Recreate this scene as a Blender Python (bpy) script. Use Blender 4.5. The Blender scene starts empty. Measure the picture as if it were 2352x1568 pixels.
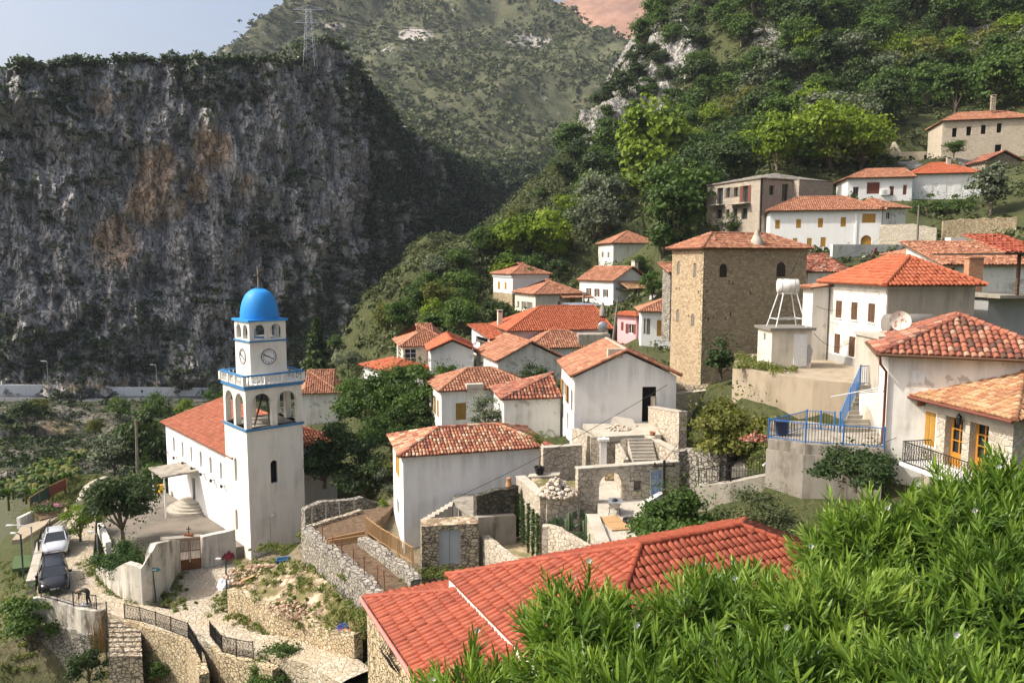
import bpy, math, random
import numpy as np
from mathutils import Vector, Matrix, noise as mnoise

SC = bpy.context.scene
COL = SC.collection
# ------------------------------------------------------------------ camera, sky, sun, exposure
F_PX, CX, CY = 1750.0, 1176.0, 784.0          # focal length in photo pixels (photo 2352 px wide)
PITCH = math.radians(6.0)
CAM = Vector((0, 0, 0))
cd = bpy.data.cameras.new('camera'); cam = bpy.data.objects.new('camera', cd); COL.objects.link(cam)
cd.sensor_width = 36; cd.lens = 36 * F_PX / 2352; cd.clip_start = .05; cd.clip_end = 6000
cam.location = CAM; cam.rotation_euler = (math.radians(90) - PITCH, 0, 0)
SC.camera = cam
SUN_AZ, SUN_EL = math.radians(187), math.radians(47)
SUNV = Vector((math.cos(SUN_AZ) * math.cos(SUN_EL), math.sin(SUN_AZ) * math.cos(SUN_EL), math.sin(SUN_EL)))
w = bpy.data.worlds.new('World'); SC.world = w; w.use_nodes = True
nt = w.node_tree; bg = nt.nodes['Background']
sky = nt.nodes.new('ShaderNodeTexSky'); sky.sky_type = 'NISHITA'; sky.sun_disc = False
sky.sun_elevation = SUN_EL; sky.sun_rotation = math.atan2(SUNV.x, SUNV.y)
sky.air_density = 1.0; sky.dust_density = 7.0; sky.ozone_density = 1.0
nt.links.new(sky.outputs[0], bg.inputs[0]); bg.inputs[1].default_value = 0.13
sl = bpy.data.lights.new('sun', 'SUN'); sl.energy = 3.1; sl.angle = math.radians(.5); sl.color = (1, .945, .86)
so = bpy.data.objects.new('sun', sl); COL.objects.link(so)
so.rotation_euler = SUNV.to_track_quat('Z', 'Y').to_euler()
SC.view_settings.view_transform = 'Standard'; SC.view_settings.look = 'None'
SC.view_settings.exposure = 0.74; SC.view_settings.gamma = 1
SC.cycles.max_bounces = 5; SC.cycles.diffuse_bounces = 3; SC.cycles.transparent_max_bounces = 6

# ------------------------------------------------------------------ photo pixel -> place
FWD = Vector((0, math.cos(PITCH), -math.sin(PITCH))); UP = Vector((0, math.sin(PITCH), math.cos(PITCH)))
def ray(px, py):
    return Vector((1, 0, 0)) * ((px - CX) / F_PX) + UP * (-(py - CY) / F_PX) + FWD
def at(px, py, Y):
    d = ray(px, py); return CAM + d * (Y / d.y)
def atz(px, py, z):
    d = ray(px, py); return CAM + d * (z / d.z)
def proj(p):
    p = Vector(p); f = p.dot(FWD)
    return CX + F_PX * p.x / f, CY - F_PX * p.dot(UP) / f
def view(x0, y0, s):                            # an enlarged crop of the photo: crop pixels -> photo pixels
    k = .72059 / s
    return lambda x, y=None: (x0 * .72059 + x * k, None if y is None else y0 * .72059 + y * k)
Z1 = view(0, 0, 2.1364); Z2 = view(1000, 0, 1.96); Z3 = view(2064, 0, 1.96); Z4 = view(2164, 500, 2.1364)
Z5 = view(1164, 700, 2.1364); Z6 = view(400, 800, 2.6133); Z7 = view(0, 1200, 2.6133); Z8 = view(0, 1576, 2.6133)
B1 = view(600, 1576, 2.6133); B2 = view(1200, 1100, 2.6133); B3 = view(1550, 1300, 2.94); B4 = view(2364, 1000, 2.6133)
B5 = view(1200, 1576, 2.6133); B6 = view(2064, 1376, 1.96); B7 = view(1500, 750, 3.357); B8 = view(2064, 800, 3.357)

R = random.Random(7); NR = np.random.RandomState(7)

# ------------------------------------------------------------------ mesh building
class MB:
    def __init__(s): s.V = []; s.n = 0; s.F = []
    def add(s, v, f, m=0, t=.5, sm=False):
        v = np.asarray(v, float).reshape(-1, 3)
        if isinstance(f, np.ndarray): f = [f]
        else:
            by = {}
            for q in f: by.setdefault(len(q), []).append(q)
            f = [np.array(q) for q in by.values()]
        for a in f:
            tt = np.full(len(a), t, float) if np.isscalar(t) else np.asarray(t, float)
            s.F.append((a + s.n, m, tt, sm))
        s.V.append(v); s.n += len(v)
    def box(s, lo, hi, m=0, t=.5):
        x0, y0, z0 = lo; x1, y1, z1 = hi
        s.add([(x0,y0,z0),(x1,y0,z0),(x1,y1,z0),(x0,y1,z0),(x0,y0,z1),(x1,y0,z1),(x1,y1,z1),(x0,y1,z1)],
              [(0,3,2,1),(4,5,6,7),(0,1,5,4),(1,2,6,5),(2,3,7,6),(3,0,4,7)], m, t)
    def hexa(s, P, m=0, t=.5):                  # 8 corners: bottom 4, top 4
        s.add([tuple(p) for p in P], [(0,3,2,1),(4,5,6,7),(0,1,5,4),(1,2,6,5),(2,3,7,6),(3,0,4,7)], m, t)
    def beam(s, a, b, wd, ht, m=0, t=.5):       # rectangular bar from a to b
        a = Vector(a); b = Vector(b); d = (b - a).normalized()
        u = d.cross(Vector((0, 0, 1)))
        u = Vector((1, 0, 0)) if u.length < 1e-3 else u.normalized()
        v = u.cross(d).normalized(); u = u * wd / 2; v = v * ht / 2
        s.hexa([a-u-v, a+u-v, b+u-v, b-u-v, a-u+v, a+u+v, b+u+v, b-u+v], m, t)
    def tube(s, pts, r, n=6, m=0, t=.5, sm=True, cap=True):
        pts = [Vector(p) for p in pts]; rs = r if isinstance(r, (list, tuple)) else [r] * len(pts)
        V = []; 
        for i, p in enumerate(pts):
            d = (pts[min(i+1, len(pts)-1)] - pts[max(i-1, 0)])
            d = d.normalized() if d.length > 1e-9 else Vector((0, 0, 1))
            u = d.cross(Vector((.31, .17, .93)));  u = u.normalized() if u.length > 1e-3 else Vector((1, 0, 0))
            v = d.cross(u)
            for k in range(n):
                a = 2 * math.pi * k / n
                V.append(p + u * (math.cos(a) * rs[i]) + v * (math.sin(a) * rs[i]))
        Fq = [(i*n+k, i*n+(k+1) % n, (i+1)*n+(k+1) % n, (i+1)*n+k) for i in range(len(pts)-1) for k in range(n)]
        s.add([tuple(p) for p in V], Fq, m, t, sm)
        if cap:
            e = len(V) - n
            s.add([tuple(p) for p in V[:n]], [tuple(range(n))], m, t); s.add([tuple(p) for p in V[e:]], [tuple(range(n))], m, t)
    def lathe(s, prof, c=(0, 0, 0), n=16, m=0, t=.5, sm=True, sq=None):
        V = [(c[0] + r * math.cos(2*math.pi*k/n), c[1] + r * math.sin(2*math.pi*k/n), c[2] + z) for r, z in prof for k in range(n)]
        s.add(V, [(i*n+k, i*n+(k+1) % n, (i+1)*n+(k+1) % n, (i+1)*n+k) for i in range(len(prof)-1) for k in range(n)], m, t, sm)
        s.add(V[-n:], [tuple(range(n))], m, t); s.add(V[:n], [tuple(range(n))], m, t)
    def prism(s, poly, z0, z1, m=0, t=.5, mt=None):      # poly: [(x,y)]; z0 may be list
        n = len(poly); zb = z0 if isinstance(z0, (list, tuple)) else [z0]*n; zt = z1 if isinstance(z1, (list, tuple)) else [z1]*n
        V = [(x, y, zb[i]) for i, (x, y) in enumerate(poly)] + [(x, y, zt[i]) for i, (x, y) in enumerate(poly)]
        s.add(V, [(i, (i+1) % n, n+(i+1) % n, n+i) for i in range(n)] + [tuple(range(n-1, -1, -1))], m, t)
        s.add(V[n:], [tuple(range(n))], m if mt is None else mt, t)
    def build(s, name, mats, parent=None, origin=None):
        me = bpy.data.meshes.new(name); 
        V = np.concatenate(s.V) if s.V else np.zeros((0, 3))
        if origin is not None: V = V - np.array(origin)
        me.vertices.add(len(V)); me.vertices.foreach_set('co', V.astype(np.float32).ravel())
        li = np.concatenate([a.ravel() for a, *_ in s.F]); lt = np.concatenate([np.full(len(a), a.shape[1]) for a, *_ in s.F])
        me.loops.add(len(li)); me.loops.foreach_set('vertex_index', li.astype(np.int32))
        me.polygons.add(len(lt)); ls = np.concatenate([[0], np.cumsum(lt)[:-1]])
        me.polygons.foreach_set('loop_start', ls.astype(np.int32))
        me.polygons.foreach_set('loop_total', lt.astype(np.int32))
        me.polygons.foreach_set('material_index', np.concatenate([np.full(len(a), m) for a, m, *_ in s.F]).astype(np.int32))
        me.polygons.foreach_set('use_smooth', np.concatenate([np.full(len(a), sm) for a, m, t, sm in s.F]))
        at_ = me.attributes.new('tint', 'FLOAT', 'FACE')
        at_.data.foreach_set('value', np.concatenate([t for a, m, t, sm in s.F]).astype(np.float32))
        me.update(calc_edges=True)
        for mm in (mats if isinstance(mats, (list, tuple)) else [mats]): me.materials.append(mm)
        o = bpy.data.objects.new(name, me); COL.objects.link(o)
        if origin is not None: o.location = origin
        if parent is not None: o.parent = parent
        return o
def tag(o, label=None, cat=None, group=None, kind=None):
    if label: o['label'] = label
    if cat: o['category'] = cat
    if group: o['group'] = group
    if kind: o['kind'] = kind
    return o
def thing(name, label, cat, loc=(0, 0, 0), rot=0, group=None):
    o = bpy.data.objects.new(name, None); COL.objects.link(o); o.location = loc; o.rotation_euler = (0, 0, rot)
    o.empty_display_size = .3
    return tag(o, label, cat, group)
def copy_tree(o, parent=None):
    c = o.copy(); COL.objects.link(c)
    if parent is not None: c.parent = parent
    for ch in o.children: copy_tree(ch, c)
    return c
def struct(mb, name, mats, origin=None):
    o = mb.build(name, mats, None, origin); o['kind'] = 'structure'; return o

# ------------------------------------------------------------------ materials
class NT:
    def __init__(s, name):
        s.m = bpy.data.materials.new(name); s.m.use_nodes = True; s.t = s.m.node_tree; s.N = s.t.nodes; s.L = s.t.links
        s.b = s.N['Principled BSDF']; s.out = s.N['Material Output']; s.co = s.N.new('ShaderNodeTexCoord').outputs['Object']
    def link(s, a, b): s.L.new(a, b)
    def val(s, sock, v):
        if hasattr(v, 'node'): s.L.new(v, sock)
        else: sock.default_value = v if not (isinstance(v, tuple) and len(v) == 3 and sock.type == 'RGBA') else (*v, 1)
    def noise(s, sc, det=4, rough=.55, co=None, dist=0, out=0):
        n = s.N.new('ShaderNodeTexNoise'); n.inputs['Scale'].default_value = sc; n.inputs['Detail'].default_value = det
        n.inputs['Roughness'].default_value = rough; n.inputs['Distortion'].default_value = dist
        s.link(co or s.co, n.inputs['Vector']); return n.outputs[out]
    def vor(s, sc, feat='F1', out='Distance', co=None, rnd=1):
        n = s.N.new('ShaderNodeTexVoronoi'); n.feature = feat; n.inputs['Scale'].default_value = sc; n.inputs['Randomness'].default_value = rnd
        s.link(co or s.co, n.inputs['Vector']); return n.outputs[out]
    def scale(s, v, co=None):
        n = s.N.new('ShaderNodeMapping'); n.inputs['Scale'].default_value = v; s.link(co or s.co, n.inputs['Vector']); return n.outputs[0]
    def warp(s, sc, amt, co=None):
        c = s.noise(sc, 3, co=co, out=1)
        n = s.N.new('ShaderNodeVectorMath'); n.operation = 'SUBTRACT'; s.link(c, n.inputs[0]); n.inputs[1].default_value = (.5, .5, .5)
        k = s.N.new('ShaderNodeVectorMath'); k.operation = 'SCALE'; s.link(n.outputs[0], k.inputs[0]); k.inputs['Scale'].default_value = amt
        a = s.N.new('ShaderNodeVectorMath'); a.operation = 'ADD'; s.link(k.outputs[0], a.inputs[0]); s.link(co or s.co, a.inputs[1]); return a.outputs[0]
    def ramp(s, f, stops, interp='LINEAR'):
        n = s.N.new('ShaderNodeValToRGB'); e = n.color_ramp.elements; n.color_ramp.interpolation = interp
        while len(e) < len(stops): e.new(.5)
        for k, (p, c) in enumerate(stops): e[k].position = p; e[k].color = (*c, 1) if len(c) == 3 else c
        s.val(n.inputs[0], f); return n.outputs[0]
    def rampf(s, f, a, b, lo=0., hi=1.):
        n = s.N.new('ShaderNodeMapRange'); n.inputs[1].default_value = a; n.inputs[2].default_value = b
        n.inputs[3].default_value = lo; n.inputs[4].default_value = hi; s.val(n.inputs[0], f); return n.outputs[0]
    def mix(s, f, a, b, mode='MIX'):
        n = s.N.new('ShaderNodeMix'); n.data_type = 'RGBA'; n.blend_type = mode
        s.val(n.inputs[0], f); s.val(n.inputs[6], a); s.val(n.inputs[7], b); return n.outputs[2]
    def math(s, op, a, b=0.):
        n = s.N.new('ShaderNodeMath'); n.operation = op; s.val(n.inputs[0], a); s.val(n.inputs[1], b); return n.outputs[0]
    def attr(s, name, out='Fac'):
        n = s.N.new('ShaderNodeAttribute'); n.attribute_name = name; return n.outputs[out]
    def sep(s, v):
        n = s.N.new('ShaderNodeSeparateXYZ'); s.link(v, n.inputs[0]); return n.outputs
    def objrand(s): return s.N.new('ShaderNodeObjectInfo').outputs['Random']
    def normal(s): return s.N.new('ShaderNodeNewGeometry').outputs['Normal']
    def bump(s, h, strength=.5, dist=.02, nrm=None):
        n = s.N.new('ShaderNodeBump'); n.inputs['Strength'].default_value = strength; n.inputs['Distance'].default_value = dist
        s.val(n.inputs['Height'], h)
        if nrm: s.link(nrm, n.inputs['Normal'])
        return n.outputs[0]
    def done(s, col, rough=.9, nrm=None, metal=0, spec=.25):
        s.val(s.b.inputs['Base Color'], col); s.val(s.b.inputs['Roughness'], rough); s.b.inputs['Metallic'].default_value = metal
        s.b.inputs['Specular IOR Level'].default_value = spec
        if nrm: s.link(nrm, s.b.inputs['Normal'])
        return s.m
def m_plain(name, col, rough=.7, metal=0, var=.15, sc=6, spec=.3):
    n = NT(name); f = n.noise(sc, 5); c2 = tuple(x * (1 - var) for x in col); c1 = tuple(min(1, x * (1 + var)) for x in col)
    return n.done(n.mix(f, c2, c1), n.rampf(n.noise(sc * 2, 3), .3, .7, max(0, rough - .1), min(1, rough + .1)), n.bump(n.noise(sc * 8, 4), .15, .01), metal, spec)
def m_plaster(name, col, dirt=.35, dcol=(.30, .27, .22), patch=.0, pcol=(.45, .42, .36)):
    n = NT(name)
    streak = n.noise(1.0, 5, .65, n.scale((1.7, 1.7, .22)))
    blot = n.noise(.55, 6, .6); fine = n.noise(7, 5, .7)
    f = n.math('MULTIPLY', n.rampf(streak, .43, .70), n.rampf(blot, .36, .66))
    c = n.mix(n.rampf(n.noise(.35, 3), .3, .7, 0, .5), col, tuple(x * .93 for x in col))
    c = n.mix(n.math('MULTIPLY', f, dirt * 1.6), c, dcol)
    c = n.mix(n.math('MULTIPLY', n.rampf(fine, .62, .8), dirt * .45), c, tuple(x * .55 for x in col))
    if patch: c = n.mix(n.rampf(n.noise(.8, 7, .65, dist=.6), .62 - patch * .2, .66 - patch * .2), c, pcol)
    return n.done(c, .92, n.bump(n.math('ADD', n.noise(14, 5), n.math('MULTIPLY', n.noise(2.2, 3), 2.)), .35, .015))
def m_stone(name, cols, mortar, sc=2.6, edge=.07, zs=1.35, bumpd=.05, weather=.4, mort_str=1., wx=(.20, .17, .13)):
    n = NT(name); co = n.warp(sc * .9, .16 / sc * 1.4, n.scale((1, 1, zs)))
    d = n.vor(sc, 'DISTANCE_TO_EDGE', 'Distance', co); c = n.sep(n.vor(sc, 'F1', 'Color', co))
    stone = n.ramp(c[0], [(i / (len(cols) - 1), q) for i, q in enumerate(cols)])
    stone = n.mix(n.rampf(n.noise(sc * 5, 6, .7), .35, .75), stone, n.mix(1., stone, (.72, .70, .66), 'MULTIPLY'))
    e = n.rampf(d, edge * .35, edge)
    col = n.mix(n.math('MULTIPLY', n.math('SUBTRACT', 1., e), mort_str), stone, mortar)
    wz = n.noise(.5, 6, .65, n.scale((1, 1, .5)))
    col = n.mix(n.rampf(wz, .5, .8, 0, weather), col, wx)
    h = n.math('ADD', n.math('MULTIPLY', e, 1.), n.math('MULTIPLY', n.noise(sc * 6, 5), .35))
    return n.done(col, .95, n.bump(h, .9, bumpd))
def m_tile(name, cols, stain=.35, scol=(.10, .07, .05), rough=.85, spec=.25):
    n = NT(name); t = n.attr('tint')
    c = n.ramp(t, [(i / (len(cols) - 1), q) for i, q in enumerate(cols)])
    c = n.mix(n.math('MULTIPLY', n.rampf(n.noise(1.3, 6, .7), .45, .75), stain), c, scol)
    c = n.mix(n.rampf(n.noise(12, 4, .7), .5, .8, 0, .35), c, n.mix(1., c, (.6, .55, .5), 'MULTIPLY'))
    return n.done(c, rough, n.bump(n.noise(30, 4), .2, .01), 0, spec)
def m_leaf(name, cols, trans=.3, rough=.55, hv=.25):
    n = NT(name); t = n.attr('tint'); r = n.objrand()
    f = n.math('ADD', n.math('MULTIPLY', t, .8), n.math('MULTIPLY', r, hv))
    c = n.ramp(n.math('MINIMUM', f, 1.), [(i / (len(cols) - 1), q) for i, q in enumerate(cols)])
    n.done(c, rough, None, 0, .2)
    tr = n.N.new('ShaderNodeBsdfTranslucent'); n.link(n.mix(1., c, (1.25, 1.35, .55), 'MULTIPLY'), tr.inputs[0])
    mx = n.N.new('ShaderNodeMixShader'); mx.inputs[0].default_value = trans
    n.link(n.b.outputs[0], mx.inputs[1]); n.link(tr.outputs[0], mx.inputs[2]); n.link(mx.outputs[0], n.out.inputs[0])
    return n.m
def m_wood(name, col, sc=3.):
    n = NT(name); g = n.noise(sc * 3, 6, .7, n.scale((6, 6, .5)))
    t = n.attr('tint')
    c = n.mix(n.rampf(g, .35, .7), tuple(x * .62 for x in col), col)
    c = n.mix(n.math('MULTIPLY', t, .4), c, tuple(x * .6 for x in col))
    return n.done(c, .65, n.bump(g, .3, .01))
M = {}
M['white'] = m_plaster('white_plaster', (.80, .785, .745), .38, (.36, .33, .28))
M['white_clean'] = m_plaster('clean_white_plaster', (.82, .815, .795), .17, (.40, .37, .33))
M['white_old'] = m_plaster('aged_white_plaster', (.76, .735, .67), .5, patch=.12)
M['cream'] = m_plaster('cream_plaster', (.70, .63, .50), .5, patch=.1)
M['tower_white'] = m_plaster('weathered_lime_plaster', (.80, .76, .68), .42, (.38, .33, .26))
M['pinkish'] = m_plaster('pale_mauve_plaster', (.68, .60, .585), .2)
M['pink'] = m_plaster('pink_plaster', (.80, .42, .44), .2)
M['concrete'] = m_plaster('old_concrete', (.33, .30, .25), 1.3, (.16, .14, .11), patch=.3, pcol=(.33, .30, .25))
M['concrete_warm'] = m_plaster('warm_concrete', (.37, .305, .22), .8, (.20, .16, .11), patch=.3, pcol=(.31, .26, .19))
M['concrete_light'] = m_plaster('pale_concrete', (.46, .42, .35), .6, (.24, .20, .16), patch=.25, pcol=(.38, .34, .27))
M['yardwall'] = m_plaster('streaked_whitewash', (.62, .58, .50), 1.25, (.17, .15, .125), patch=.3, pcol=(.52, .46, .37))
M['render'] = m_plaster('tan_cement_render', (.50, .425, .32), .6, (.28, .24, .19), patch=.3, pcol=(.40, .37, .32))
M['greybld'] = m_plaster('grey_plaster', (.36, .36, .35), .4)
M['stone_site'] = m_stone('jointed_limestone', [(.52, .45, .35), (.60, .53, .43), (.45, .395, .31), (.64, .58, .48)], (.27, .225, .17), 3.1, .06, 1.25, .05, .12)
M['stone_house'] = m_stone('pointed_stone', [(.42, .37, .29), (.53, .48, .39), (.47, .38, .26), (.58, .53, .44)], (.50, .465, .40), 3.0, .11, 1.2, .05, .25)
M['stone_rubble'] = m_stone('dry_rubble_stone', [(.44, .36, .25), (.56, .48, .35), (.36, .31, .24), (.60, .53, .41)], (.13, .105, .08), 3.4, .10, 1.5, .08, .4)
M['stone_grey'] = m_stone('grey_rubble_stone', [(.36, .33, .28), (.46, .43, .37), (.28, .26, .22), (.50, .46, .38)], (.11, .10, .085), 3.2, .10, 1.4, .08, .5)
M['stone_yellow'] = m_stone('ochre_rubble_stone', [(.52, .41, .25), (.62, .52, .34), (.46, .36, .23), (.66, .57, .41)], (.20, .15, .09), 3.6, .09, 1.4, .08, .3)
M['stone_dark'] = m_stone('shaded_mossy_stone', [(.085, .08, .065), (.13, .12, .095), (.06, .06, .045)], (.04, .04, .03), 3.0, .10, 1.4, .08, .6, 1., (.05, .06, .03))  # shade of the wall front put into the stone colour, plus moss
M['stone_tower'] = m_stone('tower_rubble_stone', [(.50, .38, .235), (.64, .50, .33), (.38, .28, .18), (.58, .45, .30)], (.42, .325, .21), 3.4, .08, 1.9, .06, .35, .85)
M['stone_bld'] = m_stone('brown_coursed_stone', [(.46, .40, .32), (.55, .485, .40), (.39, .34, .275)], (.36, .315, .25), 2.2, .10, 2.6, .05, .35)
M['stone_pale'] = m_stone('pale_ruin_stone', [(.56, .48, .37), (.63, .56, .45), (.50, .43, .33)], (.55, .48, .38), 1.8, .1, 1.8, .05, .25)
M['tile_old'] = m_tile('weathered_clay_tile', [(.24, .105, .06), (.33, .14, .083), (.38, .165, .095), (.42, .20, .12), (.46, .26, .16)], .45)
M['tile_mix'] = m_tile('mottled_clay_tile', [(.16, .07, .05), (.34, .12, .075), (.41, .155, .085), (.48, .28, .17), (.54, .43, .30)], .35)
M['tile_new'] = m_tile('new_orange_tile', [(.34, .092, .045), (.41, .115, .055), (.47, .14, .07)], .2)
M['tile_red'] = m_tile('red_glazed_tile', [(.25, .055, .028), (.31, .07, .035), (.36, .09, .046)], .4, (.10, .04, .025), .6, .25)
M['tile_church'] = m_tile('church_clay_tile', [(.31, .105, .06), (.38, .13, .075), (.44, .165, .10)], .3)
M['tile_dark'] = m_tile('dark_stained_tile', [(.09, .055, .045), (.21, .075, .05), (.31, .105, .065), (.37, .14, .085), (.43, .29, .20)], .5)
M['tile_straw'] = m_tile('straw_coloured_tile', [(.30, .13, .07), (.38, .20, .10), (.43, .26, .135), (.46, .32, .19)], .35)
M['slate'] = m_plain('grey_roof_slab', (.20, .185, .16), .9, 0, .3, 2)
M['roofbase'] = m_plain('roof_underlay', (.16, .075, .045), .95, 0, .3, 3)
M['mortar'] = m_plain('ridge_mortar', (.50, .42, .33), .95, 0, .3, 5)
M['wood_y'] = m_wood('yellow_wood', (.52, .285, .055)); M['wood_o'] = m_wood('ochre_wood', (.40, .235, .06))
M['wood_b'] = m_wood('brown_wood', (.155, .085, .05)); M['wood_d'] = m_wood('dark_wood', (.06, .043, .03)); M['wood_honey'] = m_wood('honey_varnished_wood', (.55, .245, .035))
M['wood_pale'] = m_wood('pale_wood', (.58, .36, .17)); M['wood_grey'] = m_wood('weathered_grey_wood', (.26, .23, .19))
M['wood_red'] = m_wood('red_brown_wood', (.22, .075, .05))
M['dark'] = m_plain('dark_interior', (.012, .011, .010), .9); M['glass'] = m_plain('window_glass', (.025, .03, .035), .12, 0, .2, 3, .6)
M['wpaint'] = m_plain('white_paint', (.76, .76, .74), .5); M['blue'] = m_plain('blue_paint', (.035, .16, .40), .5, 0, .2)
M['dome'] = m_plain('bright_blue_paint', (.025, .27, .70), .55, 0, .12, 2); M['bluetrim'] = m_plain('blue_trim_paint', (.045, .19, .40), .6, 0, .25, 4)
M['iron'] = m_plain('black_iron', (.022, .022, .022), .5, .3); M['rust'] = m_plain('rusty_iron', (.20, .075, .035), .8, .1, .35)
M['steel'] = m_plain('galvanised_steel', (.42, .44, .46), .4, .7, .15); M['greydoor'] = m_plain('grey_painted_metal', (.36, .385, .41), .55, 0, .12, 2)
M['white_metal'] = m_plain('white_enamel', (.70, .70, .68), .4); M['black'] = m_plain('black_plastic', (.018, .018, .02), .5)
M['ironpaint'] = m_plain('dark_green_paint', (.03, .07, .06), .5)
# ------------------------------------------------------------------ roof tiles, walls with openings, windows
UPZ = Vector((0, 0, 1))
def clipcol(poly, s):
    ts = []
    for i in range(len(poly)):
        (s0, t0), (s1, t1) = poly[i], poly[(i+1) % len(poly)]
        if (s0 - s) * (s1 - s) < 0: ts.append(t0 + (t1 - t0) * (s - s0) / (s1 - s0))
    return (min(ts), max(ts)) if len(ts) >= 2 else None
def tiles(mb, O, ex, ey, poly, w=.22, e=.34, m=0, seed=1, streak=.0, rough=.012):
    """barrel tiles laid over a roof plane: O eave origin, ex along the eave, ey up the slope"""
    rs = np.random.RandomState(seed); ex = np.array(ex, float); ey = np.array(ey, float); nn = np.cross(ex, ey)
    if nn[2] < 0: nn = -nn
    O = np.array(O, float); ss = [p[0] for p in poly]; s = min(ss) + w / 2; S = []; A = []; B = []; Tn = []
    while s < max(ss):
        c = clipcol(poly, s)
        if c and c[1] - c[0] > .08:
            colt = rs.rand(); k = 0; t = c[0] - .03; off = 0
            while t < c[1] - .05:
                tb = min(t + e + .05, c[1]); S.append(s); A.append(t); B.append(tb)
                Tn.append(rs.rand() * (1 - streak) + colt * streak); t += e
        s += w
    if not S: return
    S = np.array(S); A = np.array(A); B = np.array(B); Tn = np.array(Tn); N = len(S)
    S = S + rs.randn(N) * w * .03
    ns = 4; an = np.linspace(0, math.pi, ns + 1); r = w * .47
    j = rs.randn(N) * rough
    def ring(t, k, lift):
        P = O + np.outer(S, ex) + np.outer(t, ey)
        out = np.zeros((N, ns + 1, 3))
        for i, a in enumerate(an):
            out[:, i] = P + np.outer(np.full(N, -math.cos(a) * r * k), ex) + np.outer(math.sin(a) * r * k * .82 + lift + j, nn)
        return out
    lo = ring(A, 1.0, .028); hi = ring(B, .86, .0)
    V = np.concatenate([lo, hi], 1).reshape(-1, 3); base = (np.arange(N) * 2 * (ns + 1))[:, None]
    F = []
    for i in range(ns): F.append(base + np.array([[i, i+1, ns+2+i, ns+1+i]]))
    cap = base + np.array([list(range(ns, -1, -1))])
    k0 = mb.n
    mb.add(V, np.concatenate(F), m, np.tile(Tn, ns), True)
    mb.F.append((cap + k0, m, Tn * .35, False))
def caps(mb, a, b, r=.12, L=.38, m=0, seed=3):
    rs = np.random.RandomState(seed); a = np.array(a, float); b = np.array(b, float); d = b - a; ln = np.linalg.norm(d); d /= ln
    u = np.cross(d, [0, 0, 1.]); u /= np.linalg.norm(u); v = np.cross(u, d); n = max(1, int(ln / L))
    for i in range(n):
        p0 = a + d * (ln * i / n - .02); p1 = a + d * (ln * (i + 1) / n + .03); V = []
        for p, k in ((p0, 1.08), (p1, .92)):
            for q in range(7):
                an = math.pi * (q / 6 * 1.3 - .15); V.append(p + u * (math.cos(an) * r * k) + v * (math.sin(an) * r * k * .9 + (.02 if k > 1 else 0)))
        t = rs.rand()
        mb.add(V, [(q, q+1, 8+q, 7+q) for q in range(6)], m, t, True)
        mb.add(V[:7], [tuple(range(7))], m, t * .3); mb.add(V[7:], [tuple(range(7))], m, t * .3)
def panel(mb, O, es, n, wd, h, ops, dep=.2, m=0, mr=None):
    """wall face wd x h with real openings (s0,z0,s1,z1,arch) and their reveals"""
    O = Vector(O); es = Vector(es); n = Vector(n); mr = m if mr is None else mr
    P = lambda s, z, d=0.: tuple(O + es * s + UPZ * z + n * d)
    xs = sorted({0., wd, *[o[0] for o in ops], *[o[2] for o in ops]}); zs = sorted({0., h, *[o[1] for o in ops], *[o[3] for o in ops]})
    for i in range(len(xs) - 1):
        for k in range(len(zs) - 1):
            cx, cz = (xs[i] + xs[i+1]) / 2, (zs[k] + zs[k+1]) / 2
            if any(o[0] < cx < o[2] and o[1] < cz < o[3] for o in ops): continue
            mb.add([P(xs[i], zs[k]), P(xs[i+1], zs[k]), P(xs[i+1], zs[k+1]), P(xs[i], zs[k+1])], [(0, 1, 2, 3)], m)
    for o in ops:
        s0, z0, s1, z1 = o[:4]; arch = len(o) > 4 and o[4]; r = (s1 - s0) / 2; cx = (s0 + s1) / 2
        zt = z1 - r if arch else z1; q = []
        if arch:
            A = [(cx - r * math.cos(math.pi * k / 12), zt + r * math.sin(math.pi * k / 12)) for k in range(13)]
            for k in range(6):
                mb.add([P(*A[k]), P(*A[k+1]), P(s0, z1)], [(0, 1, 2)], m)
                mb.add([P(*A[12-k]), P(*A[11-k]), P(s1, z1)], [(0, 1, 2)], m)
            ring = [(s0, z0)] + A + [(s1, z0)]
        else: ring = [(s0, z0), (s0, z1), (s1, z1), (s1, z0)]
        for k in range(len(ring)):
            a, b = ring[k], ring[(k+1) % len(ring)]
            mb.add([P(*a), P(*b), P(*b, -dep), P(*a, -dep)], [(0, 1, 2, 3)], mr)
class Face:                                       # a wall plane in a house's own frame
    def __init__(s, O, es, n): s.O, s.es, s.n = Vector(O), Vector(es), Vector(n)
    def P(s, a, z, d=0.): return s.O + s.es * a + UPZ * z + s.n * d
    def bx(s, mb, s0, z0, d0, s1, z1, d1, m=0, t=.5):
        mb.hexa([s.P(s0, z0, d0), s.P(s1, z0, d0), s.P(s1, z0, d1), s.P(s0, z0, d1), s.P(s0, z1, d0), s.P(s1, z1, d0), s.P(s1, z1, d1), s.P(s0, z1, d1)], m, t)
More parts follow.
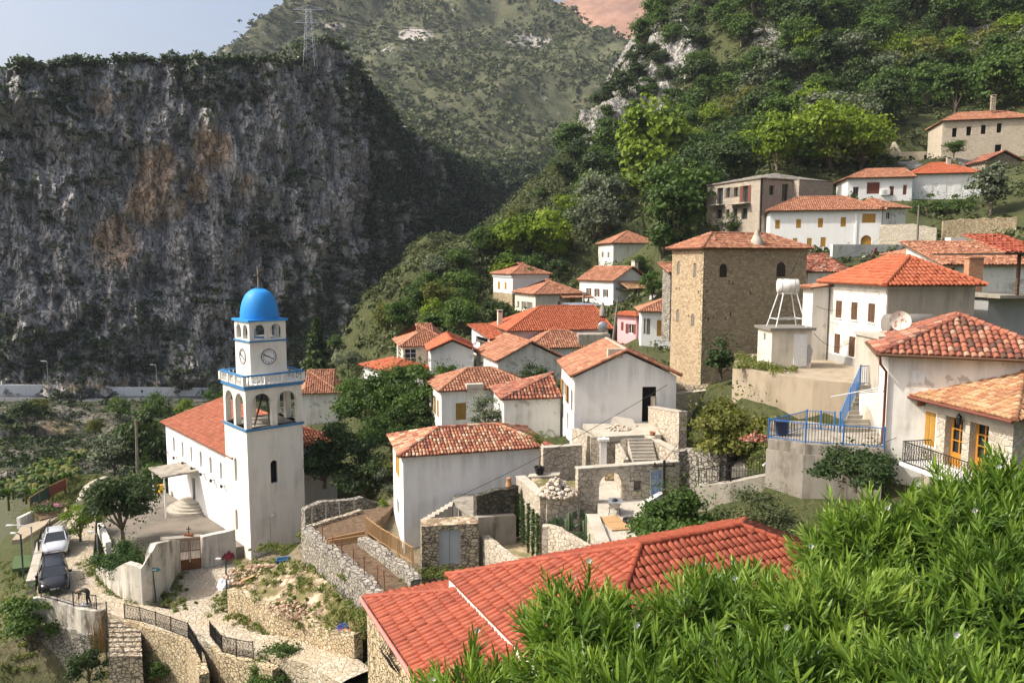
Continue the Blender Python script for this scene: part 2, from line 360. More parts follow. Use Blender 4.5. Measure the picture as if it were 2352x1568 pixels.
def leafpanel(F, name, s0, z0, s1, z1, d, mat, parent, louv=False, ang=0, planks=4):
    mb = MB(); w = s1 - s0
    if louv:
        fr = min(.06, w * .18)
        F.bx(mb, s0, z0, d, s0 + fr, z1, d + .035); F.bx(mb, s1 - fr, z0, d, s1, z1, d + .035)
        F.bx(mb, s0 + fr, z0, d, s1 - fr, z0 + .07, d + .034); F.bx(mb, s0 + fr, z1 - .07, d, s1 - fr, z1, d + .034)
        n = max(6, int((z1 - z0 - .14) / .075))
        for i in range(n):
            za = z0 + .07 + (z1 - z0 - .14) * i / n; zb = za + (z1 - z0 - .14) / n
            mb.add([F.P(s0+fr, za, d+.028), F.P(s1-fr, za, d+.028), F.P(s1-fr, zb, d+.004), F.P(s0+fr, zb, d+.004)], [(0, 1, 2, 3)])
    else:
        for i in range(planks):
            a, b = s0 + w * i / planks, s0 + w * (i + 1) / planks - .008
            F.bx(mb, a, z0, d, b, z1, d + .03, 0, R.random())
        for zz in (z0 + (z1 - z0) * .18, z0 + (z1 - z0) * .82):
            F.bx(mb, s0 + .01, zz - .03, d + .031, s1 - .01, zz + .03, d + .045, 0, .9)
    return mb.build(name, mat, parent)
def window(F, root, s0, z0, s1, z1, kind='shut', mat='wood_y', dep=.2, arch=False, frame='wpaint', sill=False):
    """window or door filling an opening; returns the part"""
    w, h = s1 - s0, z1 - z0; mb = MB()
    nm = 'door' if 'door' in kind else 'window'
    r = w / 2; zt = z1 - r if arch else z1
    outl = [(s0, z0), (s1, z0)] + ([((s0+s1)/2 + r*math.cos(math.pi*k/10), zt + r*math.sin(math.pi*k/10)) for k in range(11)] if arch else [(s1, z1), (s0, z1)])
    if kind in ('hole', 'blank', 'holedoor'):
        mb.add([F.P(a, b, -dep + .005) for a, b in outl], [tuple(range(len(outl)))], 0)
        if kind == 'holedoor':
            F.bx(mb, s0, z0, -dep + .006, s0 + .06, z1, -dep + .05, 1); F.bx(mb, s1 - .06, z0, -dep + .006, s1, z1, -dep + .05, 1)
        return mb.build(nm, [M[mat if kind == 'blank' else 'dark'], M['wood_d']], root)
    mb.add([F.P(a, b, -dep + .005) for a, b in outl], [tuple(range(len(outl)))], 1)
    f = min(.06, w * .1); d0, d1 = -dep + .01, -dep + .06
    F.bx(mb, s0, z0, d0, s0 + f, zt, d1); F.bx(mb, s1 - f, z0, d0, s1, zt, d1); F.bx(mb, s0 + f, z0, d0, s1 - f, z0 + f, d1)
    if not arch: F.bx(mb, s0 + f, z1 - f, d0, s1 - f, z1, d1)
    if kind in ('dark', 'open', 'glazed'):
        F.bx(mb, (s0+s1)/2 - f*.4, z0 + f, d0, (s0+s1)/2 + f*.4, zt - f, d1 - .01)
        if kind == 'glazed':
            for k in (1, 2): F.bx(mb, s0 + f, z0 + h*k/3, d0, s1 - f, z0 + h*k/3 + f*.7, d1 - .012)
    if sill: F.bx(mb, s0 - .08, z0 - .07, -.02, s1 + .08, z0 - .003, .07)
    o = mb.build(nm, [M[frame], M['glass']], root)
    if kind in ('shut', 'louv'):
        mid = (s0 + s1) / 2; lv = kind == 'louv'; dd = -.06
        if w < .45 : leafpanel(F, 'shutter', s0 + .01, z0 + .01, s1 - .01, zt - .01 + (r*.55 if arch else 0), dd, M[mat], o, lv)
        else:
            leafpanel(F, 'shutter', s0 + .01, z0 + .01, mid - .006, zt - .01, dd, M[mat], o, lv, planks=3)
            leafpanel(F, 'shutter', mid + .006, z0 + .01, s1 - .01, zt - .01, dd, M[mat], o, lv, planks=3)
            if arch:
                m2 = MB(); pts = outl[2:]; m2.add([F.P(a, b, dd + .012) for a, b in pts], [tuple(range(len(pts)))]); m2.build('shutter_head', M[mat], o)
    elif kind == 'open':
        leafpanel(F, 'shutter', s0 - w * .52, z0, s0 - .02, z1, .02, M[mat], o, planks=3)
        leafpanel(F, 'shutter', s1 + .02, z0, s1 + w * .52, z1, .02, M[mat], o, planks=3)
    elif kind == 'blind':
        m2 = MB(); n = max(5, int(h / .09))
        for k in range(n): F.bx(m2, s0 + f, z0 + f + (h-2*f)*k/n, d1, s1 - f, z0 + f + (h-2*f)*(k+.9)/n, d1 + .02, 0, R.random())
        m2.build('roller_blind', M[mat], o)
    elif kind == 'door':
        m2 = MB(); F.bx(m2, s0 + .02, z0 + .01, -dep + .07, s1 - .02, zt - .02, -dep + .11)
        for a, b in ((.08, .45), (.52, .92)):
            F.bx(m2, s0 + w*.18, z0 + h*a, -dep + .111, s1 - w*.18, z0 + h*b, -dep + .125, 0, .8)
        p = m2.build('door_leaf', M[mat], o)
        if arch:
            m3 = MB(); pts = outl[2:]; m3.add([F.P(a, b, -dep + .09) for a, b in pts], [tuple(range(len(pts)))]); m3.build('fanlight_panel', M[mat], o)
    elif kind == 'glassdoor':
        m2 = MB(); d = -dep + .07; fr = w * .13
        F.bx(m2, s0, z0, d, s0 + fr, z1, d + .05); F.bx(m2, s1 - fr, z0, d, s1, z1, d + .05); F.bx(m2, s0 + fr, z1 - fr, d, s1 - fr, z1, d + .05)
        F.bx(m2, s0 + fr, z0, d, s1 - fr, z0 + h*.27, d + .045); F.bx(m2, (s0+s1)/2 - .03, z0 + h*.27, d, (s0+s1)/2 + .03, z1 - fr, d + .045)
        for k in (1, 2): F.bx(m2, s0 + fr, z0 + h*(.27 + .73*.31*k), d, s1 - fr, z0 + h*(.27 + .73*.31*k) + .05, d + .044)
        F.bx(m2, s0 + w*.24, z0 + h*.06, d + .046, s1 - w*.24, z0 + h*.21, d + .06)
        p = m2.build('door_leaf', M[mat], o)
    return o
HOUSES = []
class House:
    def __init__(s, name, label, cat, corner, Y, ang, xl=None, xr=None, H=3., Lr=None, Ll=None, group=None):
        s.C = at(*corner, Y); s.H = H; a = math.radians(ang); s.a = a
        s.dr = Vector((math.cos(a), math.sin(a), 0)); s.dl = Vector((-math.sin(a), math.cos(a), 0))
        s.Lr = Lr or s.solve(s.dr, xr); s.Ll = Ll or s.solve(s.dl, xl)
        s.base = Vector((s.C.x, s.C.y, s.C.z - H))
        s.root = thing(name, label, cat, s.base, a, group)
        s.Mi = (Matrix.Translation(s.base) @ Matrix.Rotation(a, 4, 'Z')).inverted()
        s.Fr = Face((0, 0, 0), (1, 0, 0), (0, -1, 0)); s.Fl = Face((0, 0, 0), (0, 1, 0), (-1, 0, 0))
        s.ops = {'R': [], 'L': []}; s.wins = []; s.planes = []; HOUSES.append(s)
    def solve(s, d, px):
        u = (px - CX) / F_PX; p = s.C
        den = d.x - u * d.dot(FWD); return abs((u * p.dot(FWD) - p.x) / den)
    def st(s, face, px, py):
        o = s.Mi @ CAM; d = s.Mi.to_3x3() @ ray(px, py)
        if face == 'R': t = -o.y / d.y; q = o + d * t; return q.x, q.z
        t = -o.x / d.x; q = o + d * t; return q.y, q.z
    def win(s, face, a, b, kind='shut', mat='wood_y', dep=.2, arch=False, frame='wpaint', sill=False, base=False, square=True):
        """opening given by two opposite photo corners"""
        s0, z0 = s.st(face, *a); s1, z1 = s.st(face, *b)
        xm, ym = (a[0] + b[0]) / 2, (a[1] + b[1]) / 2
        if square:                                  # heights from the middle line of the opening
            zz = [s.st(face, xm, a[1])[1], s.st(face, xm, b[1])[1]]; z0, z1 = min(zz), max(zz)
        s0, s1 = min(s0, s1), max(s0, s1); z0, z1 = min(z0, z1), max(z0, z1)
        W = s.Lr if face == 'R' else s.Ll
        s0 = max(.08, s0); s1 = min(W - .08, s1); z0 = max(.02, z0); z1 = min(s.H - .05, z1)
        if s1 - s0 < .12 or z1 - z0 < .12: print('BAD WIN', s.root.name, face, a, b, s0, s1, z0, z1); return
        s.ops[face].append((s0, z0, s1, z1, arch)); s.wins.append((face, s0, z0, s1, z1, kind, mat, dep, arch, frame, sill))
    def walls(s, mat='white', gable=None, rise=0, foot=1.2, ft_mat=None, ft_h=0, dep=.2, extra=None):
        mb = MB(); Lr, Ll, H = s.Lr, s.Ll, s.H; mats = [M[mat]] + ([M[ft_mat]] if ft_mat else [])
        panel(mb, (0, 0, 0), (1, 0, 0), (0, -1, 0), Lr, H, s.ops['R'], dep); panel(mb, (0, 0, 0), (0, 1, 0), (-1, 0, 0), Ll, H, s.ops['L'], dep)
        mb.add([(Lr,0,0),(Lr,Ll,0),(Lr,Ll,H),(Lr,0,H),(0,Ll,0),(0,Ll,H)], [(0,1,2,3),(1,4,5,2)])
        mb.add([(0,0,-foot),(Lr,0,-foot),(Lr,Ll,-foot),(0,Ll,-foot),(0,0,0),(Lr,0,0),(Lr,Ll,0),(0,Ll,0)], [(0,1,5,4),(1,2,6,5),(2,3,7,6),(3,0,4,7)])
        if gable == 'y': mb.add([(0,0,H),(Lr,0,H),(Lr/2,0,H+rise),(0,Ll,H),(Lr,Ll,H),(Lr/2,Ll,H+rise)], [(0,1,2),(3,5,4)])
        if gable == 'x': mb.add([(0,0,H),(0,Ll,H),(0,Ll/2,H+rise),(Lr,0,H),(Lr,Ll,H),(Lr,Ll/2,H+rise)], [(0,2,1),(3,4,5)])
        o = mb.build('wall', mats, s.root)
        if ft_mat:                                   # plinth or stone lower storey, a skin 3 cm proud
            m2 = MB(); e = .03; Z = ft_h
            m2.add([(-e,-e,-foot),(Lr+e,-e,-foot),(Lr+e,Ll+e,-foot),(-e,Ll+e,-foot),(-e,-e,Z),(Lr+e,-e,Z),(Lr+e,Ll+e,Z),(-e,Ll+e,Z)], [(0,1,5,4),(1,2,6,5),(2,3,7,6),(3,0,4,7),(4,5,6,7)])
            m2.build('plinth', M[ft_mat], o)
        for (f, s0, z0, s1, z1, kind, mt, dp, arch, fr, sill) in s.wins:
            window(s.Fr if f == 'R' else s.Fl, s.root, s0, z0, s1, z1, kind, mt, dp, arch, fr, sill)
        s.wall = o; return o
    def roof(s, kind='hip', ridge=None, pitch=.42, over=.35, mat='tile_old', w=.22, e=.34, hipf=1., ins=None, capr=.12, cmat=None, streak=0, zoff=0, ov=None):
        Lr, Ll, H = s.Lr, s.Ll, s.H + .02 + zoff; o = over; ol, orr, of, ob = ov or (o, o, o, o)   # left, right, front, back overhang
        x0, x1, y0, y1 = -ol, Lr + orr, -of, Ll + ob; mb = MB(); seed = R.randint(1, 9999)
        ridge = ridge or ('x' if Lr >= Ll else 'y')
        if kind == 'flat':
            mb.box((x0, y0, H), (x1, y1, H + .16), 0); r = mb.build('roof', [M[mat]], s.root); s.rf = r; return r
        if kind == 'hip': mb.box((x0, y0, H), (x1, y1, H + .05), 1, .3)
        z0 = H + .052
        if kind in ('hip', 'gable'):
            if ridge == 'x':
                b = (y1 - y0) / 2; rise = b * pitch; i0 = (ins[0] if ins else b * hipf) if kind == 'hip' else 0; i1 = (ins[1] if ins else b * hipf) if kind == 'hip' else 0
                A, B = Vector((x0 + i0, y0 + b, z0 + rise)), Vector((x1 - i1, y0 + b, z0 + rise))
            else:
                b = (x1 - x0) / 2; rise = b * pitch; i0 = (ins[0] if ins else b * hipf) if kind == 'hip' else 0; i1 = (ins[1] if ins else b * hipf) if kind == 'hip' else 0
                A, B = Vector((x0 + b, y0 + i0, z0 + rise)), Vector((x0 + b, y1 - i1, z0 + rise))
            c = [Vector((x0, y0, z0)), Vector((x1, y0, z0)), Vector((x1, y1, z0)), Vector((x0, y1, z0))]
            polys = [[c[0], c[1], B, A], [c[1], c[2], B], [c[2], c[3], A, B], [c[3], c[0], A]] if ridge == 'x' else [[c[0], c[1], A], [c[1], c[2], B, A], [c[2], c[3], B], [c[3], c[0], A, B]]
            if kind == 'gable':
                polys = [p for p in polys if len(p) == 4]
                for p in polys:
                    q = [v - UPZ * .09 for v in p]; mb.add([tuple(v) for v in p + q], [(4, 5, 6, 7), (0, 1, 5, 4), (1, 2, 6, 5), (3, 0, 4, 7)], 1, .6)
                    for a, b in ((p[0], p[3]), (p[1], p[2])): caps(mb, a + UPZ * .02, b + UPZ * .02, w * .55, e, 0, seed + 7)
            caplines = [(A, B)] + ([(c[0], A), (c[3], A if ridge == 'x' else B), (c[1], B if ridge == 'x' else A), (c[2], B)] if kind == 'hip' else [])
            s.rise = rise; s.A, s.B = A, B
        elif kind == 'shed':                         # ridge side named by `ridge`: 'b' back, 'f', 'l', 'r'
            c = [Vector((x0, y0, z0)), Vector((x1, y0, z0)), Vector((x1, y1, z0)), Vector((x0, y1, z0))]
            k = {'b': (2, 3), 'f': (0, 1), 'l': (0, 3), 'r': (1, 2)}[ridge]; dd = (y1 - y0) if ridge in 'bf' else (x1 - x0)
            for i in k: c[i] = c[i] + UPZ * (dd * pitch)
            order = {'b': [0,1,2,3], 'f': [2,3,0,1], 'l': [1,2,3,0], 'r': [3,0,1,2]}[ridge]
            polys = [[c[i] for i in order]]; caplines = [(c[k[0]], c[k[1]])]; s.rise = dd * pitch
            a, b2, c3, d3 = polys[0]
            mb.add([tuple(v - UPZ * .08) for v in (a, b2, c3, d3)] + [tuple(v) for v in (a, b2, c3, d3)], [(0, 1, 2, 3), (0, 1, 5, 4), (1, 2, 6, 5), (3, 0, 4, 7)], 1, .4)
            m3 = MB(); k2 = {'b': ((0, Ll), (Lr, Ll), (0, 0), (Lr, 0)), 'f': ((0, 0), (Lr, 0), (0, Ll), (Lr, Ll)), 'l': ((0, 0), (0, Ll), (Lr, 0), (Lr, Ll)), 'r': ((Lr, 0), (Lr, Ll), (0, 0), (0, Ll))}[ridge]; hz = dd * pitch * .88
            m3.add([(*k2[0], s.H), (*k2[1], s.H), (*k2[0], s.H + hz), (*k2[1], s.H + hz), (*k2[2], s.H), (*k2[3], s.H)], [(0, 1, 3, 2), (0, 2, 4), (1, 5, 3)]); m3.build('upper_wall', s.wall.data.materials[0], s.wall)
        Rw = Matrix.Rotation(s.a, 3, 'Z')
        for p in polys:
            O = p[0]; ex = (p[1] - p[0]).normalized(); nn = ex.cross(p[2] - p[0]).normalized(); nn = nn if nn.z > 0 else -nn; ey = nn.cross(ex)
            mb.add([tuple(q) for q in p], [tuple(range(len(p)))], 1, .4); s.planes.append((O, nn))
            mid = s.root.matrix_basis @ ((p[0] + p[1] + p[2]) / 3)
            if (Rw @ nn).dot(CAM - mid) > -1.5:
                poly = [((q - O).dot(ex), (q - O).dot(ey)) for q in p]
                tiles(mb, O, ex, ey, poly, w, e, 0, seed, streak); seed += 1
        for a, b in caplines: caps(mb, a + UPZ * .03, b + UPZ * .03, capr, .38, 2 if cmat else 0, seed)
        s.rf = mb.build('roof', [M[mat], M['roofbase']] + ([M[cmat]] if cmat else []), s.root); return s.rf
    def roofpt(s, px, py):
        o = s.Mi @ CAM; d = s.Mi.to_3x3() @ ray(px, py); best = None
        for O, n in s.planes:
            if abs(n.dot(d)) < 1e-6: continue
            t = n.dot(O - o) / n.dot(d); q = o + d * t
            if t > 0 and -1 < q.x < s.Lr + 1 and -1 < q.y < s.Ll + 1 and (best is None or t < best[0]): best = (t, q)
        return best[1] if best else Vector((s.Lr/2, s.Ll/2, s.H + .5))
    def chimney(s, px, py, w=.5, h=.9, mat='white', cap='stone', d=None):
        p = s.roofpt(px, py); mb = MB(); d = d or w
        x0, x1, y0, y1 = p.x - w/2, p.x + w/2, p.y - d/2, p.y + d/2
        if cap == 'cone':                            # old dome-shaped plaster chimney
            mb.lathe([(w*.75, -.5), (w*.7, .15), (w*.45, .5), (w*.28, .8), (w*.3, .85), (w*.05, 1.15)], p, 10)
        else:
            mb.box((x0, y0, p.z - .6), (x1, y1, p.z + h))
            for a in (x0, x1 - .1): mb.box((a, y0, p.z + h + .002), (a + .1, y1, p.z + h + .2), 1)
            mb.box((x0 - .07, y0 - .07, p.z + h + .202), (x1 + .07, y1 + .07, p.z + h + .28), 1)
            mb.box((x0 + .12, y0 + .05, p.z + h + .002), (x1 - .12, y1 - .05, p.z + h + .15), 2)
        return mb.build('chimney', [M[mat], M['mortar'] if cap == 'stone' else M['slate'], M['dark']], s.rf)
    def world(s, p): return s.root.matrix_basis @ Vector(p)
def wallrun(name, label, pts, h, thick=.4, mat='stone_site', cat='wall', cap=None, jit=.03, step=.6, group=None, closed=False):
    """free-standing wall: pts = top points in the world, h = height below (number or list)"""
    P = [Vector(p) for p in pts]; hs = h if isinstance(h, (list, tuple)) else [h] * len(P); Q = []; Hq = []
    for i in range(len(P) - 1):
        n = max(1, int((P[i+1] - P[i]).length / step))
        for k in range(n): f = k / n; Q.append(P[i].lerp(P[i+1], f)); Hq.append(hs[i] * (1-f) + hs[i+1] * f)
    Q.append(P[-1]); Hq.append(hs[-1]); nq = len(Q); A = []; 
    for i in range(nq):
        d = Q[min(i+1, nq-1)] - Q[max(i-1, 0)]; d.z = 0; d.normalize(); u = Vector((-d.y, d.x, 0)) * thick / 2
        j = (R.random() - .5) * 2 * jit
        A.append((Q[i] - u, Q[i] + u, j, Hq[i]))
    V = []
    for a, b, j, hh in A: V += [(a.x, a.y, a.z - hh), (b.x, b.y, b.z - hh), (b.x, b.y, b.z + j), (a.x, a.y, a.z + j)]
    F = []
    for i in range(nq - 1):
        k = 4 * i; F += [(k, k+4, k+7, k+3), (k+1, k+2, k+6, k+5), (k+3, k+7, k+6, k+2), (k, k+1, k+5, k+4)]
    F += [(0, 3, 2, 1), (4*nq-4, 4*nq-3, 4*nq-2, 4*nq-1)]
    mb = MB(); mb.add(V, F); root_o = (P[0].x, P[0].y, P[0].z - hs[0])
    o = mb.build(name, M[mat], None, root_o); tag(o, label, cat, group)
    if cap:
        mc = MB(); V = []
        for a, b, j, hh in A:
            e = (b - a).normalized() * .04
            V += [tuple(a - e + UPZ * (j + .003)), tuple(b + e + UPZ * (j + .003)), tuple(b + e + UPZ * (j + .07)), tuple(a - e + UPZ * (j + .07))]
        mc.add(V, F); c = mc.build('coping', M[cap], None, root_o); c.location = (0, 0, 0); c.parent = o
    return o
def slab(name, label, cat, poly, z, th, mat, kind=None):
    mb = MB(); mb.prism([(p[0], p[1]) for p in poly], z - th, z); 
    o = mb.build(name, M[mat] if isinstance(mat, str) else mat, None, (poly[0][0], poly[0][1], z - th)); tag(o, label, cat, None, kind); return o
def stairs(name, label, a, b, wdir, width, n, mat='concrete_light', drop=.6, cat='stairs'):
    """flight from a (bottom front edge) up to b, width along wdir"""
    a = Vector(a); b = Vector(b); u = Vector(wdir).normalized() * width; mb = MB(); d = b - a; d.z = 0; rz = (b.z - a.z) / n
    for i in range(n):
        p = a + d * (i / n); q = a + d * ((i + 1) / n); z1 = a.z + rz * (i + 1); z0 = a.z - drop
        mb.hexa([(p.x, p.y, z0), (q.x, q.y, z0), (q.x+u.x, q.y+u.y, z0), (p.x+u.x, p.y+u.y, z0), (p.x, p.y, z1), (q.x, q.y, z1), (q.x+u.x, q.y+u.y, z1), (p.x+u.x, p.y+u.y, z1)], 0, R.random())
    o = mb.build(name, M[mat], None, tuple(a)); return tag(o, label, cat)
def fence(name, label, pts, h=1., gap=.13, mat='iron', post=.05, bar=.012, posts_every=2., rails=(.08, .95), cat='railing', orn=False, barm=None, group=None, lean=0):
    """railing along ground points: posts, two rails, thin bars"""
    P = [Vector(p) for p in pts]; r = thing(name, label, cat, P[0], 0, group); O = P[0]; mb = MB()
    for z in rails:
        mr = MB()
        for i in range(len(P) - 1): mr.beam(P[i] - O + UPZ * (h * z), P[i+1] - O + UPZ * (h * z), .035, .035)
        mr.build('rail', M[mat], r)
    for i in range(len(P) - 1):
        a, b = P[i] - O, P[i+1] - O; L = (b - a).length; n = max(1, round(L / posts_every))
        for k in range(n + (1 if i == len(P) - 2 else 0)):
            p = a.lerp(b, k / n); mp = MB(); mp.beam(p - UPZ * .15, p + UPZ * h * 1.02, post, post); mp.build('post', M[mat], r)
        nb = int(L / gap)
        for k in range(1, nb):
            p = a.lerp(b, k / nb); mb.beam(p + UPZ * h * rails[0], p + UPZ * h * rails[-1], bar * 1.4, bar * 1.4)
            if orn and k % 2:
                c = p + UPZ * h * .5; q = a.lerp(b, min(1, (k + 1) / nb)) + UPZ * h * .5
                for sg in (-1, 1):
                    mb.tube([c + UPZ * (sg * h * .38), c.lerp(q, .9) + UPZ * (sg * h * .2), c, c.lerp(q, -.9) + UPZ * (sg * h * .2), c + UPZ * (sg * h * .38)], bar * .7, 4)
    if mb.F: mb.build('bars', M[barm or mat], r)
    return r
def pole(name, label, p, h, r=.05, mat='steel', cat='pole', head=None, r2=None, lean=(0, 0)):
    t = thing(name, label, cat, p); mb = MB(); mb.tube([(0, 0, -.3), (lean[0]*.5, lean[1]*.5, h/2), (lean[0], lean[1], h)], [r, (r + (r2 or r))/2, r2 or r], 8); mb.build('post', M[mat], t)
    if head:
        m2 = MB(); hx, hy, s = head
        m2.tube([(lean[0], lean[1], h - .05), (hx * .5, hy * .5, h + .12), (hx, hy, h + .1)], r * .6, 6, 0)
        m2.box((hx - .2 * s, hy - .1 * s, h + .06), (hx + .2 * s, hy + .1 * s, h + .13), 1)
        m2.build('lamp_head', [M[mat], M['white_metal']], t)
    return t
def cable(name, label, a, b, sag=.5, r=.015, n=14):
    a = Vector(a); b = Vector(b); mb = MB(); mb.tube([a.lerp(b, k/n) - UPZ * (sag * 4 * (k/n) * (1 - k/n)) - a for k in range(n + 1)], r, 4)
    o = mb.build(name, M['black']); o.location = a; return tag(o, label, 'cable')
# ------------------------------------------------------------------ terrain
def m_ground():
    n = NT('hillside_earth'); nz = n.sep(n.normal())[2]
    big = n.noise(.06, 6, .6); mid = n.noise(.5, 6, .65); fine = n.noise(3.5, 6, .7)
    grass = n.mix(n.rampf(mid, .3, .7), (.028, .042, .013), (.068, .078, .028)); grass = n.mix(n.rampf(fine, .4, .75), grass, (.10, .10, .038))
    d = n.vor(.35, 'DISTANCE_TO_EDGE', 'Distance', n.warp(.4, 2.)); rk = n.mix(n.rampf(n.noise(.9, 8, .7), .3, .7), (.15, .145, .135), (.33, .315, .285))
    rk = n.mix(n.rampf(n.noise(.35, 7, .75, n.scale((1, 1, .3))), .55, .7), rk, (.07, .08, .05))
    f = n.math('MAXIMUM', n.rampf(n.math('ADD', nz, n.math('MULTIPLY', n.math('SUBTRACT', mid, .5), .5)), .50, .36), n.rampf(n.math('ADD', n.attr('rock'), n.math('MULTIPLY', n.math('SUBTRACT', mid, .5), 1.2)), .45, .6))
    c = n.mix(f, grass, rk)
    c = n.mix(n.math('MULTIPLY', n.attr('soil'), n.rampf(fine, .2, .5)), c, n.mix(fine, (.20, .15, .095), (.33, .27, .19)))
    h = n.math('ADD', n.math('MULTIPLY', n.noise(.9, 8, .7), 1.2), n.math('MULTIPLY', fine, .25))
    return n.done(c, .95, n.bump(h, .8, .5))
def m_rock(name, cols, dark, ochre, veg, sc=.1, vegamt=.5):
    n = NT(name); co = n.scale((1, 1, .45)); a = n.noise(sc, 9, .68, co); b = n.noise(sc * 6, 8, .72, n.scale((1, 1, .4)))
    c = n.ramp(n.rampf(a, .3, .7), [(i / (len(cols) - 1), q) for i, q in enumerate(cols)])
    st = n.noise(sc * 5, 7, .7, n.scale((1, 1, .09))); c = n.mix(n.rampf(st, .45, .7, 0, .75), c, dark); c = n.mix(n.rampf(st, .44, .3, 0, .5), c, tuple(min(1, x * 1.35) for x in cols[-1]))
    c = n.mix(n.rampf(b, .5, .7, 0, .8), c, dark)
    c = n.mix(n.rampf(n.math('ADD', n.attr('ochre'), n.math('MULTIPLY', n.math('SUBTRACT', n.noise(sc * 2, 7, .7, n.scale((1, 1, .25))), .5), 1.5)), .35, .75), c, ochre)
    nz = n.sep(n.normal())[2]
    v = n.math('ADD', n.math('MULTIPLY', nz, .4), n.math('ADD', n.noise(sc * .8, 8, .7), n.math('ADD', n.math('MULTIPLY', n.attr('veg'), .14), n.math('MULTIPLY', n.math('SUBTRACT', n.noise(sc * 9, 6, .8), .5), .7))))
    c = n.mix(n.rampf(v, .80 - vegamt * .2, .98 - vegamt * .2), c, n.mix(n.noise(sc * 14, 5, .7), tuple(x * .6 for x in veg), tuple(x * 1.5 for x in veg)))
    ck = n.rampf(n.vor(sc * 4, 'DISTANCE_TO_EDGE', 'Distance', n.warp(sc * 3, 1.6, n.scale((1, 1, .38)))), 0., .07); c = n.mix(n.math('MULTIPLY', n.math('SUBTRACT', 1., ck), .55), c, tuple(x * .5 for x in dark))
    h = n.math('ADD', n.math('MULTIPLY', a, 2.), n.math('ADD', b, ck))
    return n.done(c, .95, n.bump(h, 1., .6 / (sc * 10)))
A_PX = [  # ground seen in the photo: px, py, distance
 (128,1262,60),(120,1350,52),(200,1388,48),(265,1421,46),(358,1397,48),(470,1342,52),(634,1480,43),(763,1519,36),(435,1315,54),(569,1290,55),
 (83,1190,67),(110,1099,80),(220,1121,76),(276,1238,59),(405,1198,63),(386,1149,72),(620,1270,54),(700,960,85),(906,845,84),(1082,815,88),(1186,715,105),
 (1409,712,104),(1132,700,115),(1378,622,130),(1435,535,160),(1623,520,112),(1750,540,105),(1768,570,99),(2021,565,99),(1947,455,119),(2096,488,113),
 (2167,342,141),(2296,360,136),(1760,400,130),(1760,60,215),(1480,450,178),(1500,300,218),(1200,450,205),(1090,550,188),(1000,600,172),(920,660,157),(870,720,147),
 (770,790,132),(1290,370,228),(1390,250,252),(1440,140,268),(1500,50,285),(2250,80,200),(2000,300,152),(2000,50,218),(2290,200,168),(2290,-60,250),(1900,-80,270),(1560,-60,300),
 (1000,700,122),(900,790,112),(1150,640,135),(1300,560,160),(1250,480,190),(1100,620,150),(1560,640,90),(1500,720,88),(1600,470,135),
 (740,1120,62),(850,1100,60),(960,1000,64),(1100,1000,60),(800,1000,75),(860,930,78),(1180,830,80),(1250,760,95),(1880,640,80),(2200,560,92),(2290,520,100),(2100,560,95),
 (705,1215,49),(860,1360,40),(930,1290,44),(968,1325,40),(818,1175,53),(1120,1300,40),(1200,1290,40),(1423,1240,38),(1250,1210,42),(1390,1180,42),
 (1390,1010,47.5),(1320,985,51),(1611,885,61),(1700,860,55),(1865,850,47),(2000,880,43),(1620,1100,37),(1800,1120,36),(1850,1025,38),(1480,1240,36)]
A_XYZ = [(0,0,-3.2),(0,3,-4.2),(4,4,-5.),(-5,4,-5),(3,9,-6.5),(-6,12,-11),(0,15,-13),(8,14,-12),(14,10,-8),(22,20,-11),(-12,20,-17),(-3,25,-17),(6,28,-16),(12,30,-14.5),
 (18,28,-12),(24,33,-11),(30,38,-9),(-20,20,-19),(-30,30,-25),(-22,40,-24.5),(-40,40,-30),(-45,55,-31),(-55,75,-33),(-60,100,-38),(-45,110,-36),(-30,110,-36),(-28,90,-27),(-60,20,-34),(-85,130,-60),(-60,145,-62),(-38,150,-60),(-15,160,-58),(-90,95,-50),(-90,60,-45),(-70,190,-75),(-40,210,-80),(0,235,-60),(-88,330,-80),(-20,330,-20),
 (40,45,-6),(60,50,4),(80,60,16),(100,80,36),(120,120,62),(150,160,92),(170,220,110),(150,300,140),(70,300,110),(40,20,-6),(60,10,0),(-20,5,-14),(-50,-15,-28),(60,-15,2),(0,-20,-4)]
pts = [tuple(at(*p)) for p in A_PX]
for px, py, Y, d in [(1200,450,205,1),(1090,550,188,1),(1000,600,172,1),(920,660,157,1),(870,720,147,1),(770,790,132,1),(1290,370,228,1),(1390,250,252,1),(1440,140,268,1)]:
    p = at(px, py, Y); pts.append((p.x - 14, p.y + 22, p.z - 22)); pts.append((p.x - 30, p.y + 55, p.z - 55))
pts = np.array(pts + A_XYZ)
def tps(r): return np.where(r > 0, r * r * np.log(np.maximum(r, 1e-9)), 0)
_D = np.hypot(pts[:, None, 0] - pts[None, :, 0], pts[:, None, 1] - pts[None, :, 1]) / 50
_n = len(pts); _K = np.zeros((_n + 3, _n + 3)); _K[:_n, :_n] = tps(_D) + np.eye(_n) * .004; _K[:_n, _n] = 1; _K[:_n, _n + 1] = pts[:, 0] / 50; _K[:_n, _n + 2] = pts[:, 1] / 50
_K[_n:, :_n] = _K[:_n, _n:].T
_w = np.linalg.solve(_K, np.concatenate([pts[:, 2], np.zeros(3)]))
GX0, GX1, GY0, GY1, GS = -90., 190., -20., 330., 2.
gx = np.arange(GX0, GX1 + .1, GS); gy = np.arange(GY0, GY1 + .1, GS); XX, YY = np.meshgrid(gx, gy)
ZZ = np.zeros_like(XX)
for r0 in range(0, XX.shape[0], 20):
    x, y = XX[r0:r0+20], YY[r0:r0+20]
    d = np.hypot(x[..., None] - pts[:, 0], y[..., None] - pts[:, 1]) / 50
    ZZ[r0:r0+20] = tps(d) @ _w[:_n] + _w[_n] + _w[_n+1] * x / 50 + _w[_n+2] * y / 50
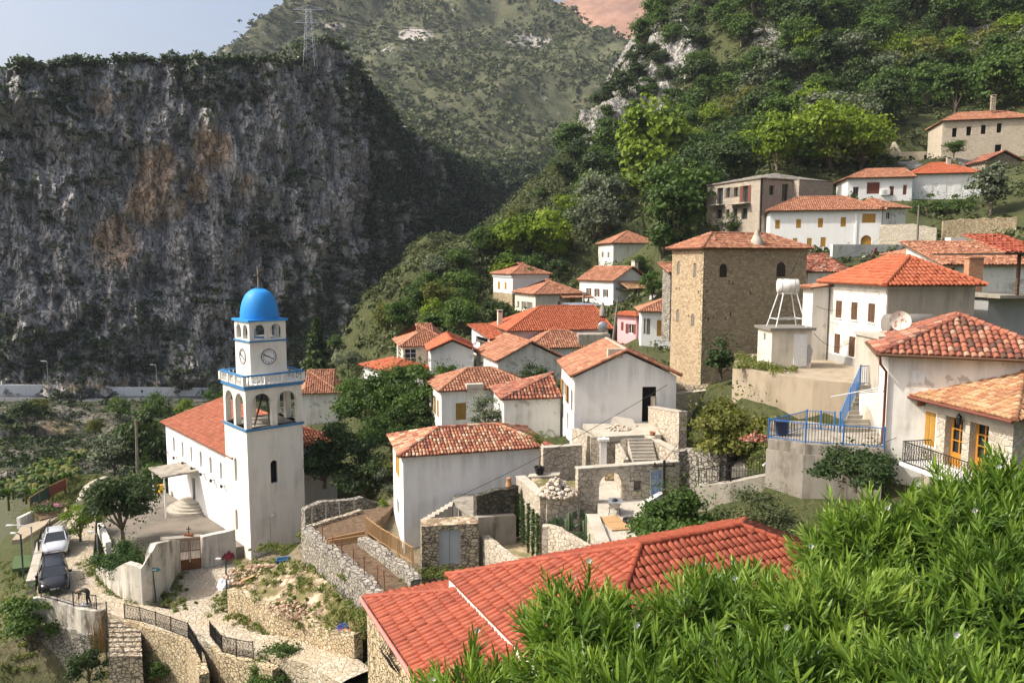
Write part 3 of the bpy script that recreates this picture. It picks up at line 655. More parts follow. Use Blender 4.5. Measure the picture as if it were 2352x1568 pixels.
def nz3(x, y, z, H=.9, o=5): return mnoise.fractal(Vector((x, y, z)), H, 2.1, o)
for i in range(ZZ.shape[0]):
    for j in range(ZZ.shape[1]):
        a = min(1, max(0, (YY[i, j] - 95) / 60)) + .06
        ZZ[i, j] += a * 2.6 * nz3(XX[i, j] * .06, YY[i, j] * .06, 0) + a * max(0, nz3(XX[i, j] * .02, YY[i, j] * .02, 5)) * 3
ZZ -= .25
def inpoly(x, y, P):
    c = False; n = len(P)
    for i in range(n):
        (x0, y0), (x1, y1) = P[i], P[i-1]
        if (y0 > y) != (y1 > y) and x < (x1 - x0) * (y - y0) / (y1 - y0) + x0: c = not c
    return c
def carve(poly, z, grow=1.6):
    c = (sum(p[0] for p in poly) / len(poly), sum(p[1] for p in poly) / len(poly)); Q = []
    for p in poly:
        d = math.hypot(p[0] - c[0], p[1] - c[1]); k = (d + grow) / d; Q.append((c[0] + (p[0] - c[0]) * k, c[1] + (p[1] - c[1]) * k))
    xs = [q[0] for q in Q]; ys = [q[1] for q in Q]
    for i in range(int((min(ys) - GY0) / GS), int((max(ys) - GY0) / GS) + 2):
        for j in range(int((min(xs) - GX0) / GS), int((max(xs) - GX0) / GS) + 2):
            if 0 <= i < ZZ.shape[0] and 0 <= j < ZZ.shape[1] and inpoly(gx[j], gy[i], Q): ZZ[i, j] = min(ZZ[i, j], z - .3)
def flat(fn, P, z): return [tuple(atz(*fn(*p), z)) for p in P]
ROADP = [((640,60),(800,60),-22.),((560,240),(790,330),-22.),((350,400),(770,520),-21.9),((300,620),(800,700),-21.8),((320,790),(900,790),-21.8),((560,870),(1150,900),-21.8),((860,960),(1500,960),-21.8),
  ((1040,1030),(1800,950),-21.7),((1640,1200),(1960,1000),-21.4),((1800,1250),(2352,1130),-20.9),((2200,1320),(2740,1210),-20.1),((2560,1400),(2900,1290),-19.5),((2840,1560),(3100,1450),-18.6)]
ROAD = [(atz(*Z8(*a), z), atz(*Z8(*b), z)) for a, b, z in ROADP]
YARD = flat(Z7, [(870,1340),(860,1240),(1000,960),(1380,960),(2100,1400),(1960,1420),(1700,1520),(1480,1560),(1260,1560),(1000,1560)], -21.5)
FORE = flat(Z8, [(1480,640),(1690,610),(1960,560),(2060,560),(1950,760),(1900,960),(1500,975),(1380,830),(1380,690)], -21.75)
SOIL = flat(B1, [(1000,260),(1440,130),(1720,90),(1600,200),(1480,330),(1500,360),(1880,640),(1900,760),(1600,830),(1480,690),(1120,390)], -16.6)
PAVE = flat(B3, [(1045,1000),(1140,1330),(1230,1400),(1500,1330),(1520,960),(1420,600),(1040,600)], -13.2)
BED = flat(B3, [(540,1090),(980,1000),(1050,1300),(860,1240),(640,1110)], -15.1)
FILL = flat(B3, [(545,812),(868,808),(860,680),(690,680),(420,650)], -12.5)
GARD = flat(B3, [(-150,1160),(150,1160),(330,1160),(530,1420),(560,1500),(240,1460),(0,1300)], -16.)
TERR = flat(B3, [(905,148),(1560,140),(1640,250),(1505,250),(1110,268)], -10.7)
UTERR = flat(B4, [(-60,440),(250,500),(600,545),(955,575),(1190,585),(1230,420),(700,350),(-60,330)], -6.5)
BTERR = flat(B4, [(222,1040),(530,1082),(845,1100),(1185,1125),(1230,960),(780,930),(540,890),(240,890)], -8.6)
for (a, b, z), (l, r), (l2, r2) in zip(ROADP, ROAD[:-1], ROAD[1:]): carve([l[:2], r[:2], r2[:2], l2[:2]], min(l.z, l2.z), 1.)
for P_, z in ((YARD,-21.5),(FORE,-21.75),(SOIL,-16.6),(PAVE,-13.2),(BED,-14.05),(FILL,-12.5),(GARD,-16.),(TERR,-13.),(UTERR,-6.5),(BTERR,-8.6)): carve([p[:2] for p in P_], z)
for P_, z in ((flat(B1,[(380,800),(600,900),(1000,1110),(1480,1180),(1420,900),(1150,640),(950,560),(500,580)],-19.8),-19.3),): carve([p[:2] for p in P_], z, .3)
carve([tuple(at(1553,1045,43.3)[:2]), tuple(at(1690,1045,42)[:2]), tuple(at(1765,1085,38.5)[:2]), tuple(at(1700,1150,37)[:2]), tuple(at(1480,1190,37)[:2])], -13.6, .3)
carve([tuple(at(30,1400,46.5)[:2]), tuple(at(380,1430,45.2)[:2]), tuple(at(470,1480,42.5)[:2]), tuple(at(600,1520,40)[:2]), (-14,32), (-40,28)], -26.8, .2)
carve([tuple(at(842,1378,26.5)[:2]), tuple(at(1480,1245,27)[:2]), tuple(at(1900,1190,29)[:2]), (12,12), (-2,14)], -16, 1)
def ground(x, y):
    fx = min(max((x - GX0) / GS, 0), len(gx) - 1.001); fy = min(max((y - GY0) / GS, 0), len(gy) - 1.001); i, j = int(fx), int(fy); u, v = fx - i, fy - j
    return (ZZ[j, i] * (1-u) + ZZ[j, i+1] * u) * (1-v) + (ZZ[j+1, i] * (1-u) + ZZ[j+1, i+1] * u) * v
def ghit(px, py, y0=3., y1=325.):
    d = ray(px, py); d = d / d.y; y = y0; st = .5; prev = None
    while y < y1:
        p = d * y
        if p.z < ground(p.x, p.y): return Vector((p.x, p.y, ground(p.x, p.y)))
        y += .4 if y < 80 else 1.2
    return None
ROCKS = [(1450,190,70,110),(1400,270,60,60),(1545,110,60,70),(1500,220,50,70),(1755,75,35,35),(1800,225,60,45),(2230,75,50,55),(2220,350,40,25),(1350,330,40,50),(1085,572,18,14),(2090,375,25,15)]
SOILS = [(900,1300,90,90),(760,1190,80,50),(620,1300,110,60),(560,1400,120,60),(1210,1290,60,40),(1420,1190,60,80),(300,1420,250,60),(950,1160,40,40)]
me = MB(); V = np.stack([XX, YY, ZZ], -1).reshape(-1, 3); nx, ny = len(gx), len(gy)
I = (np.arange(ny - 1)[:, None] * nx + np.arange(nx - 1)[None, :]).ravel()
me.add(V, np.stack([I, I+1, I+nx+1, I+nx], 1), 0, .5, True)
terr = struct(me, 'terrain', m_ground())
rk = np.zeros(len(V)); sv = np.zeros(len(V))
for k, p in enumerate(V):
    if p[1] < 8: continue
    x, y = proj(p)
    for (a, b, ra, rb) in ROCKS:
        rk[k] = max(rk[k], 1 - .5 * math.hypot((x - a) / ra, (y - b) / rb))
    if p[1] < 60:
        for (a, b, ra, rb) in SOILS: sv[k] = max(sv[k], min(1, 1.6 - math.hypot((x - a) / ra, (y - b) / rb)))
for nm, arr in (('rock', rk), ('soil', sv)):
    t = terr.data.attributes.new(nm, 'FLOAT', 'POINT'); t.data.foreach_set('value', np.maximum(arr, 0).astype(np.float32))

# a wide valley floor to the horizon under everything
mb = MB(); mb.add([(-3000,-200,-75),(3000,-200,-75),(3000,5000,-75),(-3000,5000,-75)], [(0,1,2,3)]); struct(mb, 'ground', M_GR := m_plain('far_ground', (.10, .105, .06), .95, 0, .4, .01))

# ------------------------------------------------------------------ shaded cliff beyond the gorge
ip = np.interp
RIM = [(-600,190),(-200,175),(50,158),(111,161),(145,152),(189,147),(243,148),(290,146),(337,142),(388,139),(438,139),(482,139),(540,144),(641,145),(691,140),(705,103),(742,98),(776,113),(800,128),(827,165),(842,195),(853,217),(897,254),(926,287),(978,320),(1033,349),(1088,371),(1162,388),(1246,371),(1340,360)]
BOT = [(-600,870),(50,900),(480,905),(600,930),(700,915),(800,850),(900,750),(1000,670),(1100,610),(1200,520),(1340,430)]
YB = [(-600,174),(50,200),(480,224),(700,238),(900,256),(1000,275),(1100,300),(1340,362)]
YL = [(-600,24),(700,26),(800,34),(850,44),(1000,80),(1100,100),(1340,110)]
cols = np.concatenate([np.arange(-600, 0, 12.), np.arange(0, 1341, 4.)]); NV = 210; P = []; OC = []; VG = []
OCH = [(365,390,48,60,1.1),(330,460,52,62,1.15),(482,340,45,62,.95),(452,425,32,50,.85),(262,555,58,66,1.15),(560,420,30,40,.6),(236,240,45,45,.55),(960,570,30,20,.5),(410,480,40,50,.7),(230,880,260,18,.6),(620,870,200,14,.5)]
for px in cols:
    t = ip(px, *zip(*RIM)); b = ip(px, *zip(*BOT)); yb = ip(px, *zip(*YB)); yl = ip(px, *zip(*YL)); t += 5 * mnoise.noise(Vector((px * .035, 3, 0))) + 4 * mnoise.noise(Vector((px * .11, 9, 0)))
    for k in range(NV):
        v = k / (NV - 1); py = t + (b - t) * v
        prof = yl * (1 - v / .55 * .3) if v < .55 else yl * .7 * (1 - (v - .55) / .45) ** .9
        p = at(px, py, yb + prof); q = p * .03
        edge = min(1, v * 14)
        n1 = mnoise.ridged_multi_fractal(Vector((q.x * 1.15 + q.y * .6, q.y * .5, q.z * .45)), .9, 2.1, 6, 1., 2.) - .9
        n2 = nz3(p.x * .16, p.y * .1, p.z * .07, .8, 6); n3 = nz3(p.x * .5, p.y * .5, p.z * .35, .7, 4)
        cr = mnoise.ridged_multi_fractal(Vector((q.x * 5 + q.y * 2.5, q.y * 2, q.z * .9)), .8, 2.2, 4, 1., 2.) - 1.
        vd = mnoise.voronoi(Vector((p.x * .11 + p.y * .07, p.y * .09, p.z * .045 + .3 * n2)))[0]; ve = mnoise.voronoi(Vector((p.x * .34 + p.y * .2, p.y * .3, p.z * .16 + .3 * n3)))[0]
        cr += (min(1.2, (vd[1] - vd[0]) * 2.2) - .5) * 1.5 + (min(1., (ve[1] - ve[0]) * 2.4) - .5) * .55
        ledge = math.sin(p.z * .35 + 3 * nz3(p.x * .03, p.y * .03, 0)) * .8
        d = Vector((.5, -.86, 0)); p = p + d * ((n1 * 5.5 + n2 * 4.5 + ledge * 1.2 + cr * 1.7) * (.25 + .75 * edge) + n3 * 1.6)
        P.append(p); OC.append(max([0] + [o * (1.15 - .75 * math.hypot((px - a) / ra, (py - bb) / rb)) for a, bb, ra, rb, o in OCH]))
        VG.append(max(0, min(1, (v - .5) * 1.6)) + ip(px, [560, 640, 850, 950], [0, .35, .4, .9]) + (.25 if v < .12 else 0))  # veg colour raised over the gorge to deepen its shaded wall
nc = len(cols); I = (np.arange(nc - 1)[:, None] * NV + np.arange(NV - 1)[None, :]).ravel()
mb = MB(); mb.add([tuple(p) for p in P], np.stack([I, I + 1, I + NV + 1, I + NV], 1), 0, .5, False)
top = [P[i * NV] for i in range(nc)]; V = []
for p in top: V += [tuple(p), (p.x - 8, p.y + 14, p.z - 1.), (p.x - 25, p.y + 45, p.z - 7), (p.x - 60, p.y + 110, p.z - 40)]
I = (np.arange(nc - 1)[:, None] * 4 + np.arange(3)[None, :]).ravel(); mb.add(V, np.stack([I, I + 4, I + 5, I + 1], 1), 0, .5, True)
cliff = struct(mb, 'cliff', m_rock('cliff_rock', [(.33, .315, .305), (.47, .45, .43), (.60, .575, .545)], (.17, .163, .157), (.64, .46, .32), (.055, .07, .032), .11, .1))
for nm, arr in (('ochre', OC), ('veg', VG)):
    t = cliff.data.attributes.new(nm, 'FLOAT', 'POINT'); z = np.zeros(len(cliff.data.vertices)); z[:len(arr)] = np.clip(arr, 0, 1); t.data.foreach_set('value', z.astype(np.float32))
CLIFF = P; CLV = VG; CLCOLS = cols

# ------------------------------------------------------------------ bank below the highway and the valley bottom
mb = MB(); cols2 = np.arange(-500, 901, 12.); NB = 60; PB = []
for px in cols2:
    yb = ip(px, *zip(*YB)) - 12
    for k in range(NB):
        v = k / (NB - 1); py = 921 + (1150 - 921) * v; Y = yb - 10 - (yb - 108) * (v ** .8) * (.95 if px < 400 else .75)
        p = at(px, py, Y); n = nz3(p.x * .05, p.y * .05, p.z * .05) * 7 * min(1, v * 6) + (mnoise.ridged_multi_fractal(p * .08, .9, 2.1, 5, 1., 2.) - .9) * 2.5 * min(1, v * 6) + nz3(p.x * .2, p.y * .2, p.z * .2) * 1.2 * min(1, v * 6)
        PB.append(p + Vector((.3, -.6, .4)) * n)
I = (np.arange(len(cols2) - 1)[:, None] * NB + np.arange(NB - 1)[None, :]).ravel()
mb.add([tuple(p) for p in PB], np.stack([I, I + 1, I + NB + 1, I + NB], 1), 0, .5, True)
bank = struct(mb, 'river_bank', m_rock('bank_rock', [(.17, .15, .13), (.27, .24, .21), (.37, .335, .29)], (.085, .08, .06), (.42, .30, .19), (.045, .055, .022), .12, .35))
t = bank.data.attributes.new('ochre', 'FLOAT', 'POINT'); z = np.array([max(0, 1.1 - math.hypot((proj(p)[0] - 130) / 60, (proj(p)[1] - 985) / 45)) for p in PB]); t.data.foreach_set('value', np.clip(z, 0, 1).astype(np.float32))
BANK = PB

# ------------------------------------------------------------------ far sunlit hills
def hill(name, cols, rim, bot, Yf, mat, amp, NV=90):
    P = []
    for px in cols:
        t = ip(px, *zip(*rim))
        for k in range(NV):
            v = k / (NV - 1); py = t + (bot - t) * v; p = at(px, py, Yf(px, py))
            n = (mnoise.ridged_multi_fractal(p * .006, 1., 2., 5, 1., 2.) - 1.) * amp * min(1, v * 10 + .1) + nz3(p.x * .03, p.y * .03, p.z * .03) * amp * .35
            P.append(p + Vector((0, -.5, .5)) * n)
    I = (np.arange(len(cols) - 1)[:, None] * NV + np.arange(NV - 1)[None, :]).ravel(); mb = MB()
    V = [tuple(p) for p in P]; mb.add(V, np.stack([I, I + 1, I + NV + 1, I + NV], 1), 0, .5, True)
    tp = [P[i * NV] for i in range(len(cols))]; W = []
    for p in tp: W += [tuple(p), (p.x, p.y + 300, p.z - 60)]
    I = (np.arange(len(cols) - 1) * 2); mb.add(W, np.stack([I, I + 2, I + 3, I + 1], 1), 0, .5, True)
    return struct(mb, name, mat), P
HR = [(380,175),(440,155),(470,138),(500,120),(540,92),(590,50),(640,20),(700,-25),(760,-70),(1000,-120),(1200,-60),(1300,20),(1340,47),(1380,66),(1420,88),(1480,108),(1640,130)]
n_ = NT('scrubby_hillside'); a_ = n_.noise(.05, 8, .7); b_ = n_.noise(.008, 5, .6)
c_ = n_.mix(n_.rampf(a_, .38, .62), (.05, .062, .028), (.115, .115, .06)); c_ = n_.mix(n_.rampf(n_.noise(.02, 8, .75), .60, .68), c_, (.40, .38, .35))
c_ = n_.mix(n_.rampf(n_.math('ADD', b_, n_.math('MULTIPLY', n_.attr('bare'), .6)), .75, .85), c_, (.44, .40, .36))
MHILL = n_.done(c_, .95, n_.bump(n_.noise(.15, 8, .75), 1., 2.5))
hillo, HP = hill('hill', np.arange(380, 1641, 8.), HR, 600, lambda px, py: 390 + max(0, 560 - py) * 1.0 + (max(0, 600 - px) * .25), MHILL, 26)
t = hillo.data.attributes.new('bare', 'FLOAT', 'POINT'); z = np.zeros(len(hillo.data.vertices))
for k, p in enumerate(HP):
    x, y = proj(p); z[k] = max(0, 1 - math.hypot((x - 760) / 60, (y - 60) / 18), 1 - math.hypot((x - 950) / 70, (y - 80) / 32), 1 - math.hypot((x - 1230) / 120, (y - 95) / 40) * 1.2)
t.data.foreach_set('value', z.astype(np.float32))
hill('hill', np.arange(1240, 1700, 20.), [(1240,20),(1400,-30),(1700,-60)], 200, lambda px, py: 1300 + max(0, 200 - py) * 3, m_plain('bare_red_earth', (.31, .165, .105), .95, 0, .6, .06), 30, 30)

# bare limestone faces standing out of the forest slope
px0, px1, py0, py1, sp = 1320, 1612, 36, 372, 4; NXr, NYr = (px1 - px0) // sp + 1, (py1 - py0) // sp + 1; G = {}
for i in range(NXr):
    for j in range(NYr):
        x, y = px0 + i * sp, py0 + j * sp
        rr = max(1.15 - .75 * math.hypot((x - a) / ra, (y - b) / rb) for a, b, ra, rb in ROCKS[:4] + ROCKS[9:10] + [(1425, 300, 40, 70)]) + .25 * mnoise.noise(Vector((x * .04, y * .04, 1)))
        if rr < .3: continue
        q = ghit(x, y, 90)
        if q is None: continue
        v1 = mnoise.voronoi(Vector((q.x * .16, q.y * .12, q.z * .07)))[0]; v2 = mnoise.voronoi(Vector((q.x * .5, q.y * .4, q.z * .25)))[0]
        k = min(1, (rr - .3) * 4); d = (min(1.1, (v1[1] - v1[0]) * 2) * 2.6 + min(1, (v2[1] - v2[0]) * 2) * .9 + 1.2 * nz3(q.x * .1, q.y * .1, q.z * .05)) * k - .5 * (1 - k)
        G[(i, j)] = q + Vector((-.5, -.75, .4)) * d
ids = {k: n for n, k in enumerate(G)}; mb = MB()
mb.add([tuple(G[k]) for k in G], [(ids[(i, j)], ids[(i+1, j)], ids[(i+1, j+1)], ids[(i, j+1)]) for (i, j) in G if (i+1, j) in G and (i, j+1) in G and (i+1, j+1) in G and (G[(i, j)] - G[(i+1, j+1)]).length < 14])
struct(mb, 'rock_face', m_rock('limestone', [(.27, .26, .245), (.40, .385, .36), (.52, .50, .47)], (.14, .135, .125), (.50, .36, .25), (.09, .10, .045), .16, .25))
# ------------------------------------------------------------------ the church and its bell tower
TY = 55.
h = House('church', 'white church nave with red tiled hip roof and a row of arched windows', 'church', (541, 1054), 57.6, 41, 380, 772, H=6.6)
for a, b in [((1438,503),(1460,627)),((1510,540),(1532,668)),((1583,580),(1605,710)),((1660,620),(1685,753)),((1742,667),(1768,805)),((1828,712),(1853,853))]:
    h.win('L', Z7(*a), Z7(*b), 'blank', 'greybld', .22, True)
h.win('L', Z7(1598, 845), Z7(1630, 1028), 'door', 'wood_d', .3)
h.walls('white_clean', foot=3); CH = h
h.roof('hip', 'y', .50, .3, 'tile_church', .26, .38, hipf=.8, capr=.14)
for a in [(1405,625),(1480,670),(1553,713),(1630,757),(1707,805),(1792,858),(1880,905)]:     # floodlights along the wall
    s, z = h.st('L', *Z7(*a)); mb = MB(); h.Fl.bx(mb, s - .03, z - .02, 0, s + .03, z + .02, .3); h.Fl.bx(mb, s - .14, z - .12, .3, s + .14, z + .1, .42); h.Fl.bx(mb, s + .02, z - .35, .05, s + .05, z - .02, .09)
    mb.build('floodlight', M['iron'], h.root)
# porch: slab on two posts, half-round steps
s0, z0 = h.st('L', *Z7(1655, 845)); s1, _ = h.st('L', *Z7(1550, 760)); dz = z0 + .55
s0, s1 = min(s0, s1) - .1, max(s0, s1) + .5
t = thing('church_porch', 'flat concrete canopy on two thin posts over the curved church steps', 'porch', h.world((0, s0, 0)), h.a)
mb = MB(); mb.box((-3.0, 0, dz), (-.01, s1 - s0, dz + .16)); mb.build('canopy_slab', M['concrete'], t)
for yy in (.3, s1 - s0 - .3):
    mb = MB(); mb.tube([(-2.75, yy, -.3), (-2.75, yy, dz)], .07, 10); mb.build('post', M['wpaint'], t)
sd, _ = h.st('L', *Z7(1614, 1000)); base_s = sd
mb = MB(); nst = 6
for k in range(nst):
    r = 1.25 + .36 * (nst - 1 - k); zz = -.25 + .19 * k
    mb.prism([(-.01, r)] + [(-math.sin(a) * r * .95, math.cos(a) * r) for a in [math.pi * j / 24 for j in range(1, 24)]] + [(-.01, -r)], zz - .4 if k == 0 else zz, zz + .19, 0)
o = mb.build('entrance_steps', M['concrete_light'], None); o.location = h.world((0, sd, .1)); o.rotation_euler = (0, 0, h.a); tag(o, 'half-round white steps below the church door', 'steps')
# yellow bin by the church corner
p = ghit(*Z7(1385, 1012)) ; p = h.world((-.8, h.Ll - .6, 0)); t = thing('litter_bin', 'small yellow litter bin at the far corner of the church', 'bin', p, h.a)
mb = MB(); mb.box((-.28, -.28, -.1), (.28, .28, .9)); mb.build('body', m_plain('yellow_plastic', (.62, .40, .02), .5), t); mb = MB(); mb.box((-.3, -.3, .901), (.3, .3, .98)); mb.build('lid', M['wood_y'], t)

T = House('bell_tower', 'square white bell tower with blue dome, blue bands and two clock faces', 'tower', (566.5, 992), TY, 41, 514, 692, H=9.2)
L = (T.Lr + T.Ll) / 2; T.Lr = T.Ll = L; rt = T.root; zB = T.H
T.win('L', Z7(1950, 675), Z7(1978, 868), 'blank', 'greybld', .25, True); T.win('L', Z7(1960, 1105), Z7(1985, 1275), 'blank', 'greybld', .25, True)
T.win('R', Z7(2252, 695), Z7(2316, 885), 'hole', 'dark', .35, True)
T.walls('tower_white', foot=2.5)
for w_ in T.wins[-1:]:
    f, s0, z0, s1, z1 = w_[:5]; mb = MB(); T.Fr.bx(mb, s0 - .14, z0 - .1, -.01, s1 + .14, z0 - .003, .07); T.Fr.bx(mb, s0 - .13, z0, .0, s0 - .04, z1 - .4, .03); T.Fr.bx(mb, s1 + .04, z0, .0, s1 + .13, z1 - .4, .03); mb.build('window_surround', M['tower_white'], rt)
def arcade(z0, h_, x0, x1, ops_fn, th, mat, name):
    mb = MB(); W = x1 - x0
    for (O, es, n) in (((x0, x0, z0), (1,0,0), (0,-1,0)), ((x1, x0, z0), (0,1,0), (1,0,0)), ((x1, x1, z0), (-1,0,0), (0,1,0)), ((x0, x1, z0), (0,-1,0), (-1,0,0))):
        panel(mb, O, es, n, W, h_, ops_fn(W), th)
        O2 = Vector(O) + Vector(es) * th - Vector(n) * th; ops2 = [(o[0] - th, *o[1:2], o[2] - th, *o[3:]) for o in ops_fn(W)]
        panel(mb, O2, es, n, W - 2 * th, h_, ops2, 0.001)
    return mb.build(name, M[mat], rt)
def band(z0, z1, x0, x1, mat, name='blue_band'):
    mb = MB(); mb.box((x0, x0, z0), (x1, x1, z1)); return mb.build(name, M[mat], rt)
zf = T.st('R', 566.5, 887)[1]                     # balcony floor
hb = zf - .28 - (zB + .16)
band(zB, zB + .16, -.1, L + .1, 'bluetrim'); mb = MB(); mb.box((-.05, -.05, zB + .162), (L + .05, L + .05, zB + .2)); mb.build('belfry_floor', M['concrete'], rt)
arcade(zB + .2, hb - .04, .0, L, lambda W: [(.42, .0, W/2 - .2, hb - .42, True), (W/2 + .2, .0, W - .42, hb - .42, True)], .42, 'tower_white', 'belfry')
band(zf - .28, zf - .02, -.12, L + .12, 'bluetrim'); band(zf - .02, zf + .04, -.14, L + .14, 'white', 'balcony_floor')
zr = T.st('R', 566.5, 862)[1]
for (a, b) in (((-.1, -.1), (L + .1, -.1)), ((L + .1, -.1), (L + .1, L + .1)), ((L + .1, L + .1), (-.1, L + .1)), ((-.1, L + .1), (-.1, -.1))):
    A, B = Vector((*a, 0)), Vector((*b, 0))
    for k in range(1, 14):
        p = A.lerp(B, k / 14); mb = MB(); hh = zr - zf - .16
        if k in (5, 9, 0): mb.box((p.x - .1, p.y - .1, zf + .04), (p.x + .1, p.y + .1, zf + .04 + hh)); mb.build('pier', M['white'], rt)
        else: mb.lathe([(.07, 0), (.07, .05), (.03, .09), (.075, hh*.35), (.032, hh*.62), (.024, hh*.75), (.05, hh*.82), (.065, hh*.93), (.065, hh)], (p.x, p.y, zf + .04), 10); mb.build('baluster', M['white'], rt)
    mb = MB(); mb.beam(A + UPZ * (zr - .06), B + UPZ * (zr - .06), .2, .12); mb.build('balustrade_rail', M['bluetrim'], rt)
    mb = MB(); mb.box((a[0] - .13, a[1] - .13, zf + .04), (a[0] + .13, a[1] + .13, zr - .13)); mb.build('pier', M['white'], rt)
x0 = T.st('R', 578.5, 860)[0] + .35; x0 = max(.75, min(1.0, x0)); x1 = L - x0
x0 = .78; x1 = L - .55; x1 = L - x0
zc = T.st('R', 590, 789)[1] + .0; zl = T.st('R', 590, 741)[1]
# perspective of the set-back upper shaft is small, heights read off its near corner
mb = MB(); mb.box((x0, x0, zf + .04), (x1, x1, zc)); mb.build('clock_stage', M['tower_white'], rt)
band(zc, zc + .12, x0 - .09, x1 + .09, 'bluetrim')
Wl = x1 - x0; hl = zl - zc - .12
arcade(zc + .12, hl, x0, x1, lambda W: [(.34, .12, W/2 - .17, hl - .22, True), (W/2 + .17, .12, W - .34, hl - .22, True)], .26, 'tower_white', 'lantern')
band(zl, zl + .16, x0 - .14, x1 + .14, 'dome', 'dome_cornice')
cx = (x0 + x1) / 2; zt = T.st('R', 598, 668)[1]; hd = zt - zl - .1; rd = Wl / 2 * 1.0
mb = MB(); prof = [(rd * 1.0, .0), (rd * 1.01, .12)] + [(rd * math.cos(a) ** .78, .12 + hd * math.sin(a) ** 1.0 * .97) for a in [math.pi/2 * k / 16 for k in range(1, 16)]] + [(.26, hd * .97), (.26, hd * 1.0), (.34, hd * 1.005), (.34, hd * 1.03)]
mb.lathe(prof, (cx, cx, zl + .16), 40); mb.build('dome', M['dome'], rt)
zk = zl + .16 + hd * 1.03; hc = 1.55
mb = MB(); mb.box((cx - .06, cx - .06, zk), (cx + .06, cx + .06, zk + hc)); mb.box((cx - .28, cx - .045, zk + hc * .6), (cx - .06, cx + .045, zk + hc * .68)); mb.box((cx + .06, cx - .045, zk + hc * .6), (cx + .28, cx + .045, zk + hc * .68)); mb.build('cross', M['wood_grey'], rt)
def textmesh(s, size, mat, loc, rot, parent, name, ext=.006):
    c = bpy.data.curves.new(name, 'FONT'); c.body = s; c.size = size; c.align_x = 'CENTER'; c.align_y = 'CENTER'; c.extrude = ext
    tmp = bpy.data.objects.new(name, c); COL.objects.link(tmp); dg = bpy.context.evaluated_depsgraph_get(); me = bpy.data.meshes.new_from_object(tmp.evaluated_get(dg)); bpy.data.objects.remove(tmp)
    me.materials.clear(); me.materials.append(M[mat]); o = bpy.data.objects.new(name, me); COL.objects.link(o); o.location = loc; o.rotation_euler = rot; o.parent = parent; return o
for face in ('R', 'L'):
    zz = zf + .04 + (zc - zf) * .62; r = .60
    loc, rz = ((cx, x0 - .012, zz), 0) if face == 'R' else ((x0 - .012, cx, zz), -math.pi / 2)
    mb = MB(); nseg = 40
    for k in range(nseg):
        a, b = 2*math.pi*k/nseg, 2*math.pi*(k+1)/nseg
        mb.add([(r*.93*math.cos(a), -.012, r*.93*math.sin(a)), (r*math.cos(a), -.012, r*math.sin(a)), (r*math.cos(b), -.012, r*math.sin(b)), (r*.93*math.cos(b), -.012, r*.93*math.sin(b))], [(0,1,2,3)], 1)
    mb.lathe([(r*.94, 0), (r*.94, .008)], (0, 0, 0), 40, 0); 
    V = mb.V[-3:]
    ck = MB(); ck.add([(r*.95*math.cos(2*math.pi*k/nseg), 0, r*.95*math.sin(2*math.pi*k/nseg)) for k in range(nseg)], [tuple(range(nseg))], 0)
    for k in range(nseg):
        a, b = 2*math.pi*k/nseg, 2*math.pi*(k+1)/nseg
        ck.hexa([(r*.92*math.cos(a), .005, r*.92*math.sin(a)), (r*math.cos(a), .005, r*math.sin(a)), (r*math.cos(a), -.02, r*math.sin(a)), (r*.92*math.cos(a), -.02, r*.92*math.sin(a)),
                 (r*.92*math.cos(b), .005, r*.92*math.sin(b)), (r*math.cos(b), .005, r*math.sin(b)), (r*math.cos(b), -.02, r*math.sin(b)), (r*.92*math.cos(b), -.02, r*.92*math.sin(b))], 1)
    c = ck.build('clock_face', [M['wpaint'], M['iron']], rt); c.location = loc; c.rotation_euler = (0, 0, rz)
    for k in range(1, 13):
        a = math.radians(90 - 30 * k); textmesh(str(k), .21, 'iron', (r*.74*math.cos(a), -.012, r*.74*math.sin(a)), (math.pi/2, 0, 0), c, 'numeral')
    for ang, ln, wd in ((158, .44, .075), (-28, .40, .06)):
        a = math.radians(ang); m2 = MB(); u = Vector((math.cos(a), 0, math.sin(a))); m2.beam(u * -.06 + Vector((0, -.03, 0)), u * ln + Vector((0, -.03, 0)), .02, wd); m2.build('clock_hand', M['iron'], c)
# ladder frame inside the belfry
mb = MB(); 
for dx in (0, .35): mb.tube([(.9 + dx*.3, .7 + dx, zB + .2), (1.9 + dx*.3, .9 + dx, zf - .3)], .04, 5); mb.tube([(2.2, .7 + dx, zB + .2), (1.9 + dx*.3, .9 + dx, zf - .3)], .035, 5)
for k in range(1, 8): f = k / 8; mb.tube([(.9 + f, .7 + f*.2, zB + .2 + f * (zf - .5 - zB)), (1.0 + f, 1.05 + f*.2, zB + .2 + f * (zf - .5 - zB))], .025, 4)
mb.build('ladder', M['wood_d'], rt)
s, z = T.st('L', *Z7(2023, 1203)); mb = MB(); T.Fl.bx(mb, s - .2, z - .28, .0, s + .2, z + .28, .03); mb.build('plaque', M['white_clean'], rt)

# ------------------------------------------------------------------ houses
# long white house in the middle, mottled roof
h = House('house', 'white house with mottled old tile roof standing behind the ruined garage', 'house', B2(220, 930), 45, 15.5, B2(135, 840)[0], B2(1420, 870)[0], H=5.4)
h.win('L', B2(160, 915), B2(193, 1090), 'louv', 'wood_y', .15); h.win('L', B2(172, 1290), B2(192, 1420), 'dark', 'wood_b', .15)
h.walls('white', foot=2); h.roof('hip', 'x', .34, .3, 'tile_mix', .215, .36, hipf=1., capr=.13)
mb = MB(); h.Fr.bx(mb, -.06, h.H - .32, .0, h.Lr, h.H, .07); h.Fl.bx(mb, -.06, h.H - .32, .0, h.Ll, h.H, .07); mb.build('eave_moulding', M['white'], h.root); HM = h
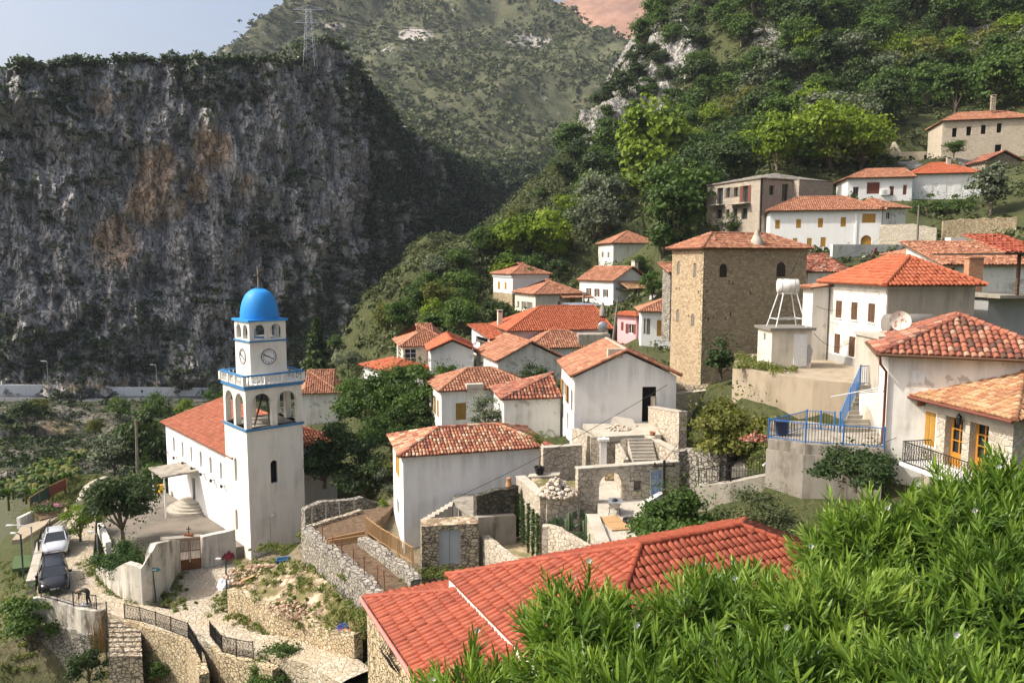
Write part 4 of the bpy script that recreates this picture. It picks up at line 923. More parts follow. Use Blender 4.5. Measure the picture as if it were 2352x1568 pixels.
# house behind with three shutters
h = House('house', 'white hip-roofed house with three ochre shutters above the long mottled-roof house', 'house', B2(540, 388), 60, 16, B2(440, 300)[0], B2(1300, 375)[0], H=5.2)
for a, b in [((456,405),(474,545)),((478,425),(497,575)),((502,455),(520,598))]: h.win('L', B2(*a), B2(*b), 'shut', 'wood_o', .12)
h.win('R', B2(660, 480), B2(748, 622), 'shut', 'wood_o', .15); h.walls('white'); h.roof('hip', 'x', .42, .32, 'tile_old', .25, .38, hipf=1., capr=.12)
p = h.roofpt(*B2(815, 355)); mb = MB(); mb.box((p.x - .7, p.y - .35, p.z - .3), (p.x + .7, p.y + .35, p.z + .35)); mb.build('skylight_hatch', M['concrete_light'], h.rf)
# small annex between
h = House('annex', 'low white annex with dark weathered tiles beside the gabled house', 'house', B2(1062, 455), 55.5, 10, B2(1056, 440)[0], B2(1532, 440)[0], H=3.6, Ll=5.)
h.walls('white_old'); h.roof('hip', 'x', .52, .3, 'tile_dark', .27, .40, ins=(4.6, .3), ov=(.3, .02, .3, .2))
# big gabled house
h = House('gabled_house', 'big white gabled house with a dark open doorway above the building site', 'house', Z5(1425, 1072), 50, 3.2, Z5(1338, 965)[0], Z5(2120, 1050)[0], H=4.6)
h.win('R', Z5(1888, 1137), Z5(1980, 1378), 'holedoor', 'dark', .35)
for a, b in [((1552,300),(1578,440)),((1590,340),(1604,490)),((1618,370),(1634,550))]: h.win('L', B2(*a), B2(*b), 'open' if a[0] == 1552 else 'shut', 'wood_o' if a[0] == 1552 else 'wood_grey', .2)
h.win('L', B2(1545, 480), B2(1558, 600), 'dark', 'wood_d', .2); h.win('L', B2(1586, 560), B2(1600, 715), 'dark', 'wood_d', .2)
rise = (h.Lr / 2) * .46; h.walls('white', 'y', rise, foot=2.2); h.roof('gable', 'y', .46, .3, 'tile_old', .25, .36, ov=(.3, .3, .22, .3), capr=.14, cmat='mortar')
p = h.roofpt(*Z5(1725, 930)); mb = MB(); mb.box((p.x - .55, -.1, p.z - .2), (p.x + .45, .35, p.z + .4)); mb.build('chimney_stub', M['mortar'], h.rf); HG = h
# gable wing + roof behind it
h = House('gabled_house', 'white gabled house with a chimney on its gable tip behind a round bush', 'house', Z5(905, 968), 74, 17, Z5(757, 890)[0], Z5(1345, 950)[0], H=3.6)
h.win('L', Z5(782, 965), Z5(800, 985), 'dark', 'wood_d'); rise = h.Lr / 2 * .50; h.walls('white_old', 'y', rise); h.roof('gable', 'y', .50, .3, 'tile_old', .26, .38); h.chimney(*Z5(1100, 868), .5, .6, 'white_old')
h = House('house', 'old tiled roof with a long ridge behind the white gable with chimney', 'house', Z5(1120, 880), 82, 10, Z5(1010, 860)[0], Z5(1600, 865)[0], H=3., Ll=6.)
h.walls('white_old'); h.roof('hip', 'x', .48, .3, 'tile_old', .26, .38)
# big orange-red roof
h = House('house', 'mauve-walled house under a wide bright orange-red tile roof', 'house', Z5(987, 762), 86, 14, Z5(868, 700)[0], Z5(1655, 735)[0], H=3.2, Ll=8.5)
h.walls('pinkish'); h.roof('hip', 'x', .52, .45, 'tile_new', .27, .38, hipf=1., capr=.13, ins=(5.2, .6)); h.chimney(*Z5(917, 715), .55, 1.5, 'cream'); h.chimney(*Z5(1617, 625), .6, .5, 'concrete', 'cone')
h = House('veranda', 'lower veranda wing with a dark wooden balcony, left end of the orange-roofed house', 'house', Z5(862, 815), 83, 22, Z5(726, 765)[0], Z5(972, 785)[0], H=3.4)
h.win('L', Z5(755, 800), Z5(835, 868), 'hole', 'dark', 1.2); h.walls('white_clean', foot=3); h.roof('shed', 'b', .13, .4, 'tile_new', .27, .38)
f, s0, z0, s1, z1 = h.wins[0][:5]; mb = MB()
for k in range(12): s = s0 + (s1 - s0) * (k + .5) / 12; mb.beam(h.Fl.P(s - .15, z0, .03), h.Fl.P(s + .12, z0 + (z1 - z0) * .6, .03), .06, .06)
h.Fl.bx(mb, s0, z0 + (z1-z0)*.6, .0, s1, z0 + (z1-z0)*.66, .08); mb.build('balcony_lattice', M['wood_grey'], h.root)
# glazed veranda house
h = House('house', 'house with white glazed veranda under an old hip roof at the edge of the gorge', 'house', Z5(258, 866), 84, 14, Z5(172, 815)[0], Z5(600, 845)[0], H=3.6, Ll=7.5)
for a, b in [((176,835),(192,935)),((195,842),(212,942)),((222,870),(245,960))]: h.win('L', Z5(*a), Z5(*b), 'glazed', 'wpaint', .1)
h.win('R', Z5(268, 878), Z5(350, 978), 'glazed', 'wpaint', .12); h.walls('cream'); h.roof('hip', 'x', .5, .45, 'tile_old', .25, .38, hipf=1.)
h = House('gabled_house', 'small white gabled house with a red roof next to the glazed veranda', 'house', Z5(447, 895), 79, 9, Z5(432, 860)[0], Z5(738, 885)[0], H=3.2, Ll=7.)
rise = h.Lr / 2 * .44; h.walls('white', 'y', rise, foot=2); h.roof('gable', 'y', .44, .4, 'tile_new', .25, .38)
h = House('house', 'house whose plain orange roof shows above the dark trees at the slope edge', 'house', Z5(175, 1045), 80, 34, Z5(-10, 1075)[0], None, H=3., Lr=5.)
h.walls('white'); h.roof('hip', 'y', .32, .4, 'tile_new', .26, .38)
h = House('house', 'white house with old hip roof and a bare vine directly behind the bell tower', 'house', Z6(1466, 1190), 84, 10, None, Z6(1765, 1180)[0], H=4.6, Ll=7.)
h.walls('white_old', foot=2); h.roof('hip', 'x', .52, .45, 'tile_old', .25, .38)
# middle hillside houses
h = House('house', 'cream house with three wooden shutters and a small porch roof, below the arcade house', 'house', Z5(1160, 512), 105, 20, Z5(1020, 497)[0], Z5(1480, 505)[0], H=5.6)
h.win('L', Z5(1035, 555), Z5(1050, 603), 'dark', 'wood_b', .15)
for a, b in [((1074,557),(1090,611)),((1112,560),(1130,613))]: h.win('L', Z5(*a), Z5(*b), 'open', 'wood_grey', .15)
h.win('R', Z5(1312, 555), Z5(1333, 590), 'dark', 'wood_b', .15); h.win('R', Z5(1395, 535), Z5(1430, 612), 'door', 'wood_y', .2)
h.walls('cream'); h.roof('hip', 'x', .42, .4, 'tile_old', .26, .38)
mb = MB(); s, z = h.st('R', *Z5(1430, 530)); mb.box((s - 2.4, -1.3, z - .08), (s + 2.4, .0, z), 1); tiles(mb, Vector((s - 2.4, -1.3, z)), (1,0,0), Vector((0, 1, .3)).normalized(), [(0,0),(4.8,0),(4.8,1.35),(0,1.35)], .26, .38, 0, 5); mb.build('porch_roof', [M['tile_old'], M['wood_d']], h.root)
mb = MB(); h.Fr.bx(mb, -.04, 0, 0, .38, h.H * .7, .05); mb.build('corner_stones', M['stone_rubble'], h.wall)
h = House('gabled_house', 'white gabled house with three brown-shuttered windows and a covered side porch', 'house', Z5(1690, 422), 107, 33, Z5(1460, 415)[0], Z5(1928, 412)[0], H=7.)
for a, b in [((1515,466),(1531,519)),((1571,470),(1587,524)),((1630,475),(1646,527))]: h.win('L', Z5(*a), Z5(*b), 'open', 'wood_b', .15)
h.win('R', Z5(1707, 458), Z5(1720, 478), 'dark', 'wood_b', .15)
rise = h.Lr / 2 * .55; h.walls('white', 'y', rise); h.roof('gable', 'y', .55, .3, 'tile_old', .26, .38); h.chimney(*Z5(1835, 358), .7, 1.4, 'cream')
s0, z0 = h.st('R', *Z5(1715, 445)); s1 = h.Lr + .4; mb = MB(); mb.box((s0, -2.4, z0 - .6), (s1, 0, z0 - .5), 1); tiles(mb, Vector((s0, -2.4, z0 - .5)), (1,0,0), Vector((0, 1, .42)).normalized(), [(0,0),(s1-s0,0),(s1-s0,2.6),(0,2.6)], .26, .38, 0, 8)
mb.add([(s0, -2.4, z0 - .5), (s1, -2.4, z0 - .5), (s1, 0, z0 + .5), (s0, 0, z0 + .5)], [(0,1,2,3)], 1)
for xx in (s0 + 1.6, s1 - .2): mb.box((xx - .08, -2.3, z0 - 3.6), (xx + .08, -2.14, z0 - .6), 1)
mb.build('porch_roof', [M['tile_straw'], M['wood_d']], h.root); mb = MB(); mb.box((s0 - .5, -3., -1.), (s1 + .6, -.01, z0 - 3.6)); mb.build('porch_terrace', M['stone_grey'], h.root)
h = House('house', 'tall white house with two small windows and blank side wall high on the slope', 'house', Z5(1690, 163), 130, 12, Z5(1588, 165)[0], Z5(1985, 160)[0], H=11.)
for a, b in [((1610,218),(1624,256)),((1650,220),(1664,258))]: h.win('L', Z5(*a), Z5(*b), 'shut', 'wood_grey', .15)
h.win('L', Z5(1640, 316), Z5(1664, 346), 'dark', 'wood_d', .15); h.walls('white_old', foot=3); h.roof('hip', 'x', .5, .4, 'tile_old', .26, .38)
h = House('hut', 'tiny white hut with a flat tiled roof alone among the trees', 'hut', Z2(2072, 1385), 160, 20, Z2(1944, 1388)[0], Z2(2140, 1384)[0], H=5.)
h.win('L', Z2(2008, 1388), Z2(2034, 1410), 'dark', 'wood_b', .15); h.walls('white_clean', foot=4); h.roof('hip', 'y', .34, .6, 'tile_old', .28, .4)
h = House('house', 'white house on a stone base at the left edge of the hillside village', 'house', Z5(1003, 376), 115, 24, Z5(873, 372)[0], Z5(1250, 376)[0], H=8.)
for a, b in [((902,421),(919,474)),((948,424),(964,475))]: h.win('L', Z5(*a), Z5(*b), 'louv', 'wood_y', .15)
z = h.st('L', *Z5(900, 493))[1]; h.walls('white_clean', ft_mat='stone_yellow', ft_h=z, foot=3); h.roof('hip', 'x', .40, .45, 'tile_old', .26, .38)
mb = MB(); h.Fr.bx(mb, -.2, h.H - .35, 0, h.Lr, h.H, .2); h.Fl.bx(mb, -.2, h.H - .35, 0, h.Ll, h.H, .2); mb.build('cornice', M['white_clean'], h.root)
# pink house and its white neighbour
h = House('house', 'small pink house with red-brown shutters beside the leaning pole', 'house', B7(1768, 872), 86, 40, B7(1573, 845)[0], B7(1835, 870)[0], H=5.)
h.win('L', B7(1610, 925), B7(1637, 1018), 'shut', 'wood_red', .12); h.win('L', B7(1688, 948), B7(1740, 1050), 'open', 'wood_red', .15); h.walls('pink'); h.roof('hip', 'y', .42, .35, 'tile_new', .26, .38)
h = House('house', 'white house with yellow shutters and a painted ornament tucked against the stone tower', 'house', B7(1828, 822), 82, -6, None, B7(2440, 835)[0], H=7., Ll=6.)
for a, b, k in [((1853,888),(1873,1055),'o'),((1884,890),(1922,1060),'o'),((1995,905),(2044,1080),'s'),((2115,920),(2150,1090),'s')]: h.win('R', B7(*a), B7(*b), 'shut', 'wood_y' if k == 's' else 'wood_grey', .12)
h.walls('white_clean'); h.roof('hip', 'x', .40, .35, 'tile_old', .26, .38)
s, z = h.st('R', *B7(2082, 925)); mb = MB(); F = h.Fr
for a, b, c, d in ((-.25, -.05, .25, .2), (-.32, .15, -.12, .4), (.12, .1, .3, .42), (-.2, -.4, -.12, -.05), (.1, -.4, .18, -.05), (.24, .3, .38, .38)): F.bx(mb, s + a, z + b, .0, s + c, z + d, .03)
mb.build('wall_ornament', m_plain('faded_red_paint', (.55, .20, .14), .8), h.root)
# ------------------------------------------------------------------ stone tower house
h = House('stone_tower_house', 'tall square rubble-stone tower house with low tiled hip roof and arched windows', 'house', Z4(172, 628), 60, 20, Z5(2092, 190)[0], Z4(874, 612)[0], H=11.5)
for a, b in [((318,110),(345,252)),((494,130),(522,282)),((308,622),(336,762)),((468,670),(502,804))]: h.win('L', B8(*a), B8(*b), 'shut', 'wood_grey', .15, True)
for a, b in [((772,136),(850,282)),((1384,118),(1476,277))]: h.win('R', B8(*a), B8(*b), 'shut', 'wood_d', .18, True)
for a in [(874,330),(912,345),(1416,340),(1100,450),(890,672),(706,705),(836,720),(652,725),(1355,708)]:
    s, z = h.st('R', *B8(*a)); h.ops['R'].append((s - .06, z - .16, s + .06, z + .14)); h.wins.append(('R', s - .06, z - .16, s + .06, z + .14, 'hole', 'dark', .3, False, 'wpaint', False))
for a in [(340,402),(306,402),(547,434),(442,690)]:
    s, z = h.st('L', *B8(*a)); h.ops['L'].append((s - .07, z - .12, s + .07, z + .1)); h.wins.append(('L', s - .07, z - .12, s + .07, z + .1, 'hole', 'dark', .3, False, 'wpaint', False))
h.walls('stone_tower', foot=3, dep=.3); h.roof('hip', 'x', .46, .38, 'tile_old', .25, .38, hipf=.95, capr=.13); h.chimney(*Z4(530, 590), .75, .6, 'concrete_light', 'cone'); HT = h
mb = MB()
for k in range(22):
    w1 = .45 if k % 2 else .3
    for F_ in (h.Fr, h.Fl): F_.bx(mb, -.02, k * .52, -.01, w1, k * .52 + .5, .02, 0, R.random())
mb.build('corner_stones', M['stone_yellow'], h.wall)
# sliver of a house left of the tower
h = House('outbuilding', 'sliver of a stone outbuilding left of the stone tower', 'house', Z5(2080, 365), 70, 10, Z5(2050, 360)[0], Z5(2130, 362)[0], H=5., Ll=2.)
h.walls('stone_grey'); h.roof('shed', 'b', .3, .35, 'tile_old', .26, .38)
# house with brown louvred shutters
h = House('house', 'white house with brown louvred shutters, grey plinth and bright red hip roof', 'house', Z4(1418, 884), 44, 6, Z4(1008, 862)[0], Z4(2018, 884)[0], H=5.5)
for a, b in [((1070,978),(1107,1096)),((1175,988),(1213,1110)),((1290,997),(1332,1127)),((1060,1204),(1094,1338)),((1160,1222),(1195,1360))]: h.win('L', Z4(*a), Z4(*b), 'louv', 'wood_b', .12, sill=True)
h.win('L', Z4(1285, 1250), Z4(1327, 1492), 'door', 'wood_b', .35)
h.walls('white_old', ft_mat=None, foot=1.6); h.roof('hip', 'y', .52, .42, 'tile_new', .27, .38, hipf=.85, capr=.15); HS = h
mb = MB(); F_ = h.Fl; sd0, sd1 = h.ops['L'][-1][0], h.ops['L'][-1][2]
F_.bx(mb, 0, -.9, 0, sd0, .95, .03); F_.bx(mb, sd1, -.9, 0, h.Ll, .95, .03); mb.build('plinth', M['greybld'], h.root)
mb = MB(); 
for k in range(40): a = k * h.Ll / 40; F_.bx(mb, a, h.H - .42, 0, a + h.Ll / 80, h.H - .3, .06)
F_.bx(mb, 0, h.H - .3, 0, h.Ll, h.H - .22, .08); mb.build('dentil_moulding', M['white_old'], h.root)
# side wall of that house has bare cement render
mb = MB(); h.Fr.bx(mb, .05, -.9, 0, h.Lr, h.H - .15, .025); mb.build('cement_render', M['render'], h.root)
# annex between stone tower and that house
h = House('annex', 'narrow cream house with short tiled roof squeezed beside the red-roofed house', 'house', Z4(914, 897), 50, 8, Z4(848, 800)[0], Z4(1022, 893)[0], H=5.6)
h.walls('white_old'); h.roof('shed', 'r', .12, .3, 'tile_old', .27, .38)
h = House('house', 'old tiled roof piled with scrap between the stone tower and the terrace wall', 'house', Z4(880, 790), 66, 5, None, Z4(1185, 770)[0], H=4., Ll=7.)
h.walls('white_old'); h.roof('hip', 'x', .4, .3, 'tile_dark', .27, .38)
# shed with white door
h = House('shed', 'small cream pump shed with a flat concrete roof and white metal door', 'shed', Z4(635, 1184), 46, 4, Z4(540, 1167)[0], Z4(908, 1182)[0], H=2.35)
h.win('R', Z4(784, 1204), Z4(868, 1424), 'door', 'white_metal', .06); h.win('L', Z4(573, 1196), Z4(592, 1254), 'dark', 'wood_d', .1); h.walls('cream'); h.roof('flat', mat='slate', over=.18); SH = h
s, z = h.st('R', *Z4(884, 1340)); mb = MB(); mb.add([h.Fr.P(s + .22 * math.cos(a) * (1 + .25 * math.sin(5 * a)), z + .6 * math.sin(a), .004) for a in [k * .35 for k in range(18)]], [tuple(range(18))]); mb.build('grey_patch', M['greybld'], h.root)  # irregular grey patch on the wall right of the door
# ------------------------------------------------------------------ upper right
h = House('house', 'long white farmhouse with yellow shutters and an arched yellow gate', 'house', Z4(1383, 340), 98, 18, None, Z4(1550, 345)[0], H=11.5, Ll=1.)
# its long front faces the camera: near corner at the right end
h.root.name = 'house'
bpy.data.objects.remove(h.root); HOUSES.pop()
h = House('house', 'long white farmhouse with yellow shutters and an arched yellow gate', 'house', Z4(620, 374), 104, -13, None, Z4(1383, 342)[0], H=11., Ll=9.)
for a, b in [((657,430),(687,490)),((800,424),(831,485)),((948,418),(980,481)),((1103,411),(1136,476)),((1250,387),(1338,450)),((776,553),(806,590)),((873,553),(903,613)),((966,547),(998,612))]: h.win('R', Z4(*a), Z4(*b), 'shut', 'wood_y', .15)
h.win('R', Z4(1240, 534), Z4(1311, 612), 'door', 'wood_y', .3, True)
h.walls('white_clean', foot=3); h.roof('hip', 'x', .42, .5, 'tile_old', .28, .4, hipf=.9, capr=.15); HW = h
s, z = h.st('R', *Z4(1205, 500)); mb = MB(); h.Fr.bx(mb, s - .12, -2, 0, s + .12, h.H - .1, .12); mb.build('pilaster', M['white_clean'], h.root)
h = House('house', 'white side wing with a small dark window at the right end of the long farmhouse', 'house', Z4(1390, 352), 101, 12, None, Z4(1548, 352)[0], H=4.2, Ll=6.)
h.win('R', Z4(1413, 376), Z4(1440, 425), 'dark', 'wood_red', .2); h.walls('white_old'); h.roof('hip', 'x', .4, .45, 'tile_old', .28, .4, ins=(.5, 3.))
# grey-roofed big stone building
h = House('stone_building', 'large brown stone mansion under restoration with thin balconies and grey slab roof', 'building', Z4(556, 152), 108, 24, Z4(190, 188)[0], Z4(1015, 160)[0], H=14.)
for a, b in [((262,212),(298,322)),((325,210),(348,278)),((377,207),(402,273)),((437,196),(470,309)),((258,360),(292,420)),((322,357),(343,410)),((373,352),(395,405)),((427,350),(465,425))]: h.win('L', Z4(*a), Z4(*b), 'open' if a[1] < 300 and a[0] > 300 else 'dark', 'wood_red' if a[0] > 420 else 'wood_grey', .35, frame='wood_grey')
for a, b in [((617,194),(650,260)),((705,185),(745,304)),((828,194),(865,260)),((920,195),(955,265)),((617,345),(660,400))]: h.win('R', Z4(*a), Z4(*b), 'open' if a[0] > 800 else 'dark', 'wood_grey', .35, frame='wood_grey')
h.walls('stone_bld', foot=4, dep=.35); h.roof('hip', 'y', .2, .12, 'slate', .5, 1.5, ins=(4., 4.), capr=.05)
for a, b in [((238,330),(312,322)),((362,323),(490,316))]:
    s0, z0 = h.st('L', *Z4(*a)); s1, _ = h.st('L', *Z4(*b)); s0, s1 = min(s0, s1), max(s0, s1); mb = MB(); h.Fl.bx(mb, s0, z0 - .15, 0, s1, z0, 1.1); mb.build('balcony_slab', M['concrete_light'], h.root)
mb = MB(); h.Fr.bx(mb, .15, -2, 0, .3, h.H, .12); h.Fr.bx(mb, h.Lr * .47, -2, 0, h.Lr * .98, h.H, 1.2, 1); h.Fr.bx(mb, h.Lr * .47, h.H + .02, 0, h.Lr * .98, h.H + .1, 1.25, 2); mb.build('bay_front', [M['iron'], M['stone_bld'], M['slate']], h.root)
# white row above
h = House('house', 'white house with a wide brown roller blind and air conditioners in the upper row', 'house', Z4(1152, 150), 121, -11, None, Z4(1592, 118)[0], H=9., Ll=8.)
h.win('R', Z4(1281, 172), Z4(1367, 254), 'blind', 'wood_red', .15); h.win('R', Z4(1187, 205), Z4(1222, 268), 'dark', 'wood_red', .2, frame='wood_red'); h.win('R', Z4(1435, 198), Z4(1464, 265), 'blind', 'wood_red', .15); h.win('R', Z4(1527, 190), Z4(1552, 260), 'blind', 'wood_red', .15)
h.walls('white_clean', foot=4); h.roof('hip', 'x', .40, .45, 'tile_old', .28, .4, ins=(4, .5))
for a in [(1394,243),(1414,240)]:
    s, z = h.st('R', *Z4(*a)); mb = MB(); h.Fr.bx(mb, s - .42, z - .4, .02, s + .42, z + .4, .38); mb.lathe([(.3, 0), (.3, .01)], (s, -.385, z), 16, 1) if False else None; mb.build('air_conditioner', M['white_metal'], h.root)
h = House('house', 'long white house with faint blocked windows and smooth orange roof in the upper row', 'house', Z4(1594, 122), 122, -11, None, Z4(2062, 85)[0], H=10., Ll=9.)
for a, b in [((1632,190),(1670,266)),((1727,182),(1764,262)),((1823,174),(1866,254)),((1925,166),(1960,240))]: h.win('R', Z4(*a), Z4(*b), 'blank', 'white_clean', .06)
h.walls('white_clean', foot=4); h.roof('hip', 'x', .44, .45, 'tile_new', .28, .4, hipf=.9); h.chimney(*Z4(1835, 45), .6, .7, 'concrete_light')
h = House('stone_house', 'tall pale stone house with small dark windows at the top right of the village', 'house', Z3(1846, 760), 138, -14, None, Z3(2420, 700)[0], H=14., Ll=9.)
for a, b in [((1905,800),(1932,857)),((1994,790),(2022,848)),((2085,781),(2114,838)),((2184,770),(2212,830)),((2172,903),(2210,962))]: h.win('R', Z3(*a), Z3(*b), 'hole', 'dark', .4)
h.walls('stone_pale', foot=4, dep=.4); h.roof('hip', 'x', .42, .4, 'tile_old', .3, .42, hipf=.8); h.chimney(*Z3(2157, 670), .7, 1.8, 'stone_rubble')
h = House('ruin', 'roofless pale stone ruin with two square window holes below the forest', 'ruin', Z3(1568, 950), 148, -8, None, Z3(1850, 930)[0], H=7., Ll=7.)
for a, b in [((1634,974),(1656,1006)),((1728,968),(1748,1002))]: h.win('R', Z3(*a), Z3(*b), 'hole', 'dark', .4)
h.walls('stone_pale', foot=4, dep=.4); mb = MB(); mb.add([(-.01,0,h.H),(-.01,7,h.H),(-.01,3.5,h.H+2.4),(.5,0,h.H),(.5,7,h.H),(.5,3.5,h.H+2.4)], [(0,1,2),(3,5,4),(0,2,5,3),(1,4,5,2)]); mb.build('broken_gable', M['stone_pale'], h.root)
h = House('hut', 'low stone hut with dark tiled gable at the right edge below the pale stone house', 'hut', Z3(2112, 1010), 128, 0, None, Z3(2330, 1010)[0], H=3.5, Ll=5.)
h.win('R', Z3(2130, 1018), Z3(2175, 1038), 'hole', 'dark', .4); rise = h.Lr / 2 * .5; h.walls('stone_rubble', 'y', rise, foot=4); h.roof('gable', 'y', .5, .4, 'tile_dark', .28, .4)
# terrace walls of the farm
o = wallrun('terrace_wall', 'pale terrace wall with a chimney hood in front of it beside the farmhouse', [at(*Z4(1040, 597), 88), at(*Z4(1270, 597), 90), at(*Z4(1640, 598), 92)], 4., .35, 'white_old', jit=0)
o = wallrun('retaining_wall', 'whitewashed rubble retaining wall right of the arched gate', [at(*Z4(1375, 455), 99), at(*Z4(1560, 455), 97), at(*Z4(1760, 480), 95)], 7., .8, 'stone_house', jit=.15)
o = wallrun('retaining_wall', 'tan dry-stone retaining wall under the olive tree at the right edge', [at(*Z4(1798, 428), 96), at(*Z4(2000, 420), 95), at(*Z4(2300, 412), 93)], 8., .8, 'stone_yellow', jit=.15)
# right: old wide roofs in the middle distance
h = House('house', 'wide old tiled roof with dark gutter right of the terrace hood', 'house', Z4(1650, 672), 64, 4, Z4(1412, 668)[0], Z4(2380, 668)[0], H=3.2)
h.walls('white_clean', foot=2); h.roof('hip', 'x', .36, .4, 'tile_old', .27, .38, ins=(4.5, 2)); p = h.roofpt(*Z4(1850, 590)); mb = MB(); mb.box((h.Lr*.45, h.Ll/2, h.H + 1), (h.Lr*.6, h.Ll/2 + .8, h.H + h.rise + .5)); mb.build('roof_box', M['white_metal'], h.rf)
h = House('house', 'white house with lower tiled roof and bare brick pier behind the red roof', 'house', Z4(1805, 742), 58, 4, Z4(1690, 700)[0], Z4(2400, 742)[0], H=3.2, Ll=5)
h.win('R', Z4(1815, 750), Z4(1890, 790), 'dark', 'wpaint', .2); h.walls('white_old', foot=2); h.roof('shed', 'b', .32, .35, 'tile_old', .27, .38)
p = at(*Z4(2005, 790), 53); t = thing('brick_pier', 'unplastered orange brick pier beside the red roof', 'pier', p - UPZ * 2); mb = MB(); mb.box((-.5, -.3, 0), (.5, .3, 3.)); mb.box((-.56, -.36, 3.001), (.56, .36, 3.1)); mb.build('brickwork', m_stone('hollow_brick', [(.52, .22, .11), (.58, .27, .14)], (.45, .40, .33), 3.5, .06, 2.2, .03, .2), t)
h = House('balcony_house', 'grey concrete house with a covered balcony at the right edge', 'house', Z4(2110, 960), 46, 5, None, Z4(2400, 960)[0], H=3.5, Ll=5)
h.walls('greybld', foot=3); mb = MB(); mb.box((-.2, -1.2, h.H + .02), (h.Lr, h.Ll, h.H + .2)); mb.build('balcony_floor', M['concrete'], h.root)
mb = MB(); mb.box((.9, -1.1, h.H + .2), (1.05, -.95, h.H + 2.6)); mb.build('post', M['wood_b'], h.root); mb = MB(); mb.box((-.4, -1.6, h.H + 2.6), (h.Lr, h.Ll, h.H + 2.7), 1)
tiles(mb, Vector((-.4, -1.6, h.H + 2.7)), (1,0,0), Vector((0, 1, .3)).normalized(), [(0,0),(h.Lr,0),(h.Lr,4),(0,4)], .27, .38, 0, 4); mb.build('roof', [M['tile_red'], M['wood_d']], h.root)
mb = MB()
for k in range(4): mb.beam((0, -1.15, h.H + .4 + .25 * k), (h.Lr, -1.15, h.H + .4 + .25 * k), .02, .02)
mb.build('railing', M['steel'], h.root)
# ------------------------------------------------------------------ right foreground houses
h = House('house', 'white house with dark-stained tile roof, brown gutter and white double window', 'house', Z4(1432, 1345), 35.5, -20, None, Z4(2600, 1395)[0], H=4.6, Ll=6.)
h.win('R', B4(1405, 472), B4(1525, 575), 'louv', 'wpaint', .1); h.walls('white_old', foot=2.5); h.roof('hip', 'y', .42, .5, 'tile_dark', .29, .38, ins=(3.3, 2.6), capr=.14)
mb = MB(); o = .56; mb.tube([(-o, -o, h.H + .02), (h.Lr, -o, h.H)], .07, 8); mb.tube([(-o, -o, h.H + .02), (-o, h.Ll, h.H + .02)], .07, 8); mb.build('gutter', M['wood_b'], h.root)
mb = MB(); mb.tube([(-.45, -o, h.H - .05), (-.4, -.5, h.H - .4), (-.1, -.12, h.H - .8), (-.1, -.12, -2.)], .06, 8); mb.build('downpipe', M['wood_red'], h.root); HR1 = h
# stone house with honey-coloured doors: its long front faces left
h = House('stone_house', 'pointed-stone house with honey-coloured glazed doors and straw-coloured tiles', 'house', (2330, 962), 30.2, 12, B4(1337, 650)[0], None, H=4.2, Lr=6.5)
h.win('L', B4(1500, 800), B4(1615, 1110), 'shut', 'wood_y', .05); h.win('L', B4(1700, 855), B4(1822, 1282), 'glassdoor', 'wood_honey', .45); h.win('L', B4(1905, 905), B4(2035, 1330), 'glassdoor', 'wood_honey', .45)
h.walls('stone_house', foot=2.5, dep=.45); h.roof('hip', 'y', .34, .55, 'tile_straw', .26, .36, hipf=.9, capr=.14)
mb = MB(); h.Fl.bx(mb, -.03, h.H - .55, 0, h.Ll + .02, h.H, .035); mb.build('lintel_band', M['concrete_light'], h.root)
mb = MB(); mb.tube([(-.6, -.5, h.H), (-.6, h.Ll + .5, h.H)], .07, 8); mb.build('gutter', M['wood_red'], h.root)
s, z = h.st('L', *B4(1850, 878)); mb = MB(); mb.tube([h.Fl.P(s, z + .3, 0), h.Fl.P(s, z + .42, .12), h.Fl.P(s, z + .38, .25)], .015, 5); mb.lathe([(.05, -.22), (.09, -.2), (.12, .1), (.14, .12), (.04, .24), (.01, .3)], h.Fl.P(s, z, .25), 6, 0, .5, False); mb.build('wall_lantern', M['iron'], h.root)
s, z = h.st('L', *B4(1515, 738)); mb = MB(); mb.tube([h.Fl.P(s, z, 0), h.Fl.P(s, z, .3)], .16, 14); mb.build('vent_pipe', M['rust'], h.root)
zb = h.st('L', *B4(1760, 1282))[1]; sA, _ = h.st('L', *B4(1345, 1200)); HR2 = h
sA -= 1.7; t = thing('balcony', 'white balcony slab with ornate black iron railing in front of the honey doors', 'balcony', h.world((0, 0, zb)), h.a)
mb = MB(); mb.box((-1.6, -.5, -.16), (-.02, sA, -.002)); mb.build('floor_slab', M['wpaint'], t)
for a, b in (((-1.52, -.4), (-1.52, sA - .08)), ((-1.52, sA - .08), (-.05, sA - .08))):
    A, B = Vector((*a, 0)), Vector((*b, 0)); Ln = (B - A).length; mb = MB()
    for z in (.06, .97): mb.beam(A + UPZ * z, B + UPZ * z, .04, .04)
    n = int(Ln / .14)
    for k in range(n + 1): p = A.lerp(B, k / n); mb.beam(p + UPZ * .06, p + UPZ * .97, .016, .016)
    for k in range(n):
        p = A.lerp(B, (k + .5) / n); dd = (B - A).normalized() * .055
        for zc_ in (.3, .72):
            mb.tube([p + UPZ * (zc_ - .16), p + dd + UPZ * (zc_ - .06), p + UPZ * (zc_ + .02), p - dd + UPZ * (zc_ + .1), p + UPZ * (zc_ + .18)], .010, 4)
    mb.build('railing', M['iron'], t)
